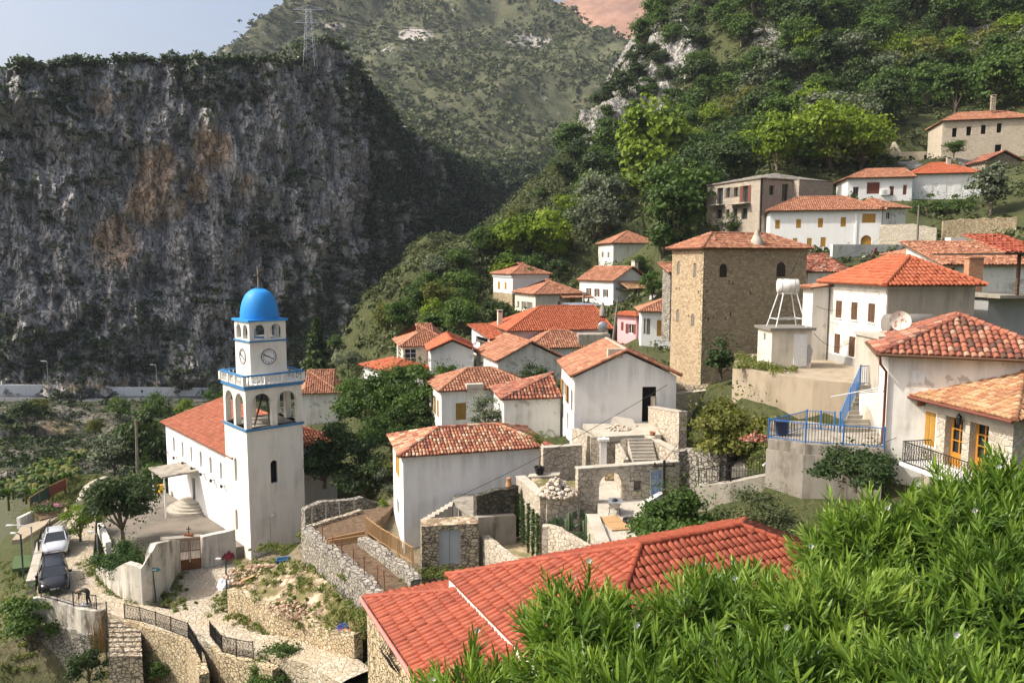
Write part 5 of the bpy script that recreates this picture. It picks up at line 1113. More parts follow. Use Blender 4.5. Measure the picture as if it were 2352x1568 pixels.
# ------------------------------------------------------------------ foreground red roofs
def fgroof(name, label, FLpx, Y, Hh, ang, Lr, Ll, pitch, mat, wallm, seed):
    a = math.radians(ang); C = at(*FLpx, Y); dl = Vector((-math.sin(a), math.cos(a), 0)); near = C - dl * Ll
    h = House.__new__(House); h.C = near; h.H = Hh; h.a = a; h.Lr, h.Ll = Lr, Ll; h.base = Vector((near.x, near.y, near.z - Hh)); h.root = thing(name, label, 'house', h.base, a)
    h.Mi = (Matrix.Translation(h.base) @ Matrix.Rotation(a, 4, 'Z')).inverted(); h.Fr = Face((0,0,0),(1,0,0),(0,-1,0)); h.Fl = Face((0,0,0),(0,1,0),(-1,0,0)); h.ops = {'R': [], 'L': []}; h.wins = []; h.planes = []; HOUSES.append(h)
    return h
h = fgroof('house', 'near house with glossy red tile roof half hidden by the oleanders', (1031, 1327), 25.5, 3.6, 26, 13.5, 8.9, .40, 'tile_red', 'stone_yellow', 1)
h.walls('white_old', foot=3); h.roof('hip', 'x', .40, .06, 'tile_red', .235, .40, hipf=1., capr=.12, ins=(4.9, 4.5)); HF1 = h
h = fgroof('annex', 'lower stone annex with red tile roof and pink gutter in front of the red-roofed house', (842, 1378), 26, 4.2, 26, 5.2, 9.2, .3, 'tile_red', 'stone_yellow', 2)
h.win('L', B5(105, 1190), B5(200, 1420), 'dark', 'iron', .25); h.walls('stone_yellow', foot=3); h.roof('hip', 'y', .30, .06, 'tile_red', .235, .40, capr=.11, ins=(2.6, 2.6)); HF2 = h
mb = MB(); mb.tube([(-.16, -.5, h.H), (-.16, h.Ll + .1, h.H)], .07, 8); mb.build('gutter', m_plain('pink_metal', (.55, .20, .17), .5), h.root)
if h.wins:
    f, s0, z0, s1, z1 = h.wins[0][:5]; mb = MB()
    for k in range(7):
        s = s0 + (s1 - s0) * (k + .5) / 7; mb.tube([h.Fl.P(s, z0, .05), h.Fl.P(s, z0 + .3, .3), h.Fl.P(s, (z0+z1)/2, .32), h.Fl.P(s, z1, .05)], .012, 5)
    for zz in (.15, .5, .85): h.Fl.bx(mb, s0, z0 + (z1-z0)*zz, .05 if zz != .5 else .3, s1, z0 + (z1-z0)*zz + .025, .08 if zz != .5 else .33)
    mb.build('window_grille', M['iron'], h.root)

# ground cut back along the house fronts so that their doors and lower windows stand clear
for h in HOUSES:
    try: Mi_ = h.Mi
    except Exception: continue
    if not h.wins and h.base.y < 60: continue
    zc_ = h.base.z + (min(w_[2] for w_ in h.wins) - .5 if h.wins else 1.2)
    if 'pointed' in str(h.H): continue
    for i in range(ZZ.shape[0]):
        if abs(gy[i] - h.base.y) > 28: continue
        for j in range(ZZ.shape[1]):
            if abs(gx[j] - h.base.x) > 28: continue
            q = Mi_ @ Vector((gx[j], gy[i], 0))
            d_ = max(-q.x, -q.y, 0)
            if -7 < q.x < h.Lr + 2.5 and -7 < q.y < h.Ll + .5: ZZ[i, j] = min(ZZ[i, j], zc_ + max(0, q.x - h.Lr) * .8 - d_ * .12)
terr.data.vertices.foreach_set('co', np.stack([XX, YY, ZZ], -1).astype(np.float32).ravel()); terr.data.update()
# ------------------------------------------------------------------ roads, yards, terraces
n_ = NT('cobbles'); d_ = n_.vor(3.2, 'DISTANCE_TO_EDGE', 'Distance', n_.warp(2.5, .12)); q_ = n_.sep(n_.vor(3.2, 'F1', 'Color', n_.warp(2.5, .12)))
c_ = n_.ramp(q_[0], [(0, (.38, .33, .25)), (.5, (.47, .41, .32)), (1, (.54, .49, .40))]); c_ = n_.mix(n_.math('SUBTRACT', 1., n_.rampf(d_, .02, .09)), c_, (.30, .25, .17))
c_ = n_.mix(n_.rampf(n_.noise(.45, 6, .65), .42, .68), c_, (.40, .33, .23)); c_ = n_.mix(n_.rampf(n_.noise(1.1, 6, .7), .62, .75, 0, .7), c_, (.20, .18, .09))
M['cobble'] = n_.done(c_, .92, n_.bump(n_.math('ADD', n_.rampf(d_, .0, .12), n_.math('MULTIPLY', n_.noise(9, 5), .4)), .8, .05))
n_ = NT('tilled_soil'); f_ = n_.noise(3.2, 8, .75, n_.scale((1, 1, 1))); g_ = n_.noise(1.2, 4)
c_ = n_.mix(n_.rampf(f_, .35, .65), (.10, .066, .042), (.25, .175, .12)); M['soil'] = n_.done(n_.mix(n_.rampf(g_, .4, .7, 0, .4), c_, (.20, .15, .10)), 1., n_.bump(f_, 1., .22), 0, 0)
n_ = NT('dry_ground'); f_ = n_.noise(2.4, 8, .7); c_ = n_.mix(n_.rampf(f_, .35, .65), (.26, .205, .115), (.42, .35, .24)); c_ = n_.mix(n_.rampf(n_.noise(.8, 6), .55, .7), c_, (.17, .16, .07)); M['dryground'] = n_.done(c_, .95, n_.bump(f_, .7, .08))
n_ = NT('yard_concrete'); f_ = n_.noise(.5, 8, .7); c_ = n_.mix(n_.rampf(f_, .35, .65), (.12, .105, .085), (.215, .19, .155)); c_ = n_.mix(n_.rampf(n_.noise(.25, 6), .5, .65, 0, .6), c_, (.19, .16, .125)); M['yard'] = n_.done(c_, .9, n_.bump(n_.noise(6, 6), .4, .02))
n_ = NT('rubble_earth'); f_ = n_.vor(3.5, 'F1', 'Color', n_.warp(2, .2)); s_ = n_.sep(f_)[0]; c_ = n_.mix(n_.rampf(s_, .3, .9), (.24, .17, .11), (.52, .42, .30)); c_ = n_.mix(n_.rampf(n_.noise(.6, 6), .45, .6), c_, (.14, .13, .05)); M['rubble_earth'] = n_.done(c_, .95, n_.bump(n_.math('ADD', s_, n_.noise(5, 6)), .9, .12))
mb = MB(); V = []; NS = 6
for i, (l, r) in enumerate(ROAD):
    for k in range(NS + 1): p = l.lerp(r, k / NS); V.append((p.x, p.y, p.z - (.06 if k in (0, NS) else 0) + .05 * mnoise.noise(p * .4)))
I = [(i*(NS+1)+k, i*(NS+1)+k+1, (i+1)*(NS+1)+k+1, (i+1)*(NS+1)+k) for i in range(len(ROAD)-1) for k in range(NS)]
mb.add(V, I, 0, .5, True)
E = []
for i, (l, r) in enumerate(ROAD): E += [(l.x, l.y, l.z - .06), (l.x, l.y, l.z - 2.), (r.x, r.y, r.z - .06), (r.x, r.y, r.z - 2.)]
mb.add(E, [(4*i, 4*i+1, 4*i+5, 4*i+4) for i in range(len(ROAD)-1)] + [(4*i+2, 4*i+6, 4*i+7, 4*i+3) for i in range(len(ROAD)-1)])
struct(mb, 'cobbled_road', M['cobble'])
def sheet(name, P, z, th, mat): 
    mb = MB(); mb.prism([p[:2] for p in P], z - th, z); return struct(mb, name, M[mat])
sheet('church_yard', YARD, -21.5, 1.2, 'yard'); sheet('forecourt', FORE, -21.75, .8, 'cobble'); sheet('garden_soil', SOIL, -16.6, 2., 'soil'); sheet('paving', PAVE, -13.2, .8, 'concrete_light')
sheet('cactus_bed', BED, -15.1, 1.2, 'soil'); sheet('rubble_yard', FILL, -12.5, 2., 'rubble_earth'); sheet('dry_garden', GARD, -16., 1.2, 'dryground')
slab('terrace', 'bare concrete terrace slab in front of the gabled house', 'terrace', TERR, -10.7, .32, 'concrete_light')
slab('terrace', 'wide upper concrete terrace in front of the pump shed', 'terrace', UTERR, -6.5, 1.2, 'concrete_warm'); slab('terrace', 'lower concrete terrace enclosed by the blue railing', 'terrace', BTERR, -8.6, .5, 'concrete')
# rubble bank between the lower and the upper garden wall
mb = MB(); low = [B1(380,800),B1(600,900),B1(850,1000),B1(1000,1110),B1(1250,1170),B1(1480,1190)]; up = [B1(420,560),B1(700,560),B1(950,560),B1(1180,740),B1(1330,900),B1(1480,1060)]
zl = [-20.05,-19.5,-19.3,-19.15,-18.9,-18.5]; zu = [-20.2,-19.5,-18.6,-18.,-17.5,-17.]; V = []; NX, NY = 40, 22
for i in range(NX + 1):
    f = i / NX * 5; k = min(4, int(f)); g = f - k; l = atz(*low[k], zl[k]).lerp(atz(*low[k+1], zl[k+1]), g); u = atz(*up[k], zu[k]).lerp(atz(*up[k+1], zu[k+1]), g)
    for j in range(NY + 1): p = l.lerp(u, j / NY); V.append((p.x, p.y, p.z + .25 * nz3(p.x * .9, p.y * .9, 0) * math.sin(math.pi * j / NY) + .25 * math.sin(math.pi * j / NY)))
mb.add(V, [(i*(NY+1)+j, (i+1)*(NY+1)+j, (i+1)*(NY+1)+j+1, i*(NY+1)+j+1) for i in range(NX) for j in range(NY)], 0, .5, True); struct(mb, 'rubble_bank', M['rubble_earth']); BANKV = V

# ------------------------------------------------------------------ church yard wall and gate
def footwall(name, label, fn, pts, z, mat, thick=.4, cat='wall', **k):
    P = []; H = []
    for a, top in pts:
        zz = z if not isinstance(z, dict) else z[a]; p = atz(*fn(*a), zz); px, py = fn(*top); t = at(px, py, p.y).z - p.z; P.append(p + UPZ * t); H.append(t + .6)
    return wallrun(name, label, P, H, thick, mat, cat, **k)
footwall('yard_wall', 'curved streaky whitewashed wall sweeping round the church yard corner', Z8, [((830,650),(830,610)),((890,730),(890,630)),((960,800),(965,635)),((1020,840),(1025,590)),((1080,870),(1080,560)),((1150,890),(1150,580)),((1205,898),(1225,605)),((1250,890),(1245,500)),((1300,860),(1290,405)),((1390,800),(1390,385)),((1440,700),(1440,380)),((1482,640),(1482,380))], -21.8, 'yardwall', .45, step=.35, jit=.02)
footwall('yard_wall', 'straight streaky wall between the rusty gate and the bell tower', Z8, [((1688,612),(1688,345)),((1960,545),(1958,285))], -21.8, 'yardwall', .45)
footwall('yard_wall', 'low whitewashed inner wall beside the round tree of the church yard', Z8, [((905,440),(910,395)),((865,340),(865,300)),((832,250),(830,235))], -21.5, 'white_old', .4)
ga, gb = atz(*Z8(1488,640),-21.8), atz(*Z8(1683,612),-21.8); gd = (gb - ga); gl = gd.length; gz = math.atan2(gd.y, gd.x)
t = thing('gate', 'rusty double gate with barred top and sheet metal bottom in the yard wall', 'gate', ga, gz); gh = 2.25
for k in range(2):
    x0, x1 = gl * k / 2 + .02, gl * (k + 1) / 2 - .02; mb = MB()
    mb.box((x0, -.02, .08), (x1, .02, .75), 1)
    for z in (.05, .75, 1.4, gh - .05): mb.box((x0, -.03, z), (x1, .03, z + .05))
    for x in (x0, x1 - .05): mb.box((x, -.035, .05), (x + .05, .035, gh))
    for j in range(1, 8): x = x0 + (x1 - x0) * j / 8; mb.box((x - .012, -.012, .8), (x + .012, .012, gh))
    mb.build('gate_leaf', [M['rust'], m_plain('rusty_sheet', (.24, .11, .05), .8, .1, .3)], t)
a = atz(*Z8(1380,800),-21.8); mb = MB(); pA = at(*Z8(1372,372), 51.5); pB = at(*Z8(1692,345), 54.4); mb.beam(pA - pA, pB - pA, .9, .18); o = mb.build('gate_lintel', M['concrete'], None, None); o.location = pA; tag(o, 'crumbling concrete lintel slab over the church yard gate', 'lintel')
pm = pA.lerp(pB, .62); t = thing('cross', 'small dark iron cross on a block on top of the gate lintel', 'cross', pm + UPZ * .09); mb = MB(); mb.box((-.3, -.15, 0), (.3, .15, .2)); mb.build('base_block', M['rust'], t); mb = MB(); mb.box((-.025, -.025, .2), (.025, .025, .75)); mb.box((-.17, -.02, .52), (-.025, .02, .57)); mb.box((.025, -.02, .52), (.17, .02, .57)); mb.build('cross_bars', M['iron'], t)
# parapets and railings by the road
def gpts(fn, z, L): return [atz(*fn(*p), z) for p in L]
wallrun('road_wall', 'low stone parapet with pale coping left of the parked cars', gpts(Z8, -21.3, [(255,720),(290,600),(320,480),(345,385),(420,290),(530,220)]), .9, .45, 'stone_house', cap='concrete_light')
wallrun('road_wall', 'pale stone parapet curving away behind the round tree', gpts(Z7, -21.3, [(660,1030),(690,960),(730,900),(800,860),(880,830)]), 1., .5, 'stone_house')
fence('railing', 'dark railing on the stone parapet beside the silver car', gpts(Z8, -21.25, [(320,470),(345,385),(420,290),(530,215)]), .85, .16)
CW_ = gpts(Z8, -21.7, [(250,865),(330,845),(430,860),(540,890),(690,945),(855,962)]); wallrun('retaining_wall', 'stained curved concrete retaining wall below the bending person', CW_, 1.55, .4, 'yardwall', step=.5)
wallrun('retaining_wall', 'overgrown rubble wall under the stained concrete wall at lower left', [p + Vector((0,-.12,-1.5)) for p in CW_] + [CW_[-1] + Vector((.6,1.2,-1.5))], 6., .5, 'stone_grey', jit=.12)
fence('railing', 'black spiked railing on top of the stained concrete wall', gpts(Z8, -21.68, [(342,850),(478,884),(615,925),(805,955)]), .95, .12)
st_a, st_b = at(*Z8(905,1360), 41.6), atz(*Z8(905,1035), -21.8); stairs('stairs', 'weathered stone steps dropping from the road between two railings', st_a, st_b, (1, .03, 0), 1.9, 8, 'stone_rubble', 4.)
wallrun('retaining_wall', 'tan stone retaining wall right of the stone steps', [atz(*Z8(*p), z) for p, z in (((1040,1035),-21.75),((1200,1075),-21.72),((1420,1140),-21.6),((1590,1200),-21.5),((1660,1350),-21.4),((1700,1480),-21.3))], 6., .5, 'stone_yellow', jit=.08)
fence('railing', 'curving wrought iron railing along the edge of the cobbled path', [atz(*Z8(*p), z) for p, z in (((1040,1030),-21.75),((1170,1058),-21.72),((1300,1098),-21.7),((1425,1143),-21.6),((1570,1195),-21.5),((1640,1310),-21.4),((1680,1400),-21.35))], .95, .12, orn=True)
wallrun('retaining_wall', 'short stone wall below the second path railing at the bottom', [atz(*Z8(*p), z) for p, z in (((1750,1190),-21.35),((1850,1310),-20.9),((1970,1345),-20.75),((2110,1370),-20.5),((2300,1440),-20.2))], 5., .45, 'stone_yellow')
fence('railing', 'straight wrought iron railing near the bottom edge of the cobbled path', [atz(*Z8(*p), z) for p, z in (((1752,1185),-21.35),((1800,1245),-21.1),((1852,1310),-20.9),((1972,1342),-20.75),((2110,1365),-20.5))], .95, .12, orn=True)
fence('railing', 'rusty stair handrail beside the stone steps', [st_b + Vector((-.1,0,.1)), st_a + Vector((-.1,0,.1))], 1., .5)
footwall('retaining_wall', 'ochre stone wall holding the rubble bank above the cobbled path', B1, [((365,1000),(375,790)),((450,1040),(460,800)),((600,1080),(590,865)),((750,1130),(720,930)),((950,1190),(880,985)),((1090,1250),(1030,1085)),((1200,1290),(1170,1130)),((1420,1330),(1420,1160))], {(365,1000):-21.6,(450,1040):-21.4,(600,1080):-21.,(750,1130):-20.6,(950,1190):-20.3,(1090,1250):-19.9,(1200,1290):-19.6,(1420,1330):-19.}, 'stone_yellow', .5, jit=.12, step=.4)
wallrun('retaining_wall', 'weedy grey rubble wall along the edge of the tilled soil', [atz(*B1(*p), -16.45) for p in ((985,265),(1110,388),(1200,455),(1350,575),(1480,690),(1580,810),(1640,900))], [3.2,3.6,4,3.6,3,2.6,2.4], .7, 'stone_grey', jit=.15, step=.4)
wallrun('garden_wall', 'grey stone garden wall behind the tilled soil next to the bell tower', [at(*B1(*p), y) for p, y in (((955,108),51),((1100,60),52),((1290,40),53),((1440,20),54),((1600,70),55))], 2.2, .5, 'stone_grey', jit=.1)
wallrun('garden_wall', 'low rubble kerb between garden wall and tilled soil', [atz(*B1(*p), -16.4) for p in ((1000,255),(1250,180),(1440,125))], .5, .4, 'stone_rubble', jit=.06)
for a, b, l in (((1155,385),(1470,320),'upper weathered timber plank dividing the tilled soil'), ((1170,402),(1480,352),'lower weathered timber plank dividing the tilled soil')):
    p, q = atz(*B1(*a), -16.4), atz(*B1(*b), -16.4); mb = MB(); mb.beam((0,0,0), q - p, .06, .3); o = mb.build('plank', M['wood_pale']); o.location = p; tag(o, l, 'plank')
wallrun('garden_wall', 'pale stone footing under the leaning balustrade', [atz(*B1(*p), -16.05) for p in ((1450,340),(1640,470),(1850,640),(1900,700))], 1., .6, 'stone_grey', jit=.1)
fence('balustrade', 'weathered pale wooden balustrade between the soil and the white house', [atz(*B1(*p), -15.95) for p in ((1490,318),(1600,400),(1680,450),(1755,500),(1872,578))], .95, .16, 'wood_pale', .09, .035, 1.6)
for (x, y0, y1) in ((1118,255,385),(1202,345,470),(1283,375,520),(1378,445,585),(1468,510,665),(1575,600,760),(1637,630,780),(1030,120,245),(1145,95,205),(1262,65,170),(1380,20,130)):
    p = atz(*B1(x, y1), -16.5); h_ = at(*B1(x, y0), p.y).z - p.z; t = MB(); t.tube([(0,0,-.3),(R.uniform(-.05,.05),R.uniform(-.05,.05),h_)], .03, 5); o = t.build('stake', M['rust'] if y0 > 250 else M['steel']); o.location = p
    tag(o, 'rusty iron stake along the edge of the tilled soil' if y0 > 250 else 'thin grey post in front of the grey garden wall', 'stake', 'stakes round the tilled soil' if y0 > 250 else 'posts by the garden wall')
# ------------------------------------------------------------------ ruined garage and the things below the white house
h = House('garage', 'ruined stone garage with grey double metal doors and no roof', 'garage', B5(375,270), 40, 10, B5(332,250)[0], B5(850,215)[0], H=2.75, Ll=1.3)
h.win('R', B5(516, 292), B5(704, 578), 'hole', 'dark', .25); h.walls('stone_rubble', foot=2, dep=.25)
f, s0, z0, s1, z1 = h.wins[0][:5]; mb = MB(); mid = (s0 + s1) / 2
for a, b, nm in ((s0, mid - .01, 1), (mid + .01, s1, 2)):
    mb = MB(); h.Fr.bx(mb, a, z0, -.16, b, z1, -.12); h.Fr.bx(mb, a, z0, -.119, a + .05, z1, -.1); h.Fr.bx(mb, b - .05, z0, -.119, b, z1, -.1); mb.build('door', M['greydoor'], h.root)
mb = MB(); mb.box((.01, .01, h.H + .002), (h.Lr - .01, h.Ll - .01, h.H + .03)); mb.build('rough_top', M['rubble_earth'], h.root)
pa, pb = at(*B2(392,1448), 43.6), at(*B2(640,1300), 44.3); stairs('stairs', 'bare concrete steps climbing along the white house wall', pa, pb, (0,-1,0), .9, 7, 'concrete_light', .2)
P_ = [tuple(atz(*B2(*p), pb.z)) for p in ((628,1294),(800,1428),(880,1420),(850,1240),(650,1240))]; slab('landing', 'cracked concrete landing at the head of the bare steps', 'landing', P_, pb.z, .18, 'concrete')
wallrun('wall', 'pale concrete support under the cracked landing', [p + UPZ * -.19 for p in (Vector(P_[0]) + Vector((.5, .2, 0)), Vector(P_[1]) + Vector((0, .2, 0)))], 2.4, .3, 'concrete', jit=0)
wallrun('wall', 'shade-darkened mossy wall with a clay chimney pot on its end', [at(*B2(820,1240), 41.6), at(*B2(1000,1195), 42.2), at(*B2(1168,1165), 42.8)], 3., .45, 'stone_dark', jit=.06)
wallrun('wall', 'pale rendered base of the dark mossy wall', [at(*B2(835,1425), 41.2), at(*B2(1150,1405), 42.2)], 3., .4, 'concrete', jit=0)
p = at(*B2(1102,1172), 42.6); mb = MB(); mb.lathe([(.2,0),(.16,.2),(.12,.4),(.14,.42),(.14,.5),(.1,.5)], (0,0,0), 12); o = mb.build('chimney_pot', M['tile_straw']); o.location = p; tag(o, 'small clay chimney pot standing on the dark mossy wall', 'chimney pot')
wallrun('garden_wall', 'lit pale stone wall sloping beside the dry garden strip', [atz(*B3(*p), -15.2) for p in ((-20,1185),(100,1290),(200,1370),(300,1450),(380,1540))], 3., .5, 'stone_site', step=.4)
# ------------------------------------------------------------------ stone walls of the building site
def sitewall(label, pts, h_, th=.42, mat='stone_site', **k): return wallrun('stone_wall', label, [at(*B3(*p), y) for p, y in pts], h_, th, mat, jit=.01, cap='concrete_light', **k)
sitewall('new stone wall panel rising behind the potted palm', (((522,374),45.4),((886,348),46.2)), 3.6)
wallrun('stone_wall', 'sunlit stone wall under the left edge of the terrace slab', [at(*B3(830,185), 49), at(*B3(972,258), 46.3)], 3., .4, 'stone_site')
wallrun('stone_wall', 'stone pier under the front of the terrace slab', [at(*B3(975,262), 46.2), at(*B3(1078,262), 46.2)], 2.8, .5, 'stone_site', jit=0)
t = MB(); p = at(*B3(1096,305), 45.9); t.box((-.2,-.2,-2.8),(.2,.2,.02)); t.box((-.34,-.3,.021),(.34,.3,.17)); o = t.build('column', M['white']); o.location = p; tag(o, 'white concrete column with a flared head under the terrace', 'column')
wallrun('stone_wall', 'rounded stone wall stub between column and new stairs', [at(*B3(1118,300), 46.3), at(*B3(1200,285), 46.4), at(*B3(1322,285), 46.2)], 2.8, .4, 'stone_site')
wallrun('stone_wall', 'jagged unfinished stone edge left of the new stairs', [at(*B3(1235,340), 45.4), at(*B3(1310,480), 44.4)], 1.6, .35, 'stone_pale', jit=.1)
sa, sb = atz(*B3(1376,508), -11.95), atz(*B3(1325,285), -10.7); stairs('stairs', 'new concrete stairs rising to the terrace of the gabled house', sa, sb, (1, .05, 0), 1.45, 7, 'concrete_light')
sitewall('sloping sunlit parapet right of the new stairs', (((1512,262),46.5),((1785,405),43.6)), 2.3)
sitewall('tall sunlit stone wall stepping down from the gabled house', (((1552,-8),50),((1846,42),44.6)), 3.4, .5)
wallrun('stone_wall', 'grey stone wall behind the tall sunlit wall, right of the gabled house', [at(*Z5(1960,1203), 50.4), at(*Z5(2120,1180), 52), at(*Z5(2360,1150), 54)], 2.4, .4, 'stone_pale')
wallrun('stone_wall', 'rubble wall at the foot of the stone tower', [at(*Z5(2120,1110), 57), at(*Z5(2240,1130), 55), at(*Z5(2350,1120), 54)], 2.4, .5, 'stone_rubble', jit=.1)
# long wall with the arch
A_, B_ = at(*B3(862,540), 40.5), at(*B3(1812,512), 42); bz = min(A_.z, B_.z); ex_ = (B_ - A_); ex_.z = 0; Wd = ex_.length; ex_.normalize(); nr = Vector((ex_.y, -ex_.x, 0)); hw = 3.4; F_ = Face(Vector((0,0,0)), (1,0,0), (0,-1,0))
t = thing('stone_wall', 'long new stone wall pierced by a tall arched doorway', 'wall', (A_.x, A_.y, bz - hw), math.atan2(ex_.y, ex_.x)); Mi = (Matrix.Translation(t.location) @ Matrix.Rotation(t.rotation_euler.z, 4, 'Z')).inverted()
def stw(px, py): o_ = Mi @ CAM; d_ = Mi.to_3x3() @ ray(px, py); q = o_ - d_ * (o_.y / d_.y); return q.x, q.z
(a0, _), (a1, zt_), (zz_, zb_) = stw(*B3(1056,800)), stw(*B3(1290,598)), stw(*B3(1290,950)); n0, n1_ = stw(*B3(1382,685)), stw(*B3(1455,772))
mb = MB(); th = .45; ops = [(a0, .0, a1, zt_, True), (n0[0], n1_[1], n1_[0], n0[1])]
panel(mb, (0,0,0), (1,0,0), (0,-1,0), Wd, hw, ops, th); panel(mb, (0,th,0), (1,0,0), (0,1,0), Wd, hw, ops[:1], .01)
mb.add([(0,0,hw),(Wd,0,hw),(Wd,th,hw),(0,th,hw),(0,0,0),(0,th,0),(Wd,0,0),(Wd,th,0)], [(0,1,2,3),(0,3,5,4),(1,6,7,2)]); mb.build('masonry', M['stone_site'], t)
mb = MB(); mb.box((-.03,-.04,hw+.002),(Wd,th+.04,hw+.08)); mb.build('coping', M['concrete_light'], t)
mb = MB(); F_.bx(mb, n0[0], n1_[1], -.3, n1_[0], n0[1], -.28); mb.build('niche', M['wood_grey'], t)
mb = MB(); r_ = (a1 - a0) / 2; cx_ = (a0 + a1) / 2; zs_ = zt_ - r_
for k in range(9):
    aa, bb = math.pi * k / 9 + .02, math.pi * (k + 1) / 9 - .02; P2 = [(cx_ + rr * math.cos(q), zs_ + rr * math.sin(q)) for rr, q in ((r_, aa), (r_ + .35, aa), (r_ + .35, bb), (r_, bb))]
    mb.hexa([F_.P(*P2[0], -.05), F_.P(*P2[1], -.05), F_.P(*P2[2], -.05), F_.P(*P2[3], -.05), F_.P(*P2[0], .025), F_.P(*P2[1], .025), F_.P(*P2[2], .025), F_.P(*P2[3], .025)], 0, R.random())
mb.build('arch_stones', M['stone_pale'], t)
wallrun('stone_wall', 'ochre stone pillar seen through the arched doorway', [at(*B3(1108,598), 45.2), at(*B3(1200,600), 45.2)], 3., .5, 'stone_yellow', jit=0)
wallrun('stone_wall', 'sunlit inner wall seen through the right side of the arch', [at(*B3(1228,590), 44.8), at(*B3(1310,600), 41.6)], 3., .4, 'stone_site', jit=0)
sitewall('low sunlit stone wall running towards the camera above the cypresses', (((318,642),43.8),((545,834),39.9)), 4.6, .5)
sitewall('low stone wall in front of the rubble heap', (((560,836),39.85),((868,830),40.1)), 3.2, .42)
sitewall('back wall of the small yard carrying the potted palm', (((395,640),44.3),((690,622),43.9)), 1.8, .6)
wallrun('garden_wall', 'curved pale stone wall around the cactus bed', gpts(B3, -13.8, [(528,1092),(600,1098),(680,1128),(770,1185),(860,1238),(960,1290),(1040,1312)]), 3.4, .42, 'stone_site', step=.35, cap=None)
wallrun('garden_wall', 'low wide pale wall between cactus bed and paving', gpts(B3, -13.05, [(995,1005),(1040,1120),(1085,1240),(1110,1330)]), 1.8, .55, 'stone_site', cap='concrete_light')
wallrun('wall', 'slanting low white wall beside the blue gate', [at(*B3(1645,785), 40.6), at(*B3(1468,890), 38.6)], 1.2, .3, 'white_old', jit=0)
fence('gate', 'small light-blue iron gate leaning at the end of the arch wall', [at(*B3(1535,845), 40.3), at(*B3(1648,815), 40.8)], 1.55, .11, 'steel', .05, .02, 3., barm='blue')
wallrun('retaining_wall', 'rough grey stone wall under the citrus tree', [at(*B3(1780,400), 43.2), at(*B3(1890,362), 43.4), at(*B3(2060,390), 42.6), at(*B3(2215,432), 41.8)], 3.4, .6, 'stone_grey', jit=.12)
wallrun('retaining_wall', 'rough stone wall turning back towards the garden steps', [at(*B3(2210,432), 41.8), at(*B3(2290,440), 43), at(*B3(2420,400), 45)], 2.4, .5, 'stone_grey', jit=.12)
wallrun('path_wall', 'pale low wall under the black railing of the garden path', [at(*B6(310,330), 39), at(*B6(520,308), 38.4), at(*B6(750,262), 38)], 1.4, .4, 'concrete_light', jit=.03)
fence('railing', 'black iron railing along the garden path under the citrus tree', [at(*B6(318,345), 38.9), at(*B6(520,302), 38.4), at(*B6(752,258), 38)], .95, .14)
stairs('steps', 'worn garden steps behind the black path railing', at(*B6(520,230), 41), at(*B6(620,120), 43.5), (1,-.1,0), 2.2, 6, 'concrete_light', .5)
wallrun('retaining_wall', 'streaked concrete wall below the blue-railed terrace', [Vector(p) + Vector((0, .1, -.51)) for p in BTERR[:4]], 4., .35, 'concrete', jit=0)
mb = MB(); pts_ = [at(*B6(720,212), 37.3), at(*B6(835,105), 37.6), at(*B6(1090,116), 36.4)]; mb.tube([p - pts_[0] for p in pts_], .05, 6); o = mb.build('handrail', M['wpaint']); o.location = pts_[0]; tag(o, 'cream pipe handrail bent along the concrete wall', 'handrail')
wallrun('retaining_wall', 'long tan rendered retaining wall of the upper terrace', [Vector(p) + Vector((0, -.1, .02)) for p in UTERR[:4]], 3.6, .35, 'concrete_warm', jit=.02)
fence('railing', 'blue railing along the front edge of the lower terrace', [Vector(p) + Vector((.05, .12, 0)) for p in BTERR[:4]], 1., .13, 'blue', .06, .014, 2.2, barm='iron')
fence('railing', 'blue railing along the back of the lower terrace', [atz(*B4(*p), -8.6) for p in ((225,1035),(385,1000),(540,955),(655,965),(770,975))], 1., .13, 'blue', .06, .014, 2.2, barm='iron')
sA, sB = atz(*B4(800,985), -8.6), atz(*B4(1000,592), -6.5); stairs('stairs', 'concrete steps from the blue-railed terrace up to the shed terrace', sA + Vector((.2,0,0)), sB, (1,0,0), 1.25, 11, 'concrete')
t = fence('railing', 'sloping blue stair railing between the two terraces', [sA + Vector((.1,0,0)), sA.lerp(sB, .5) + Vector((-.02,0,0)), sB + Vector((-.1,0,0)), sB + Vector((.6,.3,0))], 1.05, .13, 'blue', .07, .014, 2.5)
wallrun('wall', 'small white wall with a folded cloth hanging beside the stairs', [at(*B4(990,668), 38.6), at(*B4(1200,655), 38.4)], 3.3, .3, 'white_clean', jit=0)
p = at(*B4(1040,765), 38.35); mb = MB(); 
for k in range(9): a = -.13 + .26 * k / 9; b = a + .03; mb.hexa([(a*.25,0,0),(b*.25,0,0),(b*.25,.03,0),(a*.25,.03,0),(a*2.+.05,-.06-.02*(k%2),-.85+.2*abs(a)),(b*2.+.05,-.06-.02*(k%2),-.85+.2*abs(b)),(b*2.+.05,.0,-.85),(a*2.+.05,.0,-.85)], 0, .5)
o = mb.build('hanging_cloth', m_plain('cream_cloth', (.72,.66,.54), .9)); o.location = p; tag(o, 'pleated cream cloth hanging on the small white wall', 'cloth')
for a, b, l in ((((745,690),36.8),((1195,605),36.8),'upper white drying pole reaching out from the corner downpipe'),(((985,655),37.2),((1190,632),37.2),'lower white drying pole in front of the stairs')):
    p, q = at(*B4(*a[0]), a[1]), at(*B4(*b[0]), b[1]); mb = MB(); mb.tube([(0,0,0), q - p], .025, 6); o = mb.build('drying_pole', M['wpaint']); o.location = p; tag(o, l, 'pole')
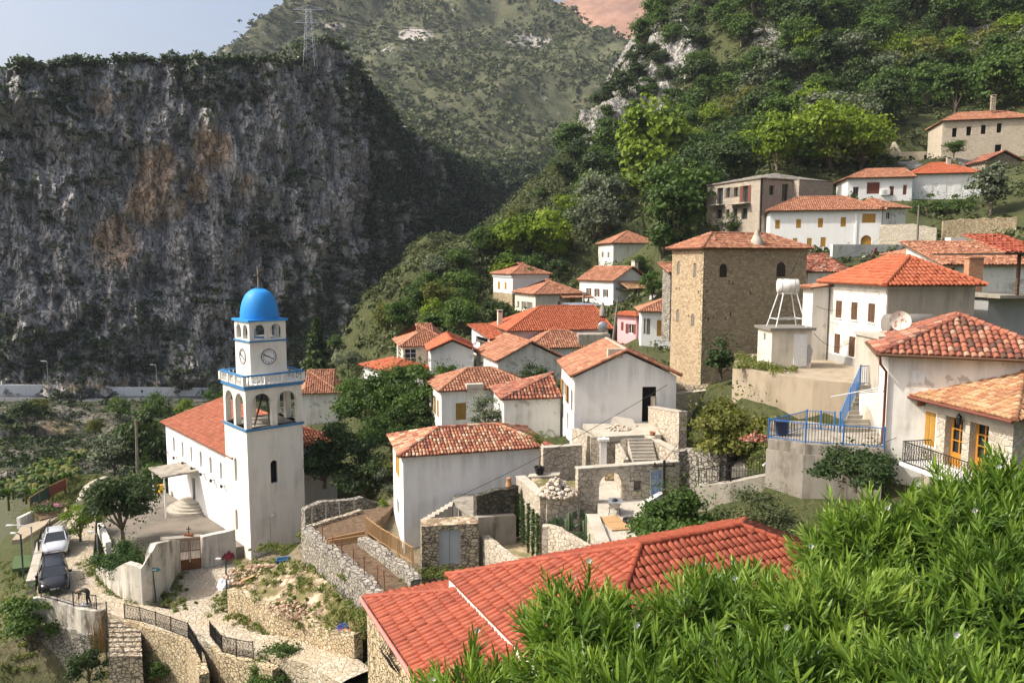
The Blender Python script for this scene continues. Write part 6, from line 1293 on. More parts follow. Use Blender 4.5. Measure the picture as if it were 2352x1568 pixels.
# ------------------------------------------------------------------ small things on roofs and terraces
c0 = SH.world((SH.Lr * .52, SH.Ll * .45 if SH.Ll < 4 else 1.4, SH.H + .18)); t = thing('water_tank_stand', 'white angle-iron stand on the pump shed roof carrying a tank', 'stand', c0, SH.a)
for sx, sy in ((-1,-1),(1,-1),(1,1),(-1,1)):
    mb = MB(); mb.tube([(sx*.95, sy*.7, 0), (sx*.42, sy*.38, 2.05)], .035, 6); mb.build('leg', M['wpaint'], t)
mb = MB(); Q = [(-.45,-.4,2.05),(.45,-.4,2.05),(.45,.4,2.05),(-.45,.4,2.05)]; W = [(-.83,-.62,.5),(.83,-.62,.5),(.83,.62,.5),(-.83,.62,.5)]
for P_ in (Q, W): [mb.beam(P_[k], P_[(k+1) % 4], .04, .04) for k in range(4)]
mb.build('brace', M['wpaint'], t)
def hcyl(name, label, p, r, L, rot, mat, cat='tank', bands=True):
    t = thing(name, label, cat, p, rot); mb = MB(); pr = [(-L/2, r*.02), (-L/2 - .0, r*.9), (-L/2 + .03, r), (L/2 - .03, r), (L/2, r*.9), (L/2, r*.02)]
    mb.tube([(x, 0, r) for x, _ in pr], [rr for _, rr in pr], 28); mb.build('tank_body', M[mat], t)
    if bands:
        m2 = MB()
        for x in (-L*.3, L*.3): m2.tube([(x-.02,0,r),(x+.02,0,r)], r*1.015, 28); m2.box((x-.05,-r*.8,-.06),(x+.05,r*.8,.06))
        m2.tube([(0,0,2*r-.02),(0,0,2*r+.04)], .1, 10); m2.build('band', M['steel'], t)
    return t
hcyl('water_tank', 'cream cylindrical water tank on the tall white stand', c0 + UPZ * 2.08, .42, 1.25, math.radians(-10), 'white_old')
hcyl('water_tank', 'dark grey cylindrical tank lying behind the rusty satellite dish', at(*Z4(1560,1200), 41.), .52, 2.6, math.radians(4), 'slate', bands=False)
hcyl('water_tank', 'white cylindrical tank beside a dark one left of the stone tower', at(*B7(1985,718), 92), .45, 1.5, math.radians(-20), 'white_metal'); hcyl('water_tank', 'grey-ended tank between the white tank and the stone tower', at(*B7(2060,718), 91), .45, 1.2, math.radians(-60), 'steel')
hcyl('water_tank', 'round grey tank seen end-on at the right end of the orange roof', at(*B7(1412,1020), 84), .5, 1.2, math.radians(80), 'steel')
t = MB(); p = at(*B7(1320,1052), 84); t.box((-1.8,-1,-3),(1.7,1.5,0)); o = t.build('stone_plinth', M['concrete']); o.location = p; tag(o, 'low concrete-topped block carrying the round grey tank', 'plinth')
def dish(label, p, r, az, el, mat='white_metal', rusty=False):
    t = thing('satellite_dish', label, 'satellite dish', p); c = MB(); d = Vector((math.cos(el)*math.cos(az), math.cos(el)*math.sin(az), math.sin(el))); q = d.to_track_quat('Z', 'Y').to_matrix()
    V = []; n = 24
    for i in range(6):
        rr = r * i / 5 + .001
        for k in range(n): a = 2*math.pi*k/n; V.append(tuple(q @ Vector((rr*math.cos(a), rr*math.sin(a), .35*rr*rr/r)) + Vector((0,0,r*1.25))))
    c.add(V, [(i*n+k, i*n+(k+1)%n, (i+1)*n+(k+1)%n, (i+1)*n+k) for i in range(5) for k in range(n)], 0, .5, True); c.build('reflector', mat if not isinstance(mat, str) else M[mat], t)
    m2 = MB(); cc = Vector((0,0,r*1.25)); m2.tube([(0,0,0), cc - d*.05], .03, 6); m2.tube([cc - q @ Vector((0, r*.9, -.2*r)), cc + d * r * .9], .015, 5); m2.box(tuple(cc + d*r*.9 - Vector((.04,.04,.04))), tuple(cc + d*r*.9 + Vector((.04,.04,.04))))
    for s_ in (-1, 1): m2.tube([(s_*.25, .2, 0), cc - d*.06], .02, 5)
    m2.build('mount', M['steel'], t); return t
n_ = NT('rust_patched_enamel'); n_.done(n_.mix(n_.rampf(n_.noise(3.5, 5, .6), .52, .62), (.66,.63,.56), (.42,.19,.06)), .6); 
dish('large rust-patched satellite dish on the flat roof before the grey tank', at(*Z4(1498,1205), 39.6), .52, math.radians(-105), math.radians(15), n_.m)
dish('white satellite dish at the corner of the dark wooden balcony', at(*B7(68,1225), 80), .4, math.radians(-110), math.radians(25)); dish('pale satellite dish on the wall of the small gabled house', at(*Z5(716,975), 76.5), .36, math.radians(-60), math.radians(20))
t = MB(); p = at(*Z4(1475,1212), 39.6); t.box((-1.2,-.7,-.16),(1.3,2.2,-.005)); t.box((-1.1,-.6,-3.),(1.2,2.1,-.165)); o = t.build('flat_roofed_block', M['concrete_light']); o.location = p; tag(o, 'small concrete roofed block under the rusty dish', 'outbuilding')
# blue sunshade, pole lines, cables
p = [at(*B7(980,732), 101), at(*B7(1200,728), 104), at(*B7(1420,752), 101), at(*B7(1250,768), 98)]; mb = MB(); mb.hexa([q - p[0] for q in p] + [q - p[0] + UPZ * .12 for q in p]); o = mb.build('awning', m_plain('blue_grey_sheet', (.20,.25,.31), .6)); o.location = p[0]; tag(o, 'flat blue-grey awning in front of the cream house', 'awning')
def upole(label, b, t_, r, mat='wood_grey', name='utility_pole'):
    mb = MB(); mb.tube([(0,0,-1.), t_ - b], [r, r*.7], 8); o = thing(name, label, 'pole', b); mb.build('shaft', M[mat], o); m2 = MB(); q = t_ - b
    m2.beam(q + Vector((-.6,0,-.3)), q + Vector((.6,0,-.3)), .08, .08)
    for x in (-.5, 0, .5): m2.lathe([(.03,0),(.06,.05),(.03,.16)], q + Vector((x,0,-.26)), 8)
    m2.build('crossarm', M['wood_d'], o); return o
upole('leaning wooden utility pole in front of the pink house', at(*B7(1520,1090), 83), at(*B7(1576,690), 83), .16); upole('thin wooden pole between the cream house and the gabled house', at(*B7(1212,790), 102), at(*B7(1210,612), 102), .15)
upole('short black pole at the right end of the arch wall', at(*B3(1668,760), 40), at(*B3(1668,490), 40), .1, 'iron'); upole('tall grey pole in front of the whitewashed retaining wall', at(*Z4(1622,600), 90), at(*Z4(1634,330), 90), .14)
upole('weathered wooden pole among the trees left of the church', at(*Z7(1145,850), 74), at(*Z7(1132,355), 74), .16)
for l, a, b, s_ in (('long black cable sagging across the gabled house front', at(*B2(2420,330), 45), at(*B2(620,1290), 43.4), .25), ('black cable from the arch wall pole up over the stone wall', at(*B3(1668,495), 40), at(*Z5(2352,1205), 48), .15), ('black cable from the arch wall pole to the right-hand white house', at(*B3(1668,495), 40), at(*B4(1290,1030), 34.6), 1.),
    ('dark cable running down the corner of the stone tower', at(*Z4(834,645), 58), at(*Z4(370,1500), 52), .6), ('thin cable from stone tower to shuttered house', at(*Z4(830,945), 52), at(*Z4(1370,930), 43.6), 1.), ('cable across the farmhouse terrace', at(*Z4(870,640), 63), at(*Z4(1390,690), 62), .4), ('slanting cable above the terrace hood', at(*Z4(1050,700), 70), at(*Z4(1390,540), 88), .3), ('cable looping across the shuttered facade', at(*Z4(920,1200), 46), at(*Z4(1260,1180), 43.4), .9)): cable('cable', l, a, b, s_)
# pylon on the cliff top
p = at(*Z1(2112,400), 262); t = thing('pylon', 'steel lattice pylon standing on the rim of the cliff', 'pylon', p); hh = at(*Z1(2112,60), 262).z - p.z; mb = MB(); w0, w1 = 1.9, .7; N_ = 9
for sx, sy in ((-1,-1),(1,-1),(1,1),(-1,1)): mb.beam((sx*w0,sy*w0,-3),(sx*w1,sy*w1,hh), .12, .12)
for k in range(N_):
    z0, z1 = hh*k/N_, hh*(k+1)/N_; a, b = w0+(w1-w0)*k/N_, w0+(w1-w0)*(k+1)/N_
    for s1, s2 in (((-1,-1),(1,-1)),((1,-1),(1,1)),((1,1),(-1,1)),((-1,1),(-1,-1))): mb.beam((s1[0]*a,s1[1]*a,z0),(s2[0]*b,s2[1]*b,z1), .07, .07); mb.beam((s2[0]*a,s2[1]*a,z0),(s1[0]*b,s1[1]*b,z1), .07, .07)
mb.build('lattice', M['steel'], t); mb = MB()
for z in (.72, .98): mb.beam((-5,0,hh*z),(5,0,hh*z), .16, .16); mb.beam((-5,0,hh*z),(0,0,hh*z+1.4), .12, .12); mb.beam((5,0,hh*z),(0,0,hh*z+1.4), .12, .12)
mb.build('crossarm', M['steel'], t)
for k, (dz, x) in enumerate(((.98,-5),(.98,5),(.72,-5),(.72,5))): o = cable('power_line', 'thin power line running right from the pylon above the hill', p + Vector((x,0,hh*dz)), at(1110+20*k, 40+14*k, 420), 6, .09, 20); o['group'] = 'power lines from the pylon'
# ------------------------------------------------------------------ highway across the gorge
hx = list(range(-300, 541, 20)); hp = [(at(px, 909, ip(px, *zip(*YB)) - 3)) for px in hx]; hf = [Vector((p.x, p.y - 9, p.z)) for p in hp]
mb = MB(); mb.add([tuple(p) for p in hp] + [tuple(p) for p in hf] + [(p.x, p.y, p.z - 3) for p in hf], [(i, i+1, len(hx)+i+1, len(hx)+i) for i in range(len(hx)-1)] + [(len(hx)+i, len(hx)+i+1, 2*len(hx)+i+1, 2*len(hx)+i) for i in range(len(hx)-1)]); struct(mb, 'highway', m_plain('asphalt', (.13,.13,.13), .9, 0, .2, 1))
wallrun('parapet_wall', 'long white wall along the far side of the highway', [p + UPZ * (3.0 if p.x < proj(hp[0])[0] or proj(p)[0] < 260 else 2.5) for p in hp], 4., .5, 'white_clean', jit=0)
wallrun('retaining_wall', 'grey concrete retaining wall under the highway', [p + Vector((0,-.3,.1)) for p in hf if 60 < proj(p)[0] < 520], 6.5, .6, 'concrete', jit=0)
fence('guard_rail', 'steel guard rail along the near edge of the highway', [p + Vector((0,.3,.0)) for p in hf[::4]], .9, 50, 'steel', .12, .02, 4., (.6, .9))
for (px, top, l) in ((113, 830, 'tall street lamp on the highway at the left edge'), (362, 838, 'tall street lamp on the highway in the middle')):
    Yq = ip(px, *zip(*YB)) - 11; b = at(px, 913, Yq); pole('street_lamp', l, b, at(px, top, Yq).z - b.z, .12, 'steel', 'street lamp', (-1.2, 0, 1.8), .08)
for px, l in ((97, 'small dark road sign by the white highway wall near the first lamp'), (327, 'small dark road sign by the highway wall between lamp and church')):
    Yq = ip(px, *zip(*YB)) - 5; b = at(px, 911, Yq); t = thing('road_sign', l, 'road sign', b); mb = MB(); mb.tube([(0,0,-.2),(0,0,1.8)], .05, 6); mb.build('post', M['iron'], t); mb = MB(); mb.tube([(0,-.06,1.6),(0,-.1,1.6)], .35, 14); mb.build('sign_plate', M['iron'], t)
# ------------------------------------------------------------------ street furniture lower left
t = thing('signpost', 'green signpost with a blue arrow board at the yard wall', 'sign', atz(*Z8(1300,880), -21.75)); hs = at(*Z8(1300,605), t.location.y).z - t.location.z
mb = MB(); mb.tube([(0,0,-.2),(-.12,0,hs)], .035, 8); mb.build('post', M['ironpaint'], t); mb = MB(); mb.prism([(-.35,0),(.3,0),(.3,-.001),(-.35,-.001)], 0, 0) if False else None
mb.hexa([(-.4,-.05,hs-.26),(.22,-.05,hs-.26),(.22,-.02,hs-.26),(-.4,-.02,hs-.26),(-.4,-.05,hs-.02),(.22,-.05,hs-.02),(.22,-.02,hs-.02),(-.4,-.02,hs-.02)]); mb.add([(.22,-.05,hs-.3),(.42,-.05,hs-.14),(.22,-.05,hs+.02),(.22,-.02,hs-.3),(.42,-.02,hs-.14),(.22,-.02,hs+.02)], [(0,1,2),(3,5,4),(0,3,4,1),(1,4,5,2)]); mb.build('arrow_board', m_plain('teal_enamel', (.05,.20,.24), .5), t)
mb = MB(); mb.box((-.22,-.056,hs-.17),(.05,-.051,hs-.11)); mb.add([(.05,-.056,hs-.21),(.17,-.056,hs-.14),(.05,-.056,hs-.07)], [(0,1,2)]); mb.build('arrow', M['wpaint'], t)
def lampat(label, foot, top, z, r, head, mat='ironpaint'):
    p = atz(*foot, z); return pole('street_lamp', label, p, at(*top, p.y).z - p.z, r, mat, 'street lamp', head)
lampat('slim green street lamp beside the white tarp', Z8(1895,930), Z8(1872,545), -21.6, .045, (-.45, 0, .8)); lampat('slim grey street lamp against the inner yard wall', Z8(828,690), Z8(828,320), -21.8, .045, (-.45, 0, .8), 'steel')
lampat('curved-arm street lamp at the left edge near the silver car', Z8(275,500), Z8(268,265), -21.3, .05, (-1.6, 0, 1.), 'steel'); lampat('green street lamp at the far left edge', Z8(195,670), Z8(182,330), -21.9, .06, (-.5, 0, 1.))
p = T.world((T.st('R', *Z7(2245,1380))[0], -.25, 0)); pole('floodlight', 'thin floodlight pole standing against the bell tower wall', p, 2.6, .025, 'steel', 'lamp', (.25, -.1, .5))
# left gardens
wallrun('garden_wall', 'low white wall end at the left edge of the flower bed', [atz(*Z7(*p), -22.3) for p in ((150,1175),(270,1120))], 1., .3, 'white_old'); 
for a, b, m_, l in (((250,1110),(410,1010),'ironpaint','green-netted garden fence by the flower bed'), ((410,1010),(555,940),'wood_red','brown slatted garden fence behind the flower bed')):
    fence('garden_fence', l, [atz(*Z7(*a), -22.5), atz(*Z7(*b), -22.5)], 1.2, .10, 'wood_pale', .06, .04, 2., barm=m_)
sheet('flower_bed', flat(Z7, [(290,1110),(460,1050),(560,1050),(480,1150),(330,1195)], -22.6), -22.6, .4, 'soil'); sheet('sports_court', flat(Z7, [(120,1490),(268,1480),(258,1580),(100,1600)], -24.5), -24.5, .3, 'white') ; bpy.data.objects['sports_court'].data.materials[0] = m_plain('green_court', (.07,.11,.045), .9)
sheet('path', flat(Z7, [(100,1360),(190,1350),(560,1120),(560,1060),(330,1200),(180,1240)], -22.7), -22.7, .4, 'concrete_warm')
# rubble heaps, cloths, crate, tarp
def ico(c, r, rs, sq=1.):
    t_ = (1 + 5 ** .5) / 2; V = np.array([(-1,t_,0),(1,t_,0),(-1,-t_,0),(1,-t_,0),(0,-1,t_),(0,1,t_),(0,-1,-t_),(0,1,-t_),(t_,0,-1),(t_,0,1),(-t_,0,-1),(-t_,0,1)]) / 1.9
    V = V * (1 + rs.uniform(-.3, .3, (12, 1))) * r * np.array([1, rs.uniform(.6, 1), sq]); a = rs.uniform(0, 6.3); Rm = np.array([[math.cos(a), -math.sin(a), 0], [math.sin(a), math.cos(a), 0], [0, 0, 1]]); return V @ Rm + np.array(c)
ICOF = np.array([(0,11,5),(0,5,1),(0,1,7),(0,7,10),(0,10,11),(1,5,9),(5,11,4),(11,10,2),(10,7,6),(7,1,8),(3,9,4),(3,4,2),(3,2,6),(3,6,8),(3,8,9),(4,9,5),(2,4,11),(6,2,10),(8,6,7),(9,8,1)])
def heap(name, label, p, rx, ry, h_, n, size, mat, cat='rubble'):
    mb = MB(); rs = np.random.RandomState(n)
    for k in range(n):
        a, q = rs.uniform(0, 6.3), rs.uniform(0, 1) ** .6; x, y = rx*q*math.cos(a), ry*q*math.sin(a); mb.add(ico((x, y, h_*(1-q)*rs.uniform(.2, 1.)), size*rs.uniform(.4, 1.2), rs, .75), ICOF, 0, rs.rand())
    o = mb.build(name, M[mat] if isinstance(mat, str) else mat); o.location = p; return tag(o, label, cat)
n_ = NT('loose_stones'); M['loose'] = n_.done(n_.mix(n_.attr('tint'), (.38,.31,.23), (.56,.50,.42)), .95, n_.bump(n_.noise(8, 4), .4, .03)); n_ = NT('brick_rubble'); M['brickr'] = n_.done(n_.ramp(n_.attr('tint'), [(0,(.24,.15,.10)),(.5,(.40,.27,.18)),(1,(.54,.45,.34))]), .95)
heap('rubble_heap', 'pale heap of building stones behind the low stone wall', atz(*B3(660,800), -12.45), 1.1, .9, 1.0, 260, .15, 'loose'); heap('stone_pile', 'small pile of stones on the terrace slab', atz(*B3(1235,195), -10.68), .8, .7, .35, 110, .12, 'loose')
heap('rubble_heap', 'brown heap of earth and broken tiles near the bell tower', atz(*B1(640,670), -19.7), 2.6, 1.7, .7, 420, .16, 'brickr'); heap('stone_pile', 'spread of tan stones at the edge of the weedy bank', atz(*B1(1000,950), -18.9), 2.2, 1.2, .25, 330, .10, 'brickr')
p = at(*B3(1290,110), 48.6); mb = MB(); mb.prism([(-.9,0),(.9,-.3),(.6,.6),(-.7,.7)], 0, .06); o = mb.build('plasterboard', M['concrete_light']); o.location = p - UPZ * .4; o.rotation_euler = (.7, .1, 0); tag(o, 'broken pale board leaning behind the stones on the terrace', 'board')
def cloth(name, label, p, rx, ry, h_, mat):
    mb = MB(); N_ = 16; V = [(rx*(i/N_*2-1), ry*(j/N_*2-1), h_*max(0, 1-(i/N_*2-1)**2-(j/N_*2-1)**2)**.5 * (1+.6*mnoise.noise(Vector((i*.5, j*.5, rx*9)))) + .02) for i in range(N_+1) for j in range(N_+1)]
    mb.add(V, [(i*(N_+1)+j, (i+1)*(N_+1)+j, (i+1)*(N_+1)+j+1, i*(N_+1)+j+1) for i in range(N_) for j in range(N_) if ((i+.5)/N_*2-1)**2+((j+.5)/N_*2-1)**2 < .95], 0, .5, True); o = mb.build(name, mat); o.location = p; return tag(o, label, 'cloth')
cloth('cloth_bundle', 'crumpled bright blue cloth on the low stone wall', atz(*B1(1350,1110), -18.55), .7, .5, .4, m_plain('blue_cloth', (.05,.08,.34), .9)); cloth('cloth_bundle', 'crumpled red cloth below the blue one on the low stone wall', atz(*B1(1345,1145), -18.6), .5, .35, .3, m_plain('red_cloth', (.60,.02,.05), .9))
cloth('tarp', 'white plastic tarp lying against the bank by the slim green lamp', atz(*B1(335,720), -21.4), .55, 1.5, .35, m_plain('white_sheet', (.66,.67,.70), .6)); cloth('cloth_bundle', 'dark red cloth heap on stones at the foot of the yard wall', atz(*B1(335,540), -21.5), .5, .4, .5, m_plain('dark_red_cloth', (.22,.03,.04), .9))
p = atz(*B1(795,592), -19.5); t = thing('crate', 'light blue plastic crate on the rubble by the bell tower', 'crate', p, .3); mb = MB()
for a, b in (((-.45,-.3,0),(.45,-.27,.5)),((-.45,.27,0),(.45,.3,.5)),((-.45,-.27,0),(-.42,.27,.5)),((.42,-.27,0),(.45,.27,.5)),((-.42,-.27,0),(.42,.27,.03))): mb.box(a, b)
for k in range(4): mb.box((-.4+.22*k,-.31,.3),(-.3+.22*k,-.301,.45), 1)
mb.build('crate_body', [m_plain('crate_blue', (.10,.28,.55), .5), M['dark']], t)
for k, (a, b) in enumerate((((440,720),(550,672)),((650,610),(730,605)))):
    p, q = atz(*B1(*a), -19.4), atz(*B1(*b), -19.3); mb = MB(); mb.beam((0,0,0), q - p, .18, .06); o = mb.build('plank', M['wood_pale']); o.location = p; tag(o, ('pale loose plank lying on the brown rubble heap', 'short grey plank next to the blue crate')[k], 'plank')
# site tools
p = atz(*B3(1205,1080), -13.17); mb = MB(); t = thing('door_panel', 'new pale wooden door panel lying on the paving', 'door', p, math.radians(12)); mb.box((-.5,-1.,0),(.5,1.,.05)); mb.box((-.36,-.85,.051),(.36,-.1,.065),0,.9); mb.box((-.36,.08,.051),(.36,.85,.065),0,.9); mb.build('panel', M['wood_pale'], t)
p = atz(*B3(1205,985), -13.17); t = thing('wheelbarrow', 'grey wheelbarrow parked in the arched doorway', 'wheelbarrow', p, math.radians(80)); mb = MB()
mb.hexa([(-.3,-.2,.35),(.35,-.2,.3),(.35,.2,.3),(-.3,.2,.35),(-.5,-.34,.68),(.55,-.34,.68),(.55,.34,.68),(-.5,.34,.68)]); mb.build('tray', M['steel'], t); mb = MB()
for s_ in (-1,1): mb.tube([(.75,s_*.06,.22),(-.2,s_*.25,.33),(-.95,s_*.3,.6)], .02, 6); mb.tube([(-.3,s_*.25,.34),(-.42,s_*.3,0)], .02, 6)
mb.build('frame', M['iron'], t); mb = MB(); mb.tube([(.75,-.05,.2),(.75,.05,.2)], .2, 16); mb.build('wheel', M['black'], t); mb = MB(); mb.add(ico((0,0,.68), .3, np.random.RandomState(2), .4), ICOF); mb.build('load', M['black'], t)
p = atz(*B3(1345,1070), -13.17); mb = MB()
for k in range(7): r_ = .28 + .03*(k%4); mb.tube([(r_*math.cos(a), r_*math.sin(a)*.95, .03+.025*k+.02*math.sin(3*a+k)) for a in [2*math.pi*q/20 for q in range(21)]], .022, 5)
o = mb.build('hose_coil', M['black']); o.location = p; tag(o, 'coil of black hose lying on the paving', 'hose')
pa, pb = atz(*B3(245,1235), -16), at(*B3(290,975), 42.6); t = thing('ladder', 'aluminium ladder leaning beside the row of slim cypresses', 'ladder', pa); d = pb - pa; sd = Vector((.34, .12, 0)); mb = MB()
for s_ in (-.5, .5): mb.beam(sd*s_, d + sd*s_*.9, .05, .07)
mb.build('side_rails', M['steel'], t); mb = MB()
for k in range(1, 11): mb.beam(d*(k/11) - sd*.48, d*(k/11) + sd*.48, .035, .035)
mb.build('rungs', M['steel'], t)
for q, r_, l in ((B3(498,615), .33, 'black plant pot holding the tall thin palm'),):
    p = at(*q, 44.1); t = thing('plant_pot', l, 'plant pot', p); mb = MB(); mb.lathe([(.22,0),(.30,.38),(.33,.38),(.33,.43),(.29,.43),(.28,.36)], (0,0,0), 18); mb.build('pot', M['black'], t); mb = MB(); mb.tube([(0,0,.34),(0,0,.36)], .28, 16); mb.build('soil', M['soil'], t); POTP = p
p = atz(*B3(1557,255), -10.6); mb = MB(); mb.lathe([(.15,0),(.18,.05),(.19,.15),(.17,.21),(.19,.23),(.165,.23),(.14,.15)], (0,0,0), 16); o = mb.build('clay_pot', M['tile_old']); o.location = p; tag(o, 'round clay pot on the parapet by the new stairs', 'pot')
p = at(*B4(320,985), 38.5); t = thing('bin', 'dark blue plastic bin on the lower terrace', 'bin', atz(*B4(330,1010), -8.6)); mb = MB(); mb.lathe([(.25,0),(.33,.7),(.36,.7),(.36,.76),(.2,.8)], (0,0,0), 12); mb.build('body', m_plain('navy_plastic', (.03,.05,.14), .5), t)
heap('tile_stack', 'stack of dark red roof tiles under the citrus tree', atz(*B4(120,1050), -8.9), .8, .5, .5, 60, .13, 'tile_dark', 'tiles')
# people on the terrace hood
p = at(*Z4(1305,745), 86); t = thing('chimney_hood', 'rusty red brick barbecue chimney with a bent metal hood', 'chimney', p); t.scale = (.45,) * 3; mb = MB(); mb.box((-1.1,-.6,-1),(1.1,.6,1.5)); mb.box((-1.25,-.75,1.501),(1.25,.75,1.75)); mb.build('base', m_plain('red_brick_dark', (.20,.07,.06), .8), t); mb = MB(); mb.hexa([(-.9,-.5,1.76),(.9,-.5,1.76),(.9,.5,1.76),(-.9,.5,1.76),(.25,-.25,3.),(.8,-.25,3.),(.8,.25,3.),(.25,.25,3.)]); mb.hexa([(.25,-.25,3.01),(.8,-.25,3.01),(.8,.25,3.01),(.25,.25,3.01),(.9,-.25,4.6),(1.5,-.25,4.6),(1.5,.25,4.6),(.9,.25,4.6)]); mb.build('hood', m_plain('rusty_hood', (.14,.05,.045), .7), t)
z_ = at(*Z4(1255,762), 86).z; P_ = [(at(*Z4(x_, 760), 86).x + dx_, y_, z_) for x_, y_, dx_ in ((1040,84.5,0),(1500,84.5,0),(1500,92,3),(1040,89,0))]; slab('terrace', 'flat roof terrace where the walking person stands', 'terrace', P_, P_[0][2], .4, 'concrete_light')
# ------------------------------------------------------------------ cars
def car(name, label, p, rot, paint, estate=False, rack=True):
    t = thing(name, label, 'car', p, rot); L, W = 4.5, .88
    top = [(-2.25,.62),(-2.2,.86),(-1.9,.93),(-.9,.95),(.9,.93),(1.6,.86),(2.0,.76),(2.2,.62),(2.25,.5)]
    st = [(-2.25,.72,.40,.62),(-2.1,.82,.30,.88),(-1.4,.88,.22,.93),(-.3,.89,.2,.94),(.8,.89,.2,.93),(1.5,.87,.22,.86),(1.95,.82,.24,.77),(2.18,.72,.28,.66),(2.26,.55,.34,.56)]
    V = []; prof = lambda w, b, tz: [(-w*.96,b),(-w,b+(tz-b)*.45),(-w*.985,b+(tz-b)*.75),(-w*.9,b+(tz-b)*.95),(-w*.6,tz+.015),(0,tz+.03),(w*.6,tz+.015),(w*.9,b+(tz-b)*.95),(w*.985,b+(tz-b)*.75),(w,b+(tz-b)*.45),(w*.96,b)]
    for x, w, b, tz in st: V += [(x, y, z) for y, z in prof(w, b, tz)]
    n = 11; mb = MB(); mb.add(V, [(i*n+k, i*n+k+1, (i+1)*n+k+1, (i+1)*n+k) for i in range(len(st)-1) for k in range(n-1)], 0, .5, True); mb.add(V[:n], [tuple(range(n))]); mb.add(V[-n:], [tuple(range(n))])
    rb = -2.05 if estate else -1.55; rr = -1.75 if estate else -.95    # greenhouse
    G = [(1.25,.74,.90),(.45,.60,1.36),(-.1,.62,1.43),(rr,.60,1.40),(rb,.72,.93)]; V = []
    for x, w, z in G: V += [(x,-w,z),(x,-w*.8,z+.03),(x,w*.8,z+.03),(x,w,z)]
    roofV = V; mb.add(V, [(4+k, 5+k, 9+k, 8+k) for k in range(3)] + [(8+k, 9+k, 13+k, 12+k) for k in range(3)], 0, .5, True)
    for s_ in (-1, 1):                              # pillars
        for (x0, w0, z0), (x1, w1, z1) in (((1.25,.74,.9),(.45,.6,1.36)),((-.1,.80,.93),(-.1,.62,1.42)),((rb,.74,.93),(rr,.6,1.4))): mb.beam((x0, s_*w0, z0), (x1, s_*w1, z1), .07, .06)
    mb.build('body', paint, t)
    mb = MB(); mb.add([(1.2,-.70,.92),(1.2,.70,.92),(.46,.58,1.37),(.46,-.58,1.37)], [(0,1,2,3)]); mb.build('windscreen', M['glass'], t)
    mb = MB(); mb.add([(rb+.04,-.68,.94),(rb+.04,.68,.94),(rr-.02,.56,1.38),(rr-.02,-.56,1.38)], [(0,1,2,3)]); mb.build('rear_window', M['glass'], t)
    for s_ in (-1, 1):
        mb = MB(); mb.add([(1.15,s_*.79,.93),(rb+.1,s_*.79,.94),(rr,s_*.605,1.385),(-.1,s_*.63,1.41),(.46,s_*.60,1.36)], [(0,1,2,3,4)]); mb.build('side_window', M['glass'], t)
        mb = MB(); mb.hexa([(2.13,s_*.45,.52),(2.0,s_*.80,.53),(1.9,s_*.80,.53),(2.05,s_*.45,.52),(2.1,s_*.45,.67),(1.93,s_*.79,.70),(1.85,s_*.78,.7),(2.,s_*.45,.67)]); mb.build('headlight', m_plain('lamp_glass', (.62,.64,.66), .15), t)
        mb = MB(); mb.box((.75,s_*.88-.02,.92),(.93,s_*.88+(.2 if s_>0 else -.2)*.9+.02,1.05)) if s_ > 0 else mb.box((.75,-1.05,.92),(.93,-.86,1.05)); mb.build('mirror', paint, t)
        for x in (-1.38, 1.38):
            w_ = MB(); w_.tube([(x,s_*.66,.31),(x,s_*.90,.31)], .31, 20); wo = w_.build('wheel', M['black'], t); r_ = MB(); r_.tube([(x,s_*.901,.31),(x,s_*.915,.31)], .2, 16); r_.build('rim', M['steel'], wo)
        if rack: mb = MB(); mb.tube([(.35,s_*.5,1.47),(-.2,s_*.52,1.53),(rr+.2,s_*.5,1.5)], .025, 6); mb.build('roof_rail', M['iron'], t)
    mb = MB(); mb.hexa([(2.27,-.42,.5),(2.27,.42,.5),(2.2,.42,.5),(2.2,-.42,.5),(2.2,-.36,.64),(2.2,.36,.64),(2.12,.36,.64),(2.12,-.36,.64)]); mb.build('grille', M['black'], t)
    mb = MB(); mb.box((2.2,-.6,.3),(2.29,.6,.38)); mb.build('air_intake', M['black'], t); mb = MB(); mb.box((2.24,-.26,.4),(2.3,.26,.5)); mb.build('number_plate', M['wpaint'], t)
    return t
def m_car(name, c): n = NT(name); n.done(c, .28, None, .25, .6); n.b.inputs['Coat Weight'].default_value = .25; n.b.inputs['Coat Roughness'].default_value = .08; return n.m
c1 = atz(*Z8(470,440), -21.8); c2 = atz(*Z8(450,735), -21.75)
car('parked_car', 'silver saloon car with a roof rack parked behind the black one', c1, math.radians(-61), m_car('silver_paint', (.55,.57,.60))); car('parked_car', 'black estate car parked in front of the silver car', c2, math.radians(-58), m_car('black_paint', (.012,.013,.016)), True)
# ------------------------------------------------------------------ people
def body(joints, edges, radii, name, mats_fn, parent, mats):
    me = bpy.data.meshes.new(name); me.from_pydata(joints, edges, []); me.update(); o = bpy.data.objects.new(name, me); COL.objects.link(o)
    sk = o.modifiers.new('skin', 'SKIN'); sk.use_smooth_shade = True; me.skin_vertices or None
    if not me.skin_vertices:
        bpy.context.view_layer.objects.active = o
    if me.skin_vertices:
        for k, r_ in enumerate(radii): me.skin_vertices[0].data[k].radius = (r_, r_)
        me.skin_vertices[0].data[0].use_root = True
    o.modifiers.new('sub', 'SUBSURF').levels = 1; dg = bpy.context.evaluated_depsgraph_get(); m2 = bpy.data.meshes.new_from_object(o.evaluated_get(dg)); bpy.data.objects.remove(o); bpy.data.meshes.remove(me)
    m2.materials.clear(); [m2.materials.append(m) for m in mats]
    for p in m2.polygons: p.material_index = mats_fn(p.center); p.use_smooth = True
    o = bpy.data.objects.new(name, m2); COL.objects.link(o); o.parent = parent; return o
SKIN = m_plain('skin', (.42,.25,.17), .6); HAIR = m_plain('dark_hair', (.03,.025,.02), .8)
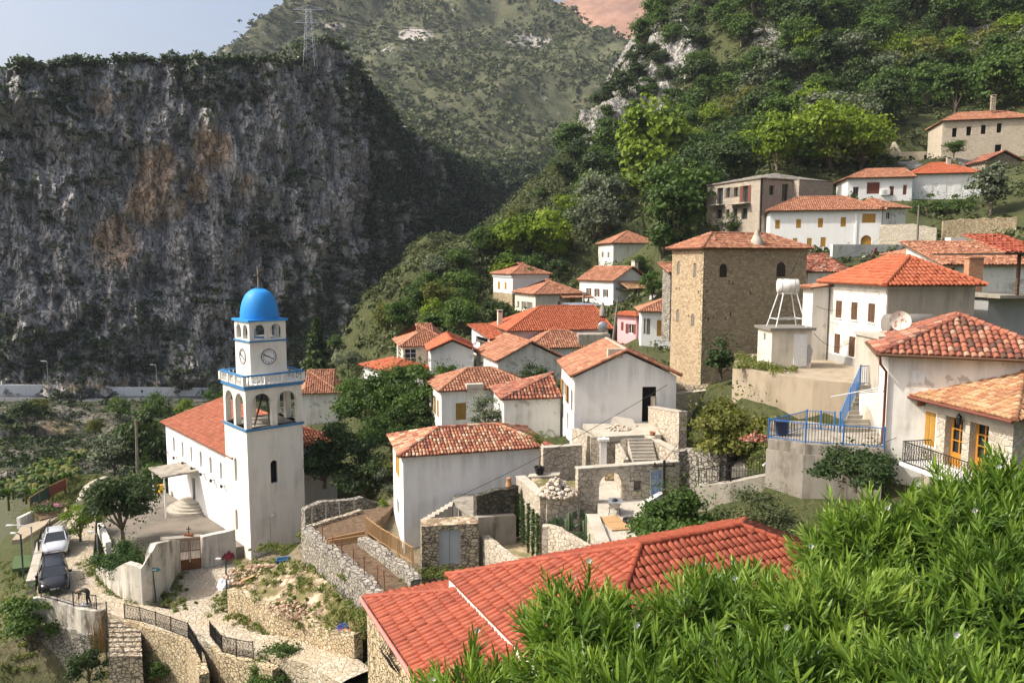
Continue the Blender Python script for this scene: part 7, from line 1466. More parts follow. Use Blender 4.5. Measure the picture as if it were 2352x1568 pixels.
def person(label, p, rot, J, shirt, trou, cut, hs=None):
    """J: dict of joint -> (x,y,z); x forward"""
    t = thing('person', label, 'person', p, rot); names = ['pelvis','chest','neck','head','crown','shl','ell','wrl','hal','shr','elr','wrr','har','hil','knl','anl','tol','hir','knr','anr','tor']
    rad = dict(pelvis=.15,chest=.16,neck=.06,head=.105,crown=.08,shl=.07,ell=.048,wrl=.034,hal=.035,shr=.07,elr=.048,wrr=.034,har=.035,hil=.10,knl=.066,anl=.045,tol=.045,hir=.10,knr=.066,anr=.045,tor=.045)
    E = [('pelvis','chest'),('chest','neck'),('neck','head'),('head','crown'),('chest','shl'),('shl','ell'),('ell','wrl'),('wrl','hal'),('chest','shr'),('shr','elr'),('elr','wrr'),('wrr','har'),('pelvis','hil'),('hil','knl'),('knl','anl'),('anl','tol'),('pelvis','hir'),('hir','knr'),('knr','anr'),('anr','tor')]
    ix = {n: k for k, n in enumerate(names)}
    def mf(c):
        k = min(names, key=lambda n: (Vector(J[n]) - c).length)
        return 1 if k in ('hil','hir','knl','knr','pelvis') else 3 if k in ('anl','anr','tol','tor') else 2 if k in ('head','crown','neck','wrl','wrr','hal','har') else 0
    b = body([J[n] for n in names], [(ix[a], ix[b_]) for a, b_ in E], [rad[n] for n in names], 'body', mf, t, [shirt, trou, SKIN, M['black']])
    hd = Vector(J['head']); up = (Vector(J['crown']) - hd).normalized(); fw = up.cross(Vector((0,1,0))).normalized() * -1 if False else Vector((0,1,0)).cross(up).normalized(); mb = MB()
    rs = np.random.RandomState(3)
    for sgn in (-1, 1):                               # five fingers on each hand
        w_, h_ = Vector(J['wrl' if sgn > 0 else 'wrr']), Vector(J['hal' if sgn > 0 else 'har']); d = (h_ - w_).normalized(); sd = d.cross(Vector((1,0,0))).normalized()
        for k in range(5):
            off = sd * (.018 * (k - 1.5)) if k < 4 else sd * -.045; ln = (.075,.085,.08,.06,.055)[k]; q = h_ + d * (.01 if k < 4 else -.03) + off
            mb.tube([q, q + d * ln * .6 + off * .1, q + d * ln + Vector((.015,0,0))], [.009,.008,.006], 5)
    mb.build('fingers', SKIN, t); mb = MB(); c = hd + up * .06
    V = []; n = 14
    for i in range(6):
        a = math.pi/2 * i / 5
        for k in range(n): f = 2*math.pi*k/n; V.append(tuple(c - fw * .02 + up * (.115*math.sin(a) ) + (fw * math.cos(f) * .11 + Vector((0,1,0)) * math.sin(f) * .10) * math.cos(a)))
    mb.add(V, [(i*n+k, i*n+(k+1)%n, (i+1)*n+(k+1)%n, (i+1)*n+k) for i in range(5) for k in range(n)], 0, .5, True); mb.build('hair', HAIR, t)
    mb = MB(); mb.tube([hd + fw * .10 + up * .03, hd + fw * .135 - up * .01], [.012, .018], 6); mb.build('nose', SKIN, t)
    mb = MB()
    for s_ in (-1, 1): mb.add(ico(tuple(hd + fw * .1 + up * .045 + Vector((0, s_*.038, 0))), .014, rs), ICOF)
    mb.add(ico(tuple(hd + fw * .105 - up * .045), .02, rs, .4), ICOF); mb.build('eyes_and_mouth', M['wood_d'], t)
    return t
JB = dict(pelvis=(0,0,.9),chest=(.38,0,1.06),neck=(.56,0,1.02),head=(.68,0,.92),crown=(.74,0,.80),shl=(.42,.19,1.0),ell=(.5,.2,.72),wrl=(.55,.14,.48),hal=(.56,.12,.40),shr=(.42,-.19,1.0),elr=(.52,-.2,.72),wrr=(.58,-.12,.5),har=(.6,-.1,.42),hil=(0,.1,.82),knl=(.05,.11,.46),anl=(-.02,.12,.08),tol=(.14,.13,.04),hir=(0,-.1,.82),knr=(.02,-.11,.46),anr=(-.08,-.12,.08),tor=(.08,-.13,.04))
person('person in grey-green top bending down over a white sack behind the railing', atz(*Z8(738,915), -21.78), math.radians(185), JB, m_plain('grey_green_cloth', (.13,.125,.09), .9), m_plain('dark_trousers', (.035,.035,.035), .9), 0)
JW = dict(pelvis=(0,0,.93),chest=(.03,0,1.3),neck=(.06,0,1.48),head=(.09,0,1.6),crown=(.10,0,1.72),shl=(.03,.2,1.4),ell=(-.02,.27,1.12),wrl=(.16,.22,.98),hal=(.24,.2,.96),shr=(.03,-.2,1.4),elr=(.05,-.28,1.12),wrr=(.22,-.2,1.05),har=(.3,-.16,1.06),hil=(0,.1,.86),knl=(.14,.11,.48),anl=(.10,.12,.08),tol=(.25,.13,.04),hir=(0,-.1,.86),knr=(-.02,-.11,.47),anr=(-.22,-.12,.1),tor=(-.08,-.13,.04))
person('person in white shirt and dark trousers walking on the roof terrace', at(*Z4(1255,760), 86), math.radians(60), JW, m_plain('white_shirt', (.7,.7,.7), .9), m_plain('black_trousers', (.02,.02,.025), .9), 0)
p = atz(*Z8(703,922), -21.78); o = heap('sack', 'small white sack on the road in front of the bending person', p, .12, .12, .25, 9, .2, M['white_metal'], 'sack')
# ------------------------------------------------------------------ vegetation
LF = {}
LF['ever'] = m_leaf('evergreen_leaf', [(0.021,0.039,0.013),(0.042,0.072,0.021),(0.081,0.114,0.034)], .22)
LF['mid'] = m_leaf('green_leaf', [(0.036,0.068,0.016),(0.072,0.127,0.026),(0.130,0.195,0.042)], .3)
LF['lime'] = m_leaf('spring_leaf', [(0.088,0.142,0.014),(0.165,0.236,0.021),(0.260,0.330,0.035)], .34)
LF['olive'] = m_leaf('olive_leaf', [(0.072,0.091,0.055),(0.124,0.150,0.094),(0.195,0.221,0.143)], .2)
LF['warm'] = m_leaf('yellowish_leaf', [(0.058,0.072,0.016),(0.124,0.137,0.029),(0.195,0.195,0.046)], .3)
LF['scrub'] = m_leaf('scrub_leaf', [(0.039,0.055,0.021),(0.081,0.101,0.039),(0.156,0.163,0.068)], .2)
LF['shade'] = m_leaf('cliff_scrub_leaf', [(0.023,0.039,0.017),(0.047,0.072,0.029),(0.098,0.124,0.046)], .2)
LF['hill'] = m_leaf('hill_scrub_leaf', [(0.042,0.058,0.023),(0.078,0.101,0.036),(0.150,0.169,0.058)], .15)
LF['grass'] = m_leaf('weed_leaf', [(0.072,0.111,0.023),(0.156,0.182,0.046),(0.312,0.273,0.111)], .3)
LF['rose'] = m_leaf('rosemary_leaf', [(0.026,0.058,0.016),(0.058,0.111,0.026),(0.104,0.163,0.039)], .25)
LF['oleander'] = m_leaf('oleander_leaf', [(0.028,0.059,0.014),(0.067,0.129,0.022),(0.140,0.231,0.034),(0.280,0.364,0.070)], .30, .32)
LF['dry'] = m_leaf('dry_reed', [(.16,.09,.03),(.26,.17,.07)], .2); LF['pink'] = m_plain('pink_petals', (.55,.16,.33), .8, 0, .3); LF['petal'] = m_plain('white_petals', (.82,.80,.76), .6)
LF['bark'] = m_wood('bark', (.20,.155,.115), 1.)
def quads(mb, C, N, S, T, m=0, asp=1.3, rs=NR):
    """many small leaf quads: centres C, normals N, sizes S, tints T"""
    n = len(C); N = N / (np.linalg.norm(N, axis=1, keepdims=True) + 1e-9); r = rs.randn(n, 3); U = np.cross(N, r); U /= np.linalg.norm(U, axis=1, keepdims=True) + 1e-9; W = np.cross(N, U)
    U = U * (S * .5)[:, None]; W = W * (S * .5 * asp)[:, None]; bend = N * (S * .12)[:, None]
    V = np.stack([C - W, C + U * .9 + bend, C + W, C - U * .9 + bend], 1).reshape(-1, 3)
    mb.add(V, np.arange(4 * n).reshape(n, 4), m, np.clip(T, 0, 1))
def clumps(mb, C, Rr, k, leaf, m=0, flat=.75, tb=None, rs=NR, tr=.18):
    n = len(C); D = rs.randn(n, k, 3); D /= np.linalg.norm(D, axis=2, keepdims=True); D[..., 2] = np.abs(D[..., 2]) * .9 - .15
    q = (rs.rand(n, k, 1) ** .4) * (1 + .25 * rs.randn(n, k, 1)); Pp = C[:, None] + D * q * Rr[:, None, None] * np.array([1, 1, flat]); tb = rs.rand(n) * .75 if tb is None else tb
    N = D + rs.randn(n, k, 3) * .6 + np.array([0, 0, .4]); T = tb[:, None] + rs.randn(n, k) * tr
    quads(mb, Pp.reshape(-1, 3), N.reshape(-1, 3), (leaf * rs.uniform(.6, 1.4, (n, k)) * (Rr[:, None] if leaf < 0 else 1)).ravel() if leaf > 0 else (-leaf * Rr[:, None] * rs.uniform(.6, 1.4, (n, k))).ravel(), T.ravel(), m, rs=rs)
def crown(seed, H=6., W=5., nl=16, k=170, leaf=.3, base=.22, shape='round'):
    rs = np.random.RandomState(seed); mb = MB(); C = []; Q = []
    for i in range(nl):
        if shape == 'cone': z = H * (base + (1 - base) * (i + .5) / nl); rr = W / 2 * (1 - (i + .5) / nl) ** .85 + .12; a = rs.uniform(0, 6.3); C.append((rr * .25 * math.cos(a), rr * .25 * math.sin(a), z)); Q.append(rr * .8); continue
        if base < .1:                              # shrub: lobes sit on the ground
            a = rs.uniform(0, 6.3); q = rs.uniform(0, .85) ** .6; zt = math.sqrt(max(0., 1 - q * q)) * H * .72; C.append((q*math.cos(a)*W/2, q*math.sin(a)*W/2, rs.uniform(.12, 1.) * zt + H * .06)); Q.append(W / 2 * rs.uniform(.26, .44)); continue
        d = rs.randn(3); d /= np.linalg.norm(d); q = rs.uniform(.35, .82); zc = H * (1 + base) / 2; C.append((d[0]*q*W/2, d[1]*q*W/2, zc + d[2]*q*H*(1-base)/2)); Q.append(W / 2 * rs.uniform(.28, .52))
    C, Q = np.array(C), np.array(Q); tb = rs.rand(nl) * .6 + .1
    clumps(mb, C, Q, k, leaf, 0, .85 if shape != 'cone' else .55, tb, rs, .2)
    stray = rs.randn(nl * 14, 3); stray /= np.linalg.norm(stray, axis=1, keepdims=True)
    if shape != 'cone': quads(mb, stray * np.array([W/2*1.02, W/2*1.02, H*(1-base)/2]) * rs.uniform(.8, 1.1, (nl*14, 1)) + np.array([0, 0, H*(1+base)/2]), stray + rs.randn(nl*14, 3) * .7, rs.uniform(.5, 1.2, nl*14) * leaf, rs.rand(nl*14) * .8, rs=rs)
    return mb, C
def trunk(seed, H, C, r, base=.22):
    rs = random.Random(seed); mb = MB(); top = Vector((rs.uniform(-.2, .2), rs.uniform(-.2, .2), H * (base + .35))); mb.tube([(0,0,-.6), (rs.uniform(-.1,.1), rs.uniform(-.1,.1), H*base*.7), top], [r*1.25, r*.9, r*.45], 8)
    for c in C[:7]: c = Vector(c); s = Vector((0, 0, H * base * rs.uniform(.6, 1.3))); mb.tube([s, s.lerp(c, .5) + Vector((0,0,-.1)), c], [r*.5, r*.32, r*.1], 5)
    return mb
PROTO = {}
def proto(kind, var, H=6., W=5.2, **k):
    key = (kind, var, H, W, tuple(sorted(k.items())))
    if key not in PROTO:
        sd = hash((var, int(H * 10), int(W * 10), len(kind))) % 9999; mat = k.pop('mat', kind); tr = k.pop('tr', .18); mb, C = crown(sd, H, W, **k); t = thing('tree', None, None); co = mb.build('crown', LF[mat], t); trunk(sd, H, C, tr, k.get('base', .22)).build('trunk', LF['bark'], t); PROTO[key] = [t, False]
    return PROTO[key]
def plant(p, s, kind, var, label, group=None, name='tree', cat='tree', rot=None, **k):
    e = proto(kind, var, **k)
    if not e[1]: o = e[0]; e[1] = True
    else: o = copy_tree(e[0])
    if 'group' in o: del o['group']
    if len(o.children) and o.name.split('.')[0] != name: o.name = name
    o.location = p; o.rotation_euler = (0, 0, R.uniform(0, 6.28) if rot is None else rot); o.scale = (s, s, s * R.uniform(.92, 1.1)); return tag(o, label, cat, group)
def tree(kind, px, pyb, hpx, label, Y=None, W=5.2, H=6., wk=None, z=None, name='tree', cat='tree', var=None, sink=0, **k):
    p = at(px, pyb, Y) if Y else (atz(px, pyb, z) if z is not None else ghit(px, pyb))
    if p is None: print('NO GROUND', label); return None
    s = hpx * p.y / F_PX / H; p = p - UPZ * sink; return plant(p, s, kind, R.randint(0, 2) if var is None else var, label, None, name, cat, H=H, W=W, **k)
# trees one by one
tree('lime', 1497, 475, 225, 'tall bright lime-green tree at the left edge of the forest above the hut', W=3.9, nl=40, k=210, leaf=.3, base=.1)
tree('lime', 1803, 382, 118, 'bright yellow-green tree directly above the grey-roofed stone mansion', W=5.)
tree('lime', 1862, 302, 100, 'yellow-green tree in the middle of the forest, right of the bare rock', W=5.); tree('lime', 1992, 165, 70, 'pale yellow tree high in the dark forest', W=5.6); tree('lime', 1855, 150, 80, 'fresh green tree near the top of the forest', W=5.)
tree('lime', 1178, 622, 118, 'light green tree above the white house on the stone base', W=5.); tree('lime', 1258, 608, 112, 'broad light green tree right of the tall light green one on the slope', W=6.); tree('lime', 1305, 520, 62, 'small spring-green tree on the upper slope below the rock face', W=5.6)
tree('mid', 1517, 612, 84, 'round green tree beside the tall white house with the blank wall', W=5.4); tree('mid', 1470, 650, 60, 'bushy tree on the retaining wall below the tall white house', W=6.)
tree('mid', 1210, 692, 66, 'dense round tree in front of the white house on the stone base', W=6.4); tree('ever', 1285, 652, 55, 'dark tree between the two hillside houses', W=6.4); tree('ever', 1135, 752, 66, 'dark spreading tree left of the cream house with the porch roof', W=7.5, nl=22); tree('mid', 1060, 760, 70, 'green tree on the slope above the glazed veranda house', W=6.)
tree('olive', 2272, 505, 120, 'grey-green olive tree at the right edge above the tan retaining wall', W=4.6); tree('ever', 1688, 560, 62, 'dark rounded tree in front of the stone mansion', W=8.); tree('mid', 2190, 372, 44, 'bright shrub-like tree in front of the pale stone house', W=7.)
tree('mid', 1498, 700, 70, 'leafy tree left of the stone tower by the covered porch', W=5.); tree('mid', 2130, 500, 55, 'green shrub below the faint blocked windows', W=8., name='shrub', cat='shrub', base=.05); tree('mid', 2200, 490, 50, 'bushy shrub between the long white house and the olive tree', W=8., name='shrub', cat='shrub', base=.05)
tree('ever', 1657, 862, 95, 'dark upright shrub against the shaded wall of the stone tower', Y=51, W=4.6, leaf=.34, k=260, base=.02, name='shrub', cat='shrub')
tree('citrus' if False else 'warm', 1672, 1040, 165, 'yellow-green citrus tree beside the sunlit stone wall', Y=43.4, W=7.6, k=330, leaf=.26, nl=26, base=.09, mat='warm')
tree('mid', 955, 965, 145, 'broad green tree left of the house with three ochre shutters', Y=66, W=6.6, k=330, nl=24, leaf=.24, base=.05); tree('mid', 852, 975, 130, 'green tree in the dark group just right of the bell tower', Y=69, W=7., k=330, nl=24, leaf=.24, base=.05, var=1); tree('ever', 835, 1140, 175, 'dark tall tree left of the mottled-roof house', Y=58, W=5.6, k=380, nl=22, leaf=.2, base=.06)
tree('ever', 745, 1110, 130, 'dark shrubby tree against the white church wall right of the tower', Y=60, W=6., k=300, nl=20, leaf=.22, base=.04, var=2); tree('olive', 905, 1120, 90, 'greyish low tree between dark tree and mottled-roof house', Y=57, W=7., k=260, nl=18, leaf=.22, base=.03); tree('mid', 1030, 880, 60, 'leafy tree in front of the small red gable', Y=74, W=7., base=.05, k=260)
tree('olive', 1115, 980, 82, 'grey-green oleander bush in front of the white wall with ochre shutter', Y=57.5, W=6.4, k=240, leaf=.26, base=.06, name='shrub', cat='shrub'); tree('ever', 1220, 890, 78, 'round dark glossy bush in front of the white gable with chimney', Y=68, W=7.4, k=300, leaf=.26, base=.05, name='shrub', cat='shrub')
tree('ever', 730, 884, 150, 'dark pointed spruce standing behind the bell tower', Y=118, W=3., nl=22, k=170, shape='cone', base=.05, leaf=.34, name='conifer'); tree('olive', 800, 862, 60, 'grey-green tree beside the spruce', Y=112, W=7.); tree('mid', 775, 812, 45, 'small green tree on the slope above the spruce', Y=128, W=6.)
tree('ever', 283, 1250, 168, 'large round dark tree with many stems in the church yard', z=-21.5, W=6., k=420, nl=24, leaf=.2, base=.2); tree('lime', 185, 1240, 98, 'bright green feathery tree beside the silver car', z=-21.9, W=5.6, k=300, leaf=.2, base=.1)
tree('olive', 262, 1082, 95, 'wide grey olive tree below the highway bank', Y=84, W=7., k=240, nl=20, base=.1); tree('ever', 352, 1075, 150, 'tall dark tree left of the church nave', Y=86, W=5.2, k=300, nl=22, base=.08); tree('mid', 330, 1010, 90, 'green tree behind the tall dark tree near the church', Y=98, W=6., base=.05); tree('mid', 365, 955, 60, 'light green tree below the highway wall', Y=130, W=7., base=.05)
tree('lime', 428, 955, 46, 'small bright round tree above the church roof edge', Y=120, W=6.6, base=.05); tree('mid', 497, 935, 52, 'green tree just left of the bell tower arches', Y=105, W=6.4, base=.05); tree('lime', 108, 1108, 62, 'small light green tree among the left gardens', Y=82, W=6., base=.15); tree('warm', 95, 960, 50, 'yellowish shrub under the highway at the left', Y=165, W=6.); tree('ever', 62, 985, 70, 'dark tree on the bank at the left edge', Y=150, W=6.); tree('mid', 275, 975, 60, 'green tree under the highway retaining wall', Y=140, W=5.); tree('warm', 220, 1005, 40, 'small yellowish bush on the rocky bank', Y=120, W=7.)
tree('mid', 340, 1130, 80, 'leafy tree close to the far corner of the church', Y=75, W=6., base=.05, k=240); tree('warm', 350, 1155, 45, 'yellow-green bush behind the round dark tree', Y=70, W=8., base=.02, name='shrub', cat='shrub')
tree('rose', 285, 1322, 88, 'dense dark green rosemary-like bush on the yard wall corner', z=-21.3, W=9., k=420, nl=20, leaf=.3, base=.0, name='shrub', cat='shrub'); tree('olive', 312, 1345, 62, 'small thin grey tree in front of the dense green bush', Y=51.4, W=5., nl=9, k=60, leaf=.3, base=.3)
tree('mid', 70, 1480, 165, 'dark leafy tree at the lower left corner', Y=46.5, W=5., k=330, leaf=.24, base=.02); tree('ever', 205, 1560, 100, 'dark shrub at the bottom under the concrete wall', Y=43, W=6., k=260, leaf=.26, base=.02, name='shrub', cat='shrub'); tree('warm', 290, 1550, 70, 'yellowish shrub at the foot of the stone steps', Y=43, W=7., k=220, leaf=.26, base=.02, name='shrub', cat='shrub'); tree('mid', 365, 1560, 80, 'green shrub against the tan wall right of the steps', Y=42.5, W=5., k=220, leaf=.26, base=.02, name='shrub', cat='shrub')
tree('mid', 640, 1560, 90, 'broad-leaved shrub at the bottom edge beside the cobbled path', Y=37, W=9., k=260, leaf=.34, base=.02, name='shrub', cat='shrub'); tree('mid', 560, 1545, 48, 'low green shrub below the second path railing', Y=39, W=9., k=200, leaf=.3, base=.02, name='shrub', cat='shrub')
tree('mid', 1555, 1265, 165, 'lush green fig bush in front of the arch wall', Y=33, W=7., k=420, nl=26, leaf=.26, base=.02, name='shrub', cat='shrub'); tree('warm', 1740, 1250, 165, 'brownish-green dense shrub right of the fig bush', Y=31, W=8., k=460, nl=24, leaf=.16, base=.02, mat='scrub', name='shrub', cat='shrub'); tree('ever', 1965, 1120, 125, 'dark green fig below the blue railing', Y=32, W=8.5, k=360, nl=22, leaf=.3, base=.02, name='shrub', cat='shrub')
tree('mid', 1372, 848, 75, 'thin leafy shrub in front of the pink house', Y=74, W=9., nl=14, k=60, leaf=.36, base=.05, name='shrub', cat='shrub'); tree('mid', 1780, 855, 52, 'wild green bush in front of the shed', Y=48.5, W=9., k=300, leaf=.3, base=0, mat='grass', name='shrub', cat='shrub')
tree('mid', 880, 1180, 40, 'young sapling at the far end of the tilled soil', Y=52, W=3.4, nl=8, k=60, leaf=.5, base=.2, mat='lime')
tree('mid', 915, 905, 75, 'leafy tree behind the dark clump, below the glazed veranda', Y=76, W=7., k=300, nl=22, leaf=.26, base=.05, var=2); tree('mid', 800, 920, 70, 'green tree beside the hip-roofed house behind the bell tower', Y=76, W=6.4, k=280, leaf=.26, base=.05); tree('mid', 900, 1030, 120, 'dense green tree in the heart of the clump right of the bell tower', Y=63, W=7., k=380, nl=24, leaf=.22, base=.04, var=1)
tree('ever', 780, 1060, 120, 'dark bushy tree in front of the clump beside the church roof', Y=62, W=6.4, k=360, nl=22, leaf=.2, base=.04); tree('warm', 905, 1090, 60, 'yellowish low bush at the corner of the mottled-roof house', Y=56, W=7., k=240, leaf=.24, base=.02, name='shrub', cat='shrub'); tree('ever', 970, 1010, 110, 'shadowy tree pressed against the house with ochre shutters', Y=64.5, W=5.6, k=320, leaf=.22, base=.04)
tree('mid', 1440, 640, 50, 'bushy green tree on the slope below the tiny hut', Y=128, W=7., base=.05); tree('warm', 1410, 580, 55, 'yellowish tree above the tall white house', Y=145, W=6.5, base=.05); tree('mid', 1510, 780, 60, 'leafy shrub behind the white house with yellow shutters', Y=92, W=7., base=.05, var=1); tree('ever', 1480, 605, 60, 'dark tree on the slope just right of the tall white house', Y=138, W=7., base=.05)
tree('mid', 1640, 960, 60, 'green shrub at the foot of the stone tower', Y=52, W=8., k=260, leaf=.28, base=.0, name='shrub', cat='shrub'); tree('olive', 1820, 1075, 50, 'grey shrub beside the garden steps', Y=40, W=8., k=240, leaf=.24, base=.0, name='shrub', cat='shrub')
# forest and slope fill
FOREST = [(1215,455),(1290,372),(1400,215),(1480,90),(1560,-60),(2420,-60),(2420,235),(2155,250),(2150,335),(1960,392),(1900,405),(1615,415),(1615,520),(1545,560),(1490,500),(1430,500),(1300,560),(1200,640),(1120,660),(1050,740),(960,745),(880,745),(880,725),(1000,610),(1100,555)]
KINDS = [('ever', .34), ('mid', .66), ('olive', .79), ('warm', .89), ('lime', 1.)]; pl = []; tries = 0; FR = random.Random(11)
LAND = [(1560,-40,'close to the top of the sheer grey rock'),(1400,240,'on the steep rock face above the gorge'),(1497,350,'around the tall bright lime-green tree'),(1300,450,'on the ridge over the gorge'),(1640,320,'left of the forest centre above the stone mansion'),(1770,330,'behind the grey-roofed stone mansion'),(1950,330,'on the grassy slope above the white row of houses'),(2100,250,'beside the roofless pale ruin'),(1750,80,'around the bare rock near the forest top'),(1950,100,'high in the middle of the forest'),(2200,90,'high on the slope above the pale stone house'),(2320,200,'behind the pale stone house'),(1180,600,'on the open slope left of the hillside houses'),(1000,690,'on the low ridge above the spruce'),(1560,480,'just left of the stone mansion')]
HB = []
for h_ in HOUSES:
    if h_.base.y > 75:
        c_ = [proj(h_.world((a, b, z))) for a in (0, h_.Lr) for b in (0, h_.Ll) for z in (h_.H * .3, h_.H + 1.5)]; HB.append((min(c[0] for c in c_) - 42, max(c[0] for c in c_) + 22, min(c[1] for c in c_), max(c[1] for c in c_), h_.base.y + 3))
KN = dict(ever='dark evergreen', mid='mid-green', olive='grey-green', warm='yellowish-green', lime='fresh light green'); cnt = {}
while len(pl) < 295 and tries < 90000:
    tries += 1; x, y = (FR.uniform(-65, 20), FR.uniform(90, 215)) if tries % 3 == 0 else (FR.uniform(-45, 170), FR.uniform(95, 300)); z = ground(x, y); px, py = proj((x, y, z + 3))
    if not (-20 < py < 760 and 860 < px < 2400) or not inpoly(px, py + 10, FOREST): continue
    rock = max([0] + [1 - math.hypot((px - a) / ra, (py - b) / rb) for a, b, ra, rb in ROCKS])
    if rock > .15 and FR.random() > .06: continue
    if 1395 < px < 1540 and 470 < py < 640: continue
    if any(a < px < b and y < Yh and d < proj((x, y, z))[1] and proj((x, y, z + 7))[1] < c for a, b, d, c, Yh in HB): continue
    low = px < 1300
    if any((x - a) ** 2 + (y - b) ** 2 < (6.2 if not low else 4.6) ** 2 for a, b in pl): continue
    d = (Vector((x, y, z + 4)) - CAM); ok = True
    for f in (.5, .6, .7, .8, .87, .93, .97):
        q = d * f
        if ground(q.x, q.y) > q.z: ok = False
    if not ok: continue
    if any(-4 < q.x < h_.Lr + 3 and -5 < q.y < h_.Ll + 3 for h_ in HOUSES for q in (h_.Mi @ Vector((x, y, 0)),)): continue
    pl.append((x, y)); n_q = .5 + .9 * mnoise.noise(Vector((x * .045, y * .045, 2))) + FR.uniform(-.28, .28); kind = next(k for k, v in KINDS if n_q < v or v == 1.); 
    if low: kind = FR.choice(['warm', 'mid', 'mid', 'mid', 'lime', 'lime', 'olive'])
    s = FR.uniform(1.05, 1.95) * (1. if not low else .5) * (.75 if rock > .1 else 1); lm = min(LAND, key=lambda l: math.hypot(l[0] - px, l[1] - py))[2]
    lb = KN[kind] + (' tree ' if s > .75 else ' small tree ') + lm; plant(Vector((x, y, z - .3)), s, kind, FR.randint(0, 2), lb, 'trees on the forest slope', W=FR.choice((5.2, 6.4)), nl=18, k=150, base=.12)
print('forest', len(pl), tries)
# undergrowth on the slope, weeds, cliff and hill scrub: uncountable cover
def stuff(mb, name, label, cat, mat): o = mb.build(name, mat); return tag(o, label, cat, None, 'stuff')
C = []; FS = np.random.RandomState(5)
while len(C) < 9500:
    x, y = (FS.uniform(-75, 15), FS.uniform(80, 220)) if len(C) % 3 == 0 else (FS.uniform(-45, 170), FS.uniform(60, 300)); z = ground(x, y); px, py = proj((x, y, z)); 
    if 680 < px < 2420 and -20 < py < 900 and (inpoly(px, py, FOREST) or FS.rand() < .35):
        if any(-1.2 < q.x < h_.Lr + 1 and -1.2 < q.y < h_.Ll + 1 for h_ in HOUSES for q in (h_.Mi @ Vector((x, y, 0)),)): continue
        C.append((x, y, z + .2))
C = np.array(C); mb = MB(); clumps(mb, C, FS.uniform(.6, 1.9, len(C)), 40, .38, rs=FS); stuff(mb, 'hillside_scrub', 'low shrubs and grass covering the village slope between houses and trees', 'scrub', LF['scrub'])
cols_c = CLCOLS; CV = np.array([tuple(p) for p in CLIFF]); VGa = np.array(CLV); OCa = np.array(OC); cs = np.random.RandomState(9); rowi = np.arange(len(CV)) % NV; fx = np.array([.5 + .8 * mnoise.noise(Vector(p) * .035) + .5 * mnoise.noise(Vector(p) * .12) for p in CV[::1]])
w_ = np.clip(fx + VGa * .8 - OCa * .9 - .3, 0.015, 1.5) ** 1.9; w_[rowi < 3] *= 1.5; dd = np.abs(CV[:, 1] - 230); w_[(np.arange(len(CV)) // NV) < 50] = 0; w_ /= w_.sum(); idx = cs.choice(len(CV), 5200, p=w_); mb = MB()
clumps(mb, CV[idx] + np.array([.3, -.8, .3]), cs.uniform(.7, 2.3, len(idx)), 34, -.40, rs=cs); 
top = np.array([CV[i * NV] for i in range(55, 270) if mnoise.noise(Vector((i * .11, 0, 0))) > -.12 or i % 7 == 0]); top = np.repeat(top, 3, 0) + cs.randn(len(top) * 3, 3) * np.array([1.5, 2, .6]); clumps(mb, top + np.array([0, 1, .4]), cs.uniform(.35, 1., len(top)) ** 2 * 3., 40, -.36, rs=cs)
gi = np.arange(len(CV)) // NV; gpx = cols_c[gi]; wg = np.where((gpx > 830), np.clip(fx, .1, 1), 0.); idx = cs.choice(len(CV), 2600, p=wg / wg.sum()); clumps(mb, CV[idx] + np.array([.3, -.8, .3]), cs.uniform(.9, 3., len(idx)), 32, -.42, rs=cs)  # extra gorge scrub, partly added to darken the wall as shade
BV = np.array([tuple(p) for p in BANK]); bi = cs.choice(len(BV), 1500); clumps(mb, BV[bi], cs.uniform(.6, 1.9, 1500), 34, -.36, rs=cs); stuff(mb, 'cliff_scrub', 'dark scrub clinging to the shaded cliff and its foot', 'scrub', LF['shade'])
HV = np.array([tuple(p) for p in HP]); hs_ = np.random.RandomState(4); hi = hs_.choice(len(HV), 32000); ht = np.array([mnoise.noise(Vector(HV[i]) * .012) for i in hi]); keep = ht + hs_.uniform(-.45, .45, len(hi)) > -.2; hv = HV[hi][keep] + hs_.randn(keep.sum(), 3) * np.array([5, 3, .5]); mb = MB()
clumps(mb, hv, hs_.uniform(1.3, 4., len(hv)), 12, -.75, rs=hs_); stuff(mb, 'hill_scrub', 'dense scrub dotting the sunlit hill behind the cliff', 'scrub', LF['hill'])
# weeds: on the bank, wall feet, road edges
C = []; ws = np.random.RandomState(8); BK = np.array(BANKV)
for k in ws.choice(len(BK), 330): C.append(BK[k] + ws.randn(3) * .15)
def along(fn, L, z, n, sp=.35):
    for _ in range(n): k = ws.randint(len(L) - 1); f = ws.rand(); a = atz(*fn(*L[k]), z).lerp(atz(*fn(*L[k+1]), z), f); C.append((a.x + ws.randn() * sp, a.y + ws.randn() * sp, a.z))
along(Z8, [(830,660),(900,740),(960,810),(1080,880),(1200,905),(1390,810),(1490,690)], -21.85, 90, .3); along(Z8, [(760,560),(800,700)], -21.9, 60, .4); along(B1, [(370,1010),(600,1090),(750,1140),(950,1200)], -20.9, 90, .3); along(B1, [(600,440),(750,440),(850,470)], -20.6, 60, .5); along(B1, [(280,950),(350,800)], -21.5, 40, .4); along(Z8, [(1390,700),(1500,950)], -21.7, 50, .4)
along(B1, [(985,300),(1110,420),(1200,500),(1350,640),(1480,760)], -17.2, 120, .35); along(B1, [(985,330),(1110,480),(1200,560),(1350,740)], -18.2, 120, .4); along(B5, [(330,690),(560,640)], -16.6, 50, .5); along(B4, [(0,440),(200,440),(330,470)], -6.4, 90, .6); along(Z4, [(400,1350),(560,1390),(640,1420)], -6.4, 60, .5)
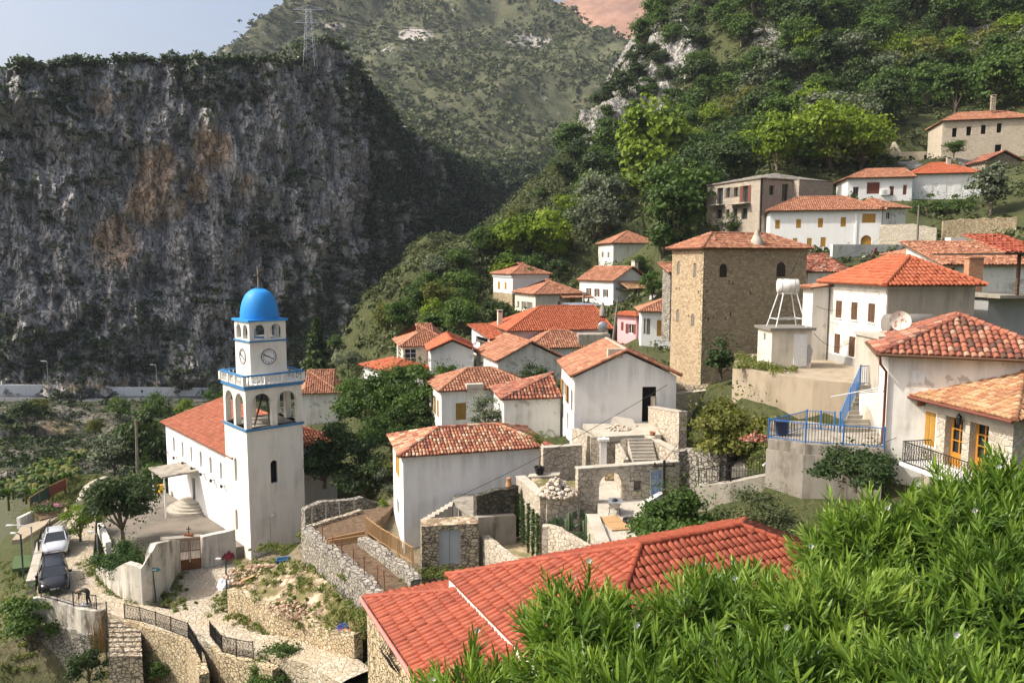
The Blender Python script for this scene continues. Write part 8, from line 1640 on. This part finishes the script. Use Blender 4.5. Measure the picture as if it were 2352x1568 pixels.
for _ in range(900):                                # gardens left of the road, slope under the citrus
    q = ghit(ws.uniform(20, 230), ws.uniform(1075, 1190)) if _ < 600 else ghit(ws.uniform(1560, 1800), ws.uniform(1000, 1090))
    if q is not None and (q.y > 66 or _ >= 600): C.append(tuple(q))
for _ in range(260):
    q = ghit(ws.uniform(0, 90), ws.uniform(1290, 1560))
    if q is not None: C.append(tuple(q))
C = np.array([tuple(c) for c in C]); mb = MB(); clumps(mb, C, ws.uniform(.10, .38, len(C)), 46, .085, rs=ws, flat=1.2); stuff(mb, 'weeds', 'weeds and dry grass on the rubble bank, wall feet and road edges', 'weeds', LF['grass'])
# slim cypresses in a row, palm, cacti, bananas, flowers, reeds
cyp = [((262,1200),(270,770),'leftmost slim cypress of the row against the lit stone wall'),((300,1240),(305,800),'second slim cypress from the left, beside the ladder'),((345,1300),(348,855),'third slim cypress in the row along the stone wall'),((392,1355),(386,895),'fourth slim cypress in the row along the stone wall'),((435,1405),(448,955),'fifth slim cypress in the row along the stone wall'),((478,1420),(484,985),'rightmost slim cypress near the corner of the stone wall')]
for k, (b, tp, l) in enumerate(cyp):
    p = atz(*B3(*b), -16.); hh = at(*B3(*tp), p.y).z - p.z; t = thing('cypress', l, 'cypress', p, 0, 'row of slim cypresses'); mb = MB(); n = 26; c = np.array([(0, 0, hh * (i + .5) / n) for i in range(n)]) + ws.randn(n, 3) * .02; clumps(mb, c, np.array([.115 * math.sin(math.pi * min(1, .12 + .88 * (1 - i / n))) ** .6 + .03 for i in range(n)]), 60, .06, flat=1.2, tb=ws.rand(n) * .5, rs=ws); mb.build('foliage', LF['rose'], t); mb = MB(); mb.tube([(0,0,-.2),(0,0,hh*.8)], [.03,.01], 5); mb.build('trunk', LF['bark'], t)
p = POTP + UPZ * .4; t = thing('palm', 'tall thin palm in a black pot leaning over the stone wall', 'palm', p); hh = at(*B3(492,330), p.y).z - p.z; mb = MB(); mb.tube([(0,0,0),(.05,0,hh*.5),(0,0,hh)], [.06,.035,.025], 6); mb.build('trunk', LF['bark'], t)
for k in range(8):
    a = k * 2.4; up_ = .5 + .5 * (k % 3) / 2; mb = MB(); q = [Vector((math.cos(a)*r_, math.sin(a)*r_, hh + up_*1.1*math.sin(r_*1.9) - .25*r_*r_)) for r_ in (0, .3, .6, .9, 1.15)]
    for i in range(4):
        d = (q[i+1] - q[i]); s_ = Vector((-math.sin(a), math.cos(a), 0))
        for j in range(4):
            for sg in (-1, 1): b = q[i] + d * (j / 4); mb.add([tuple(b), tuple(b + d * .16), tuple(b + s_ * sg * .26 * (1 - .15*i) + d * .5 - UPZ * .1)], [(0, 1, 2)], 0, R.random())
    mb.build('frond', LF['mid'], t)
def cactus(label, b, tp, kind):
    p = atz(*B3(*b), -14.03); hh = at(*B3(*tp), p.y).z - p.z; t = MB(); g = m_cact
    if kind == 'col':
        for dx, dy, k in ((0,0,1.),(.12,.05,.7),(-.11,.06,.55)): t.tube([(dx,dy,-.1),(dx*1.3,dy,hh*k*.9),(dx*1.3,dy,hh*k)], [.08,.085,.03], 9)
    elif kind == 'pear':
        for k in range(7):
            c = Vector((R.uniform(-.35,.35), R.uniform(-.15,.15), hh*(.25+.6*k/7))); a = R.uniform(-.6,.6); V = [tuple(c + Vector((math.cos(q)*.13*math.cos(a) - math.sin(q)*.2*math.sin(a), s_*.02, math.cos(q)*.13*math.sin(a)+math.sin(q)*.2*math.cos(a)))) for s_ in (-1,1) for q in [2*math.pi*i/12 for i in range(12)]]
            t.add(V, [(i, (i+1)%12, 12+(i+1)%12, 12+i) for i in range(12)] + [tuple(range(12)), tuple(range(12,24))])
    else:
        for k in range(22): a = k*2.4; e = Vector((math.cos(a)*.4, math.sin(a)*.4, hh*(.3+.7*R.random()))); s_ = Vector((-math.sin(a)*.05, math.cos(a)*.05, 0)); t.add([tuple(-s_), tuple(s_), tuple(e)], [(0,1,2)])
    o = t.build('cactus', g); o.location = p; return tag(o, label, 'cactus')
m_cact = m_plain('cactus_skin', (.07,.11,.05), .6, 0, .3, 8)
for a in (('prickly pear at the left end of the cactus bed', (650,1105), (655,1035), 'pear'),('column cactus cluster against the low stone wall', (775,1130), (775,975), 'col'),('tall prickly pear near the back of the cactus bed', (880,1070), (880,955), 'pear'),('tall column cactus beside the wide pale wall', (940,1150), (945,975), 'col'),('branching column cactus at the front right of the bed', (1000,1270), (1005,1100), 'col'),('spiky agave in the middle of the cactus bed', (830,1120), (830,1060), 'agave'),('small prickly pear at the front of the cactus bed', (880,1225), (880,1180), 'pear')): cactus(*a)
mb = MB()
for k in range(9): mb.add(ico((R.uniform(-1.6,1.6), R.uniform(-1,1), .05), .14, NR), ICOF)
def banana(label, px, py, Y, h_):
    p = at(px, py, Y); t = thing('banana_plant', label, 'banana plant', p, 0, 'banana plants in the left gardens'); mb = MB(); mb.tube([(0,0,-.3),(0,0,h_*.6)], [.12,.08], 7); mb.build('stem', LF['warm'], t)
    for k in range(8):
        a = k*2.4 + R.random(); mb = MB(); q = [Vector((math.cos(a)*r_, math.sin(a)*r_, h_*.55 + h_*.45*math.sin(min(1.57, r_*1.5)) - .35*max(0, r_-.8)**2*2)) for r_ in (0,.35,.7,1.05,1.4)]; s_ = Vector((-math.sin(a), math.cos(a), 0)); V = []
        for i, w_ in enumerate((.03,.22,.27,.2,.02)): V += [tuple(q[i] - s_*w_ - UPZ*.05), tuple(q[i] + UPZ*.03), tuple(q[i] + s_*w_ - UPZ*.05)]
        mb.add(V, [(3*i+j, 3*i+j+1, 3*i+j+4, 3*i+j+3) for i in range(4) for j in range(2)], 0, R.random()); mb.build('leaf', LF['mid'] if k % 3 else LF['warm'], t)
for k, (a, b, y) in enumerate([(60,1130,76),(85,1118,78),(112,1112,80),(140,1105,82),(160,1095,84),(180,1085,86),(60,1150,72),(100,1135,75),(135,1125,78),(165,1112,80),(75,1165,70),(120,1145,74),(30,1140,74),(20,1165,70),(150,1135,76)]): banana('banana plant with drooping light green leaves in the terraced left gardens', a, b, y, 1.7 + .45 * (k % 3))
c = flat(Z7, [(400,1120)], -22.5)[0]; t = thing('flower_bush', 'pink flowering bush in the left flower bed', 'flower bush', c); mb = MB(); cc = np.array([(x, y, .3) for x, y in ((-1,0),(0,.3),(1,.1),(.4,-.6),(-.5,-.5))]); clumps(mb, cc, np.full(5, .7), 140, .15, rs=ws); mb.build('foliage', LF['mid'], t); mb = MB(); clumps(mb, cc[:3] + np.array([0,-.1,.2]), np.full(3, .6), 26, .12, rs=ws); mb.build('blossom', LF['pink'], t)
p = at(*Z8(835,1300), 44.8); t = MB(); rr = ws.uniform(-1, 1, (150, 2)) * np.array([.45,.3]); 
for x, y in rr: a = ws.randn(2) * .25; t.add([(x-.012,y,0),(x+.012,y,0),(x+a[0],y+a[1],ws.uniform(1.6,3.4))], [(0,1,2)], 0, ws.rand())
o = t.build('reeds', LF['dry']); o.location = p; tag(o, 'clump of dry orange-brown reeds beside the stone steps', 'reeds')
# ------------------------------------------------------------------ oleanders close to the camera
def shoots(mb, P, D, nlv, L, rs, mS):
    """leafy shoots: tips P, directions D; long narrow leaves in whorls of three"""
    n = len(P); X = []; Tt = []
    D = D / np.linalg.norm(D, axis=1, keepdims=True); r = rs.randn(n, 3); U = np.cross(D, r); U /= np.linalg.norm(U, axis=1, keepdims=True); W = np.cross(D, U); k = np.arange(nlv); f = k / nlv
    L = L * rs.uniform(.7, 1.2, n); t0 = rs.rand(n) ** 1.6 * .42
    for i in range(nlv):
        g = f[i]; ang = (i % 3) * 2.094 + (i // 3) * 1.05 + rs.rand(n) * .5; rad = U * np.cos(ang)[:, None] + W * np.sin(ang)[:, None]
        b = P - D * ((1 - g) * L * 2.3)[:, None] if not np.isscalar(L) else P - D * ((1 - g) * L * 2.3)
        op = .95 * (1 - g) ** .7 + .22 + rs.randn(n) * .12; d = D * np.cos(op)[:, None] + rad * np.sin(op)[:, None]; ll = L * rs.uniform(.7, 1.15, n) * (1.0 if g < .8 else .65)
        s = np.cross(d, rad); s /= np.linalg.norm(s, axis=1, keepdims=True) + 1e-9; nn = np.cross(s, d); wd = ll * .066; dr = np.array([0, 0, -1.]) * (ll * .16 * (1 - g))[:, None]
        m1 = b + d * (ll * .33)[:, None] + dr * .15; m2 = b + d * (ll * .7)[:, None] + dr * .5; tip = b + d * ll[:, None] + dr
        V = np.stack([b, m1 - s * wd[:, None], m1 - nn * (wd * .35)[:, None], m1 + s * wd[:, None], m2 - s * (wd * .8)[:, None], m2 - nn * (wd * .3)[:, None], m2 + s * (wd * .8)[:, None], tip], 1)
        X.append(V); Tt.append(np.clip(t0 + .12 + .5 * g ** 2 + rs.randn(n) * .1, 0, 1))
    V = np.concatenate(X).reshape(-1, 3); N = len(V) // 8; base = (np.arange(N) * 8)[:, None]; T = np.concatenate(Tt)
    q4 = np.concatenate([base + np.array([[1,2,5,4]]), base + np.array([[2,3,6,5]])]); q3 = np.concatenate([base + np.array([[0,2,1]]), base + np.array([[0,3,2]]), base + np.array([[4,5,7]]), base + np.array([[5,6,7]])])
    k0 = mb.n; mb.add(V, q4, 0, np.tile(T, 2), True); mb.F.append((q3 + k0, 0, np.tile(T, 4), True))
def oleander(label, c, rx, ry, rz, ns, seed, L=.135, fl=3):
    rs = np.random.RandomState(seed); g = Vector((c.x, c.y, ground(c.x, c.y))); g.z = min(g.z, c.z - rz - .3); t = thing('oleander', label, 'oleander', g, 0, 'oleander bushes in the foreground'); off = np.array(c - g)
    D = rs.randn(ns, 3); D /= np.linalg.norm(D, axis=1, keepdims=True); D[:, 2] = np.abs(D[:, 2]) * 1.0 - .35 * rs.rand(ns); k = rs.uniform(.45, 1.04, (ns, 1)) ** .7; lump = 1 + .22 * np.array([mnoise.noise(Vector(d * 2.2 + seed)) for d in D])[:, None]
    P = off + D * k * lump * np.array([rx, ry, rz]); dirs = D * .8 + np.array([0, 0, .75]) + rs.randn(ns, 3) * .28; mb = MB(); shoots(mb, P, dirs, 27, L, rs, 0); mb.build('foliage', LF['oleander'], t)
    mb = MB(); sel = rs.choice(ns, min(ns, 40), False)
    for i in sel: p = Vector(P[i]); d = Vector(dirs[i]).normalized(); b = Vector((off[0]*.0 + rs.uniform(-.3,.3), rs.uniform(-.3,.3), 0)); mb.tube([b, b.lerp(p, .6) + Vector((0,0,-.1)), p - d * L], [.022,.014,.006], 5)
    mb.build('stems', LF['bark'], t)
    tops = [i for i in np.argsort(-P[:, 2]) if k[i] > .8][:max(fl*6, 1)]
    for i in tops[::6][:fl]:
        m2 = MB(); q = Vector(P[i]) + Vector(dirs[i]).normalized() * .03; V5 = []; F5 = []
        for cc in (q,):
            V5 = [tuple(cc)]
            for j in range(5): a = j * 1.257; e = Vector((math.cos(a), -.5, math.sin(a))) * .024; s_ = Vector((-math.sin(a), 0, math.cos(a))) * .012; V5 += [tuple(cc + e*.6 - s_), tuple(cc + e), tuple(cc + e*.6 + s_)]; F5.append((0, 3*j+1, 3*j+2, 3*j+3))
        m2.add(V5, F5)
        m2.build('flower', LF['petal'], t)
    # buds and pale new tips
    return t
OL = [('oleander at the bottom centre spilling over the red tiles', (1080,1595,5.4), .55,.5,.48, 105), ('oleander bush under the middle of the red roof', (1345,1480,5.4), .62,.6,.6, 190), ('tall oleander in front of the red roof ridge', (1625,1465,5.6), .78,.6,.62, 190), ('low oleander filling the bottom edge right of the red tiles', (1480,1630,4.6), .8,.6,.5, 230),
      ('sparse oleander shoots over the right end of the red roof', (1730,1400,6.1), .62,.5,.55, 90), ('oleander reaching up beside the ornate balcony', (2000,1300,6.6), .72,.7,.8, 260), ('oleander in front of the honey-coloured doors', (2260,1230,6.4), .85,.7,.7, 300), ('dense oleander in the middle of the right foreground', (1930,1450,5.4), .85,.7,.62, 320), ('tall oleander shoots rising at the right edge before the stone house', (2325,1150,6.6), .5,.5,.62, 120), ('oleander at the right edge of the picture', (2330,1430,5.4), .8,.8,.8, 320), ('low oleander in the bottom right corner', (1780,1620,4.6), .85,.6,.5, 240), ('oleander with drooping leaves over the dark hollow', (2200,1600,4.4), .8,.6,.4, 200)]
for k, (l, c, rx, ry, rz, ns) in enumerate(OL): oleander(l, at(*c), rx, ry, rz, int(ns * .85), 20 + k, .19, (2, 1, 2, 1, 1, 2, 2, 1, 2, 1, 1, 1)[k])

# ------------------------------------------------------------------ the air
mb = MB(); mb.box((-3300, -330, -77), (3300, 5300, 620)); hz = mb.build('haze', [bpy.data.materials.new('haze')]); hz['kind'] = 'stuff'; hz['label'] = 'thin bluish haze in the gorge'
hm = hz.data.materials[0]; hm.use_nodes = True; hn = hm.node_tree; hn.nodes.remove(hn.nodes['Principled BSDF']); pv = hn.nodes.new('ShaderNodeVolumePrincipled')
pv.inputs['Color'].default_value = (.80, .88, 1., 1); pv.inputs['Density'].default_value = .0001; pv.inputs['Anisotropy'].default_value = .0
hn.links.new(pv.outputs[0], hn.nodes['Material Output'].inputs['Volume']); hm.cycles.homogeneous_volume = True
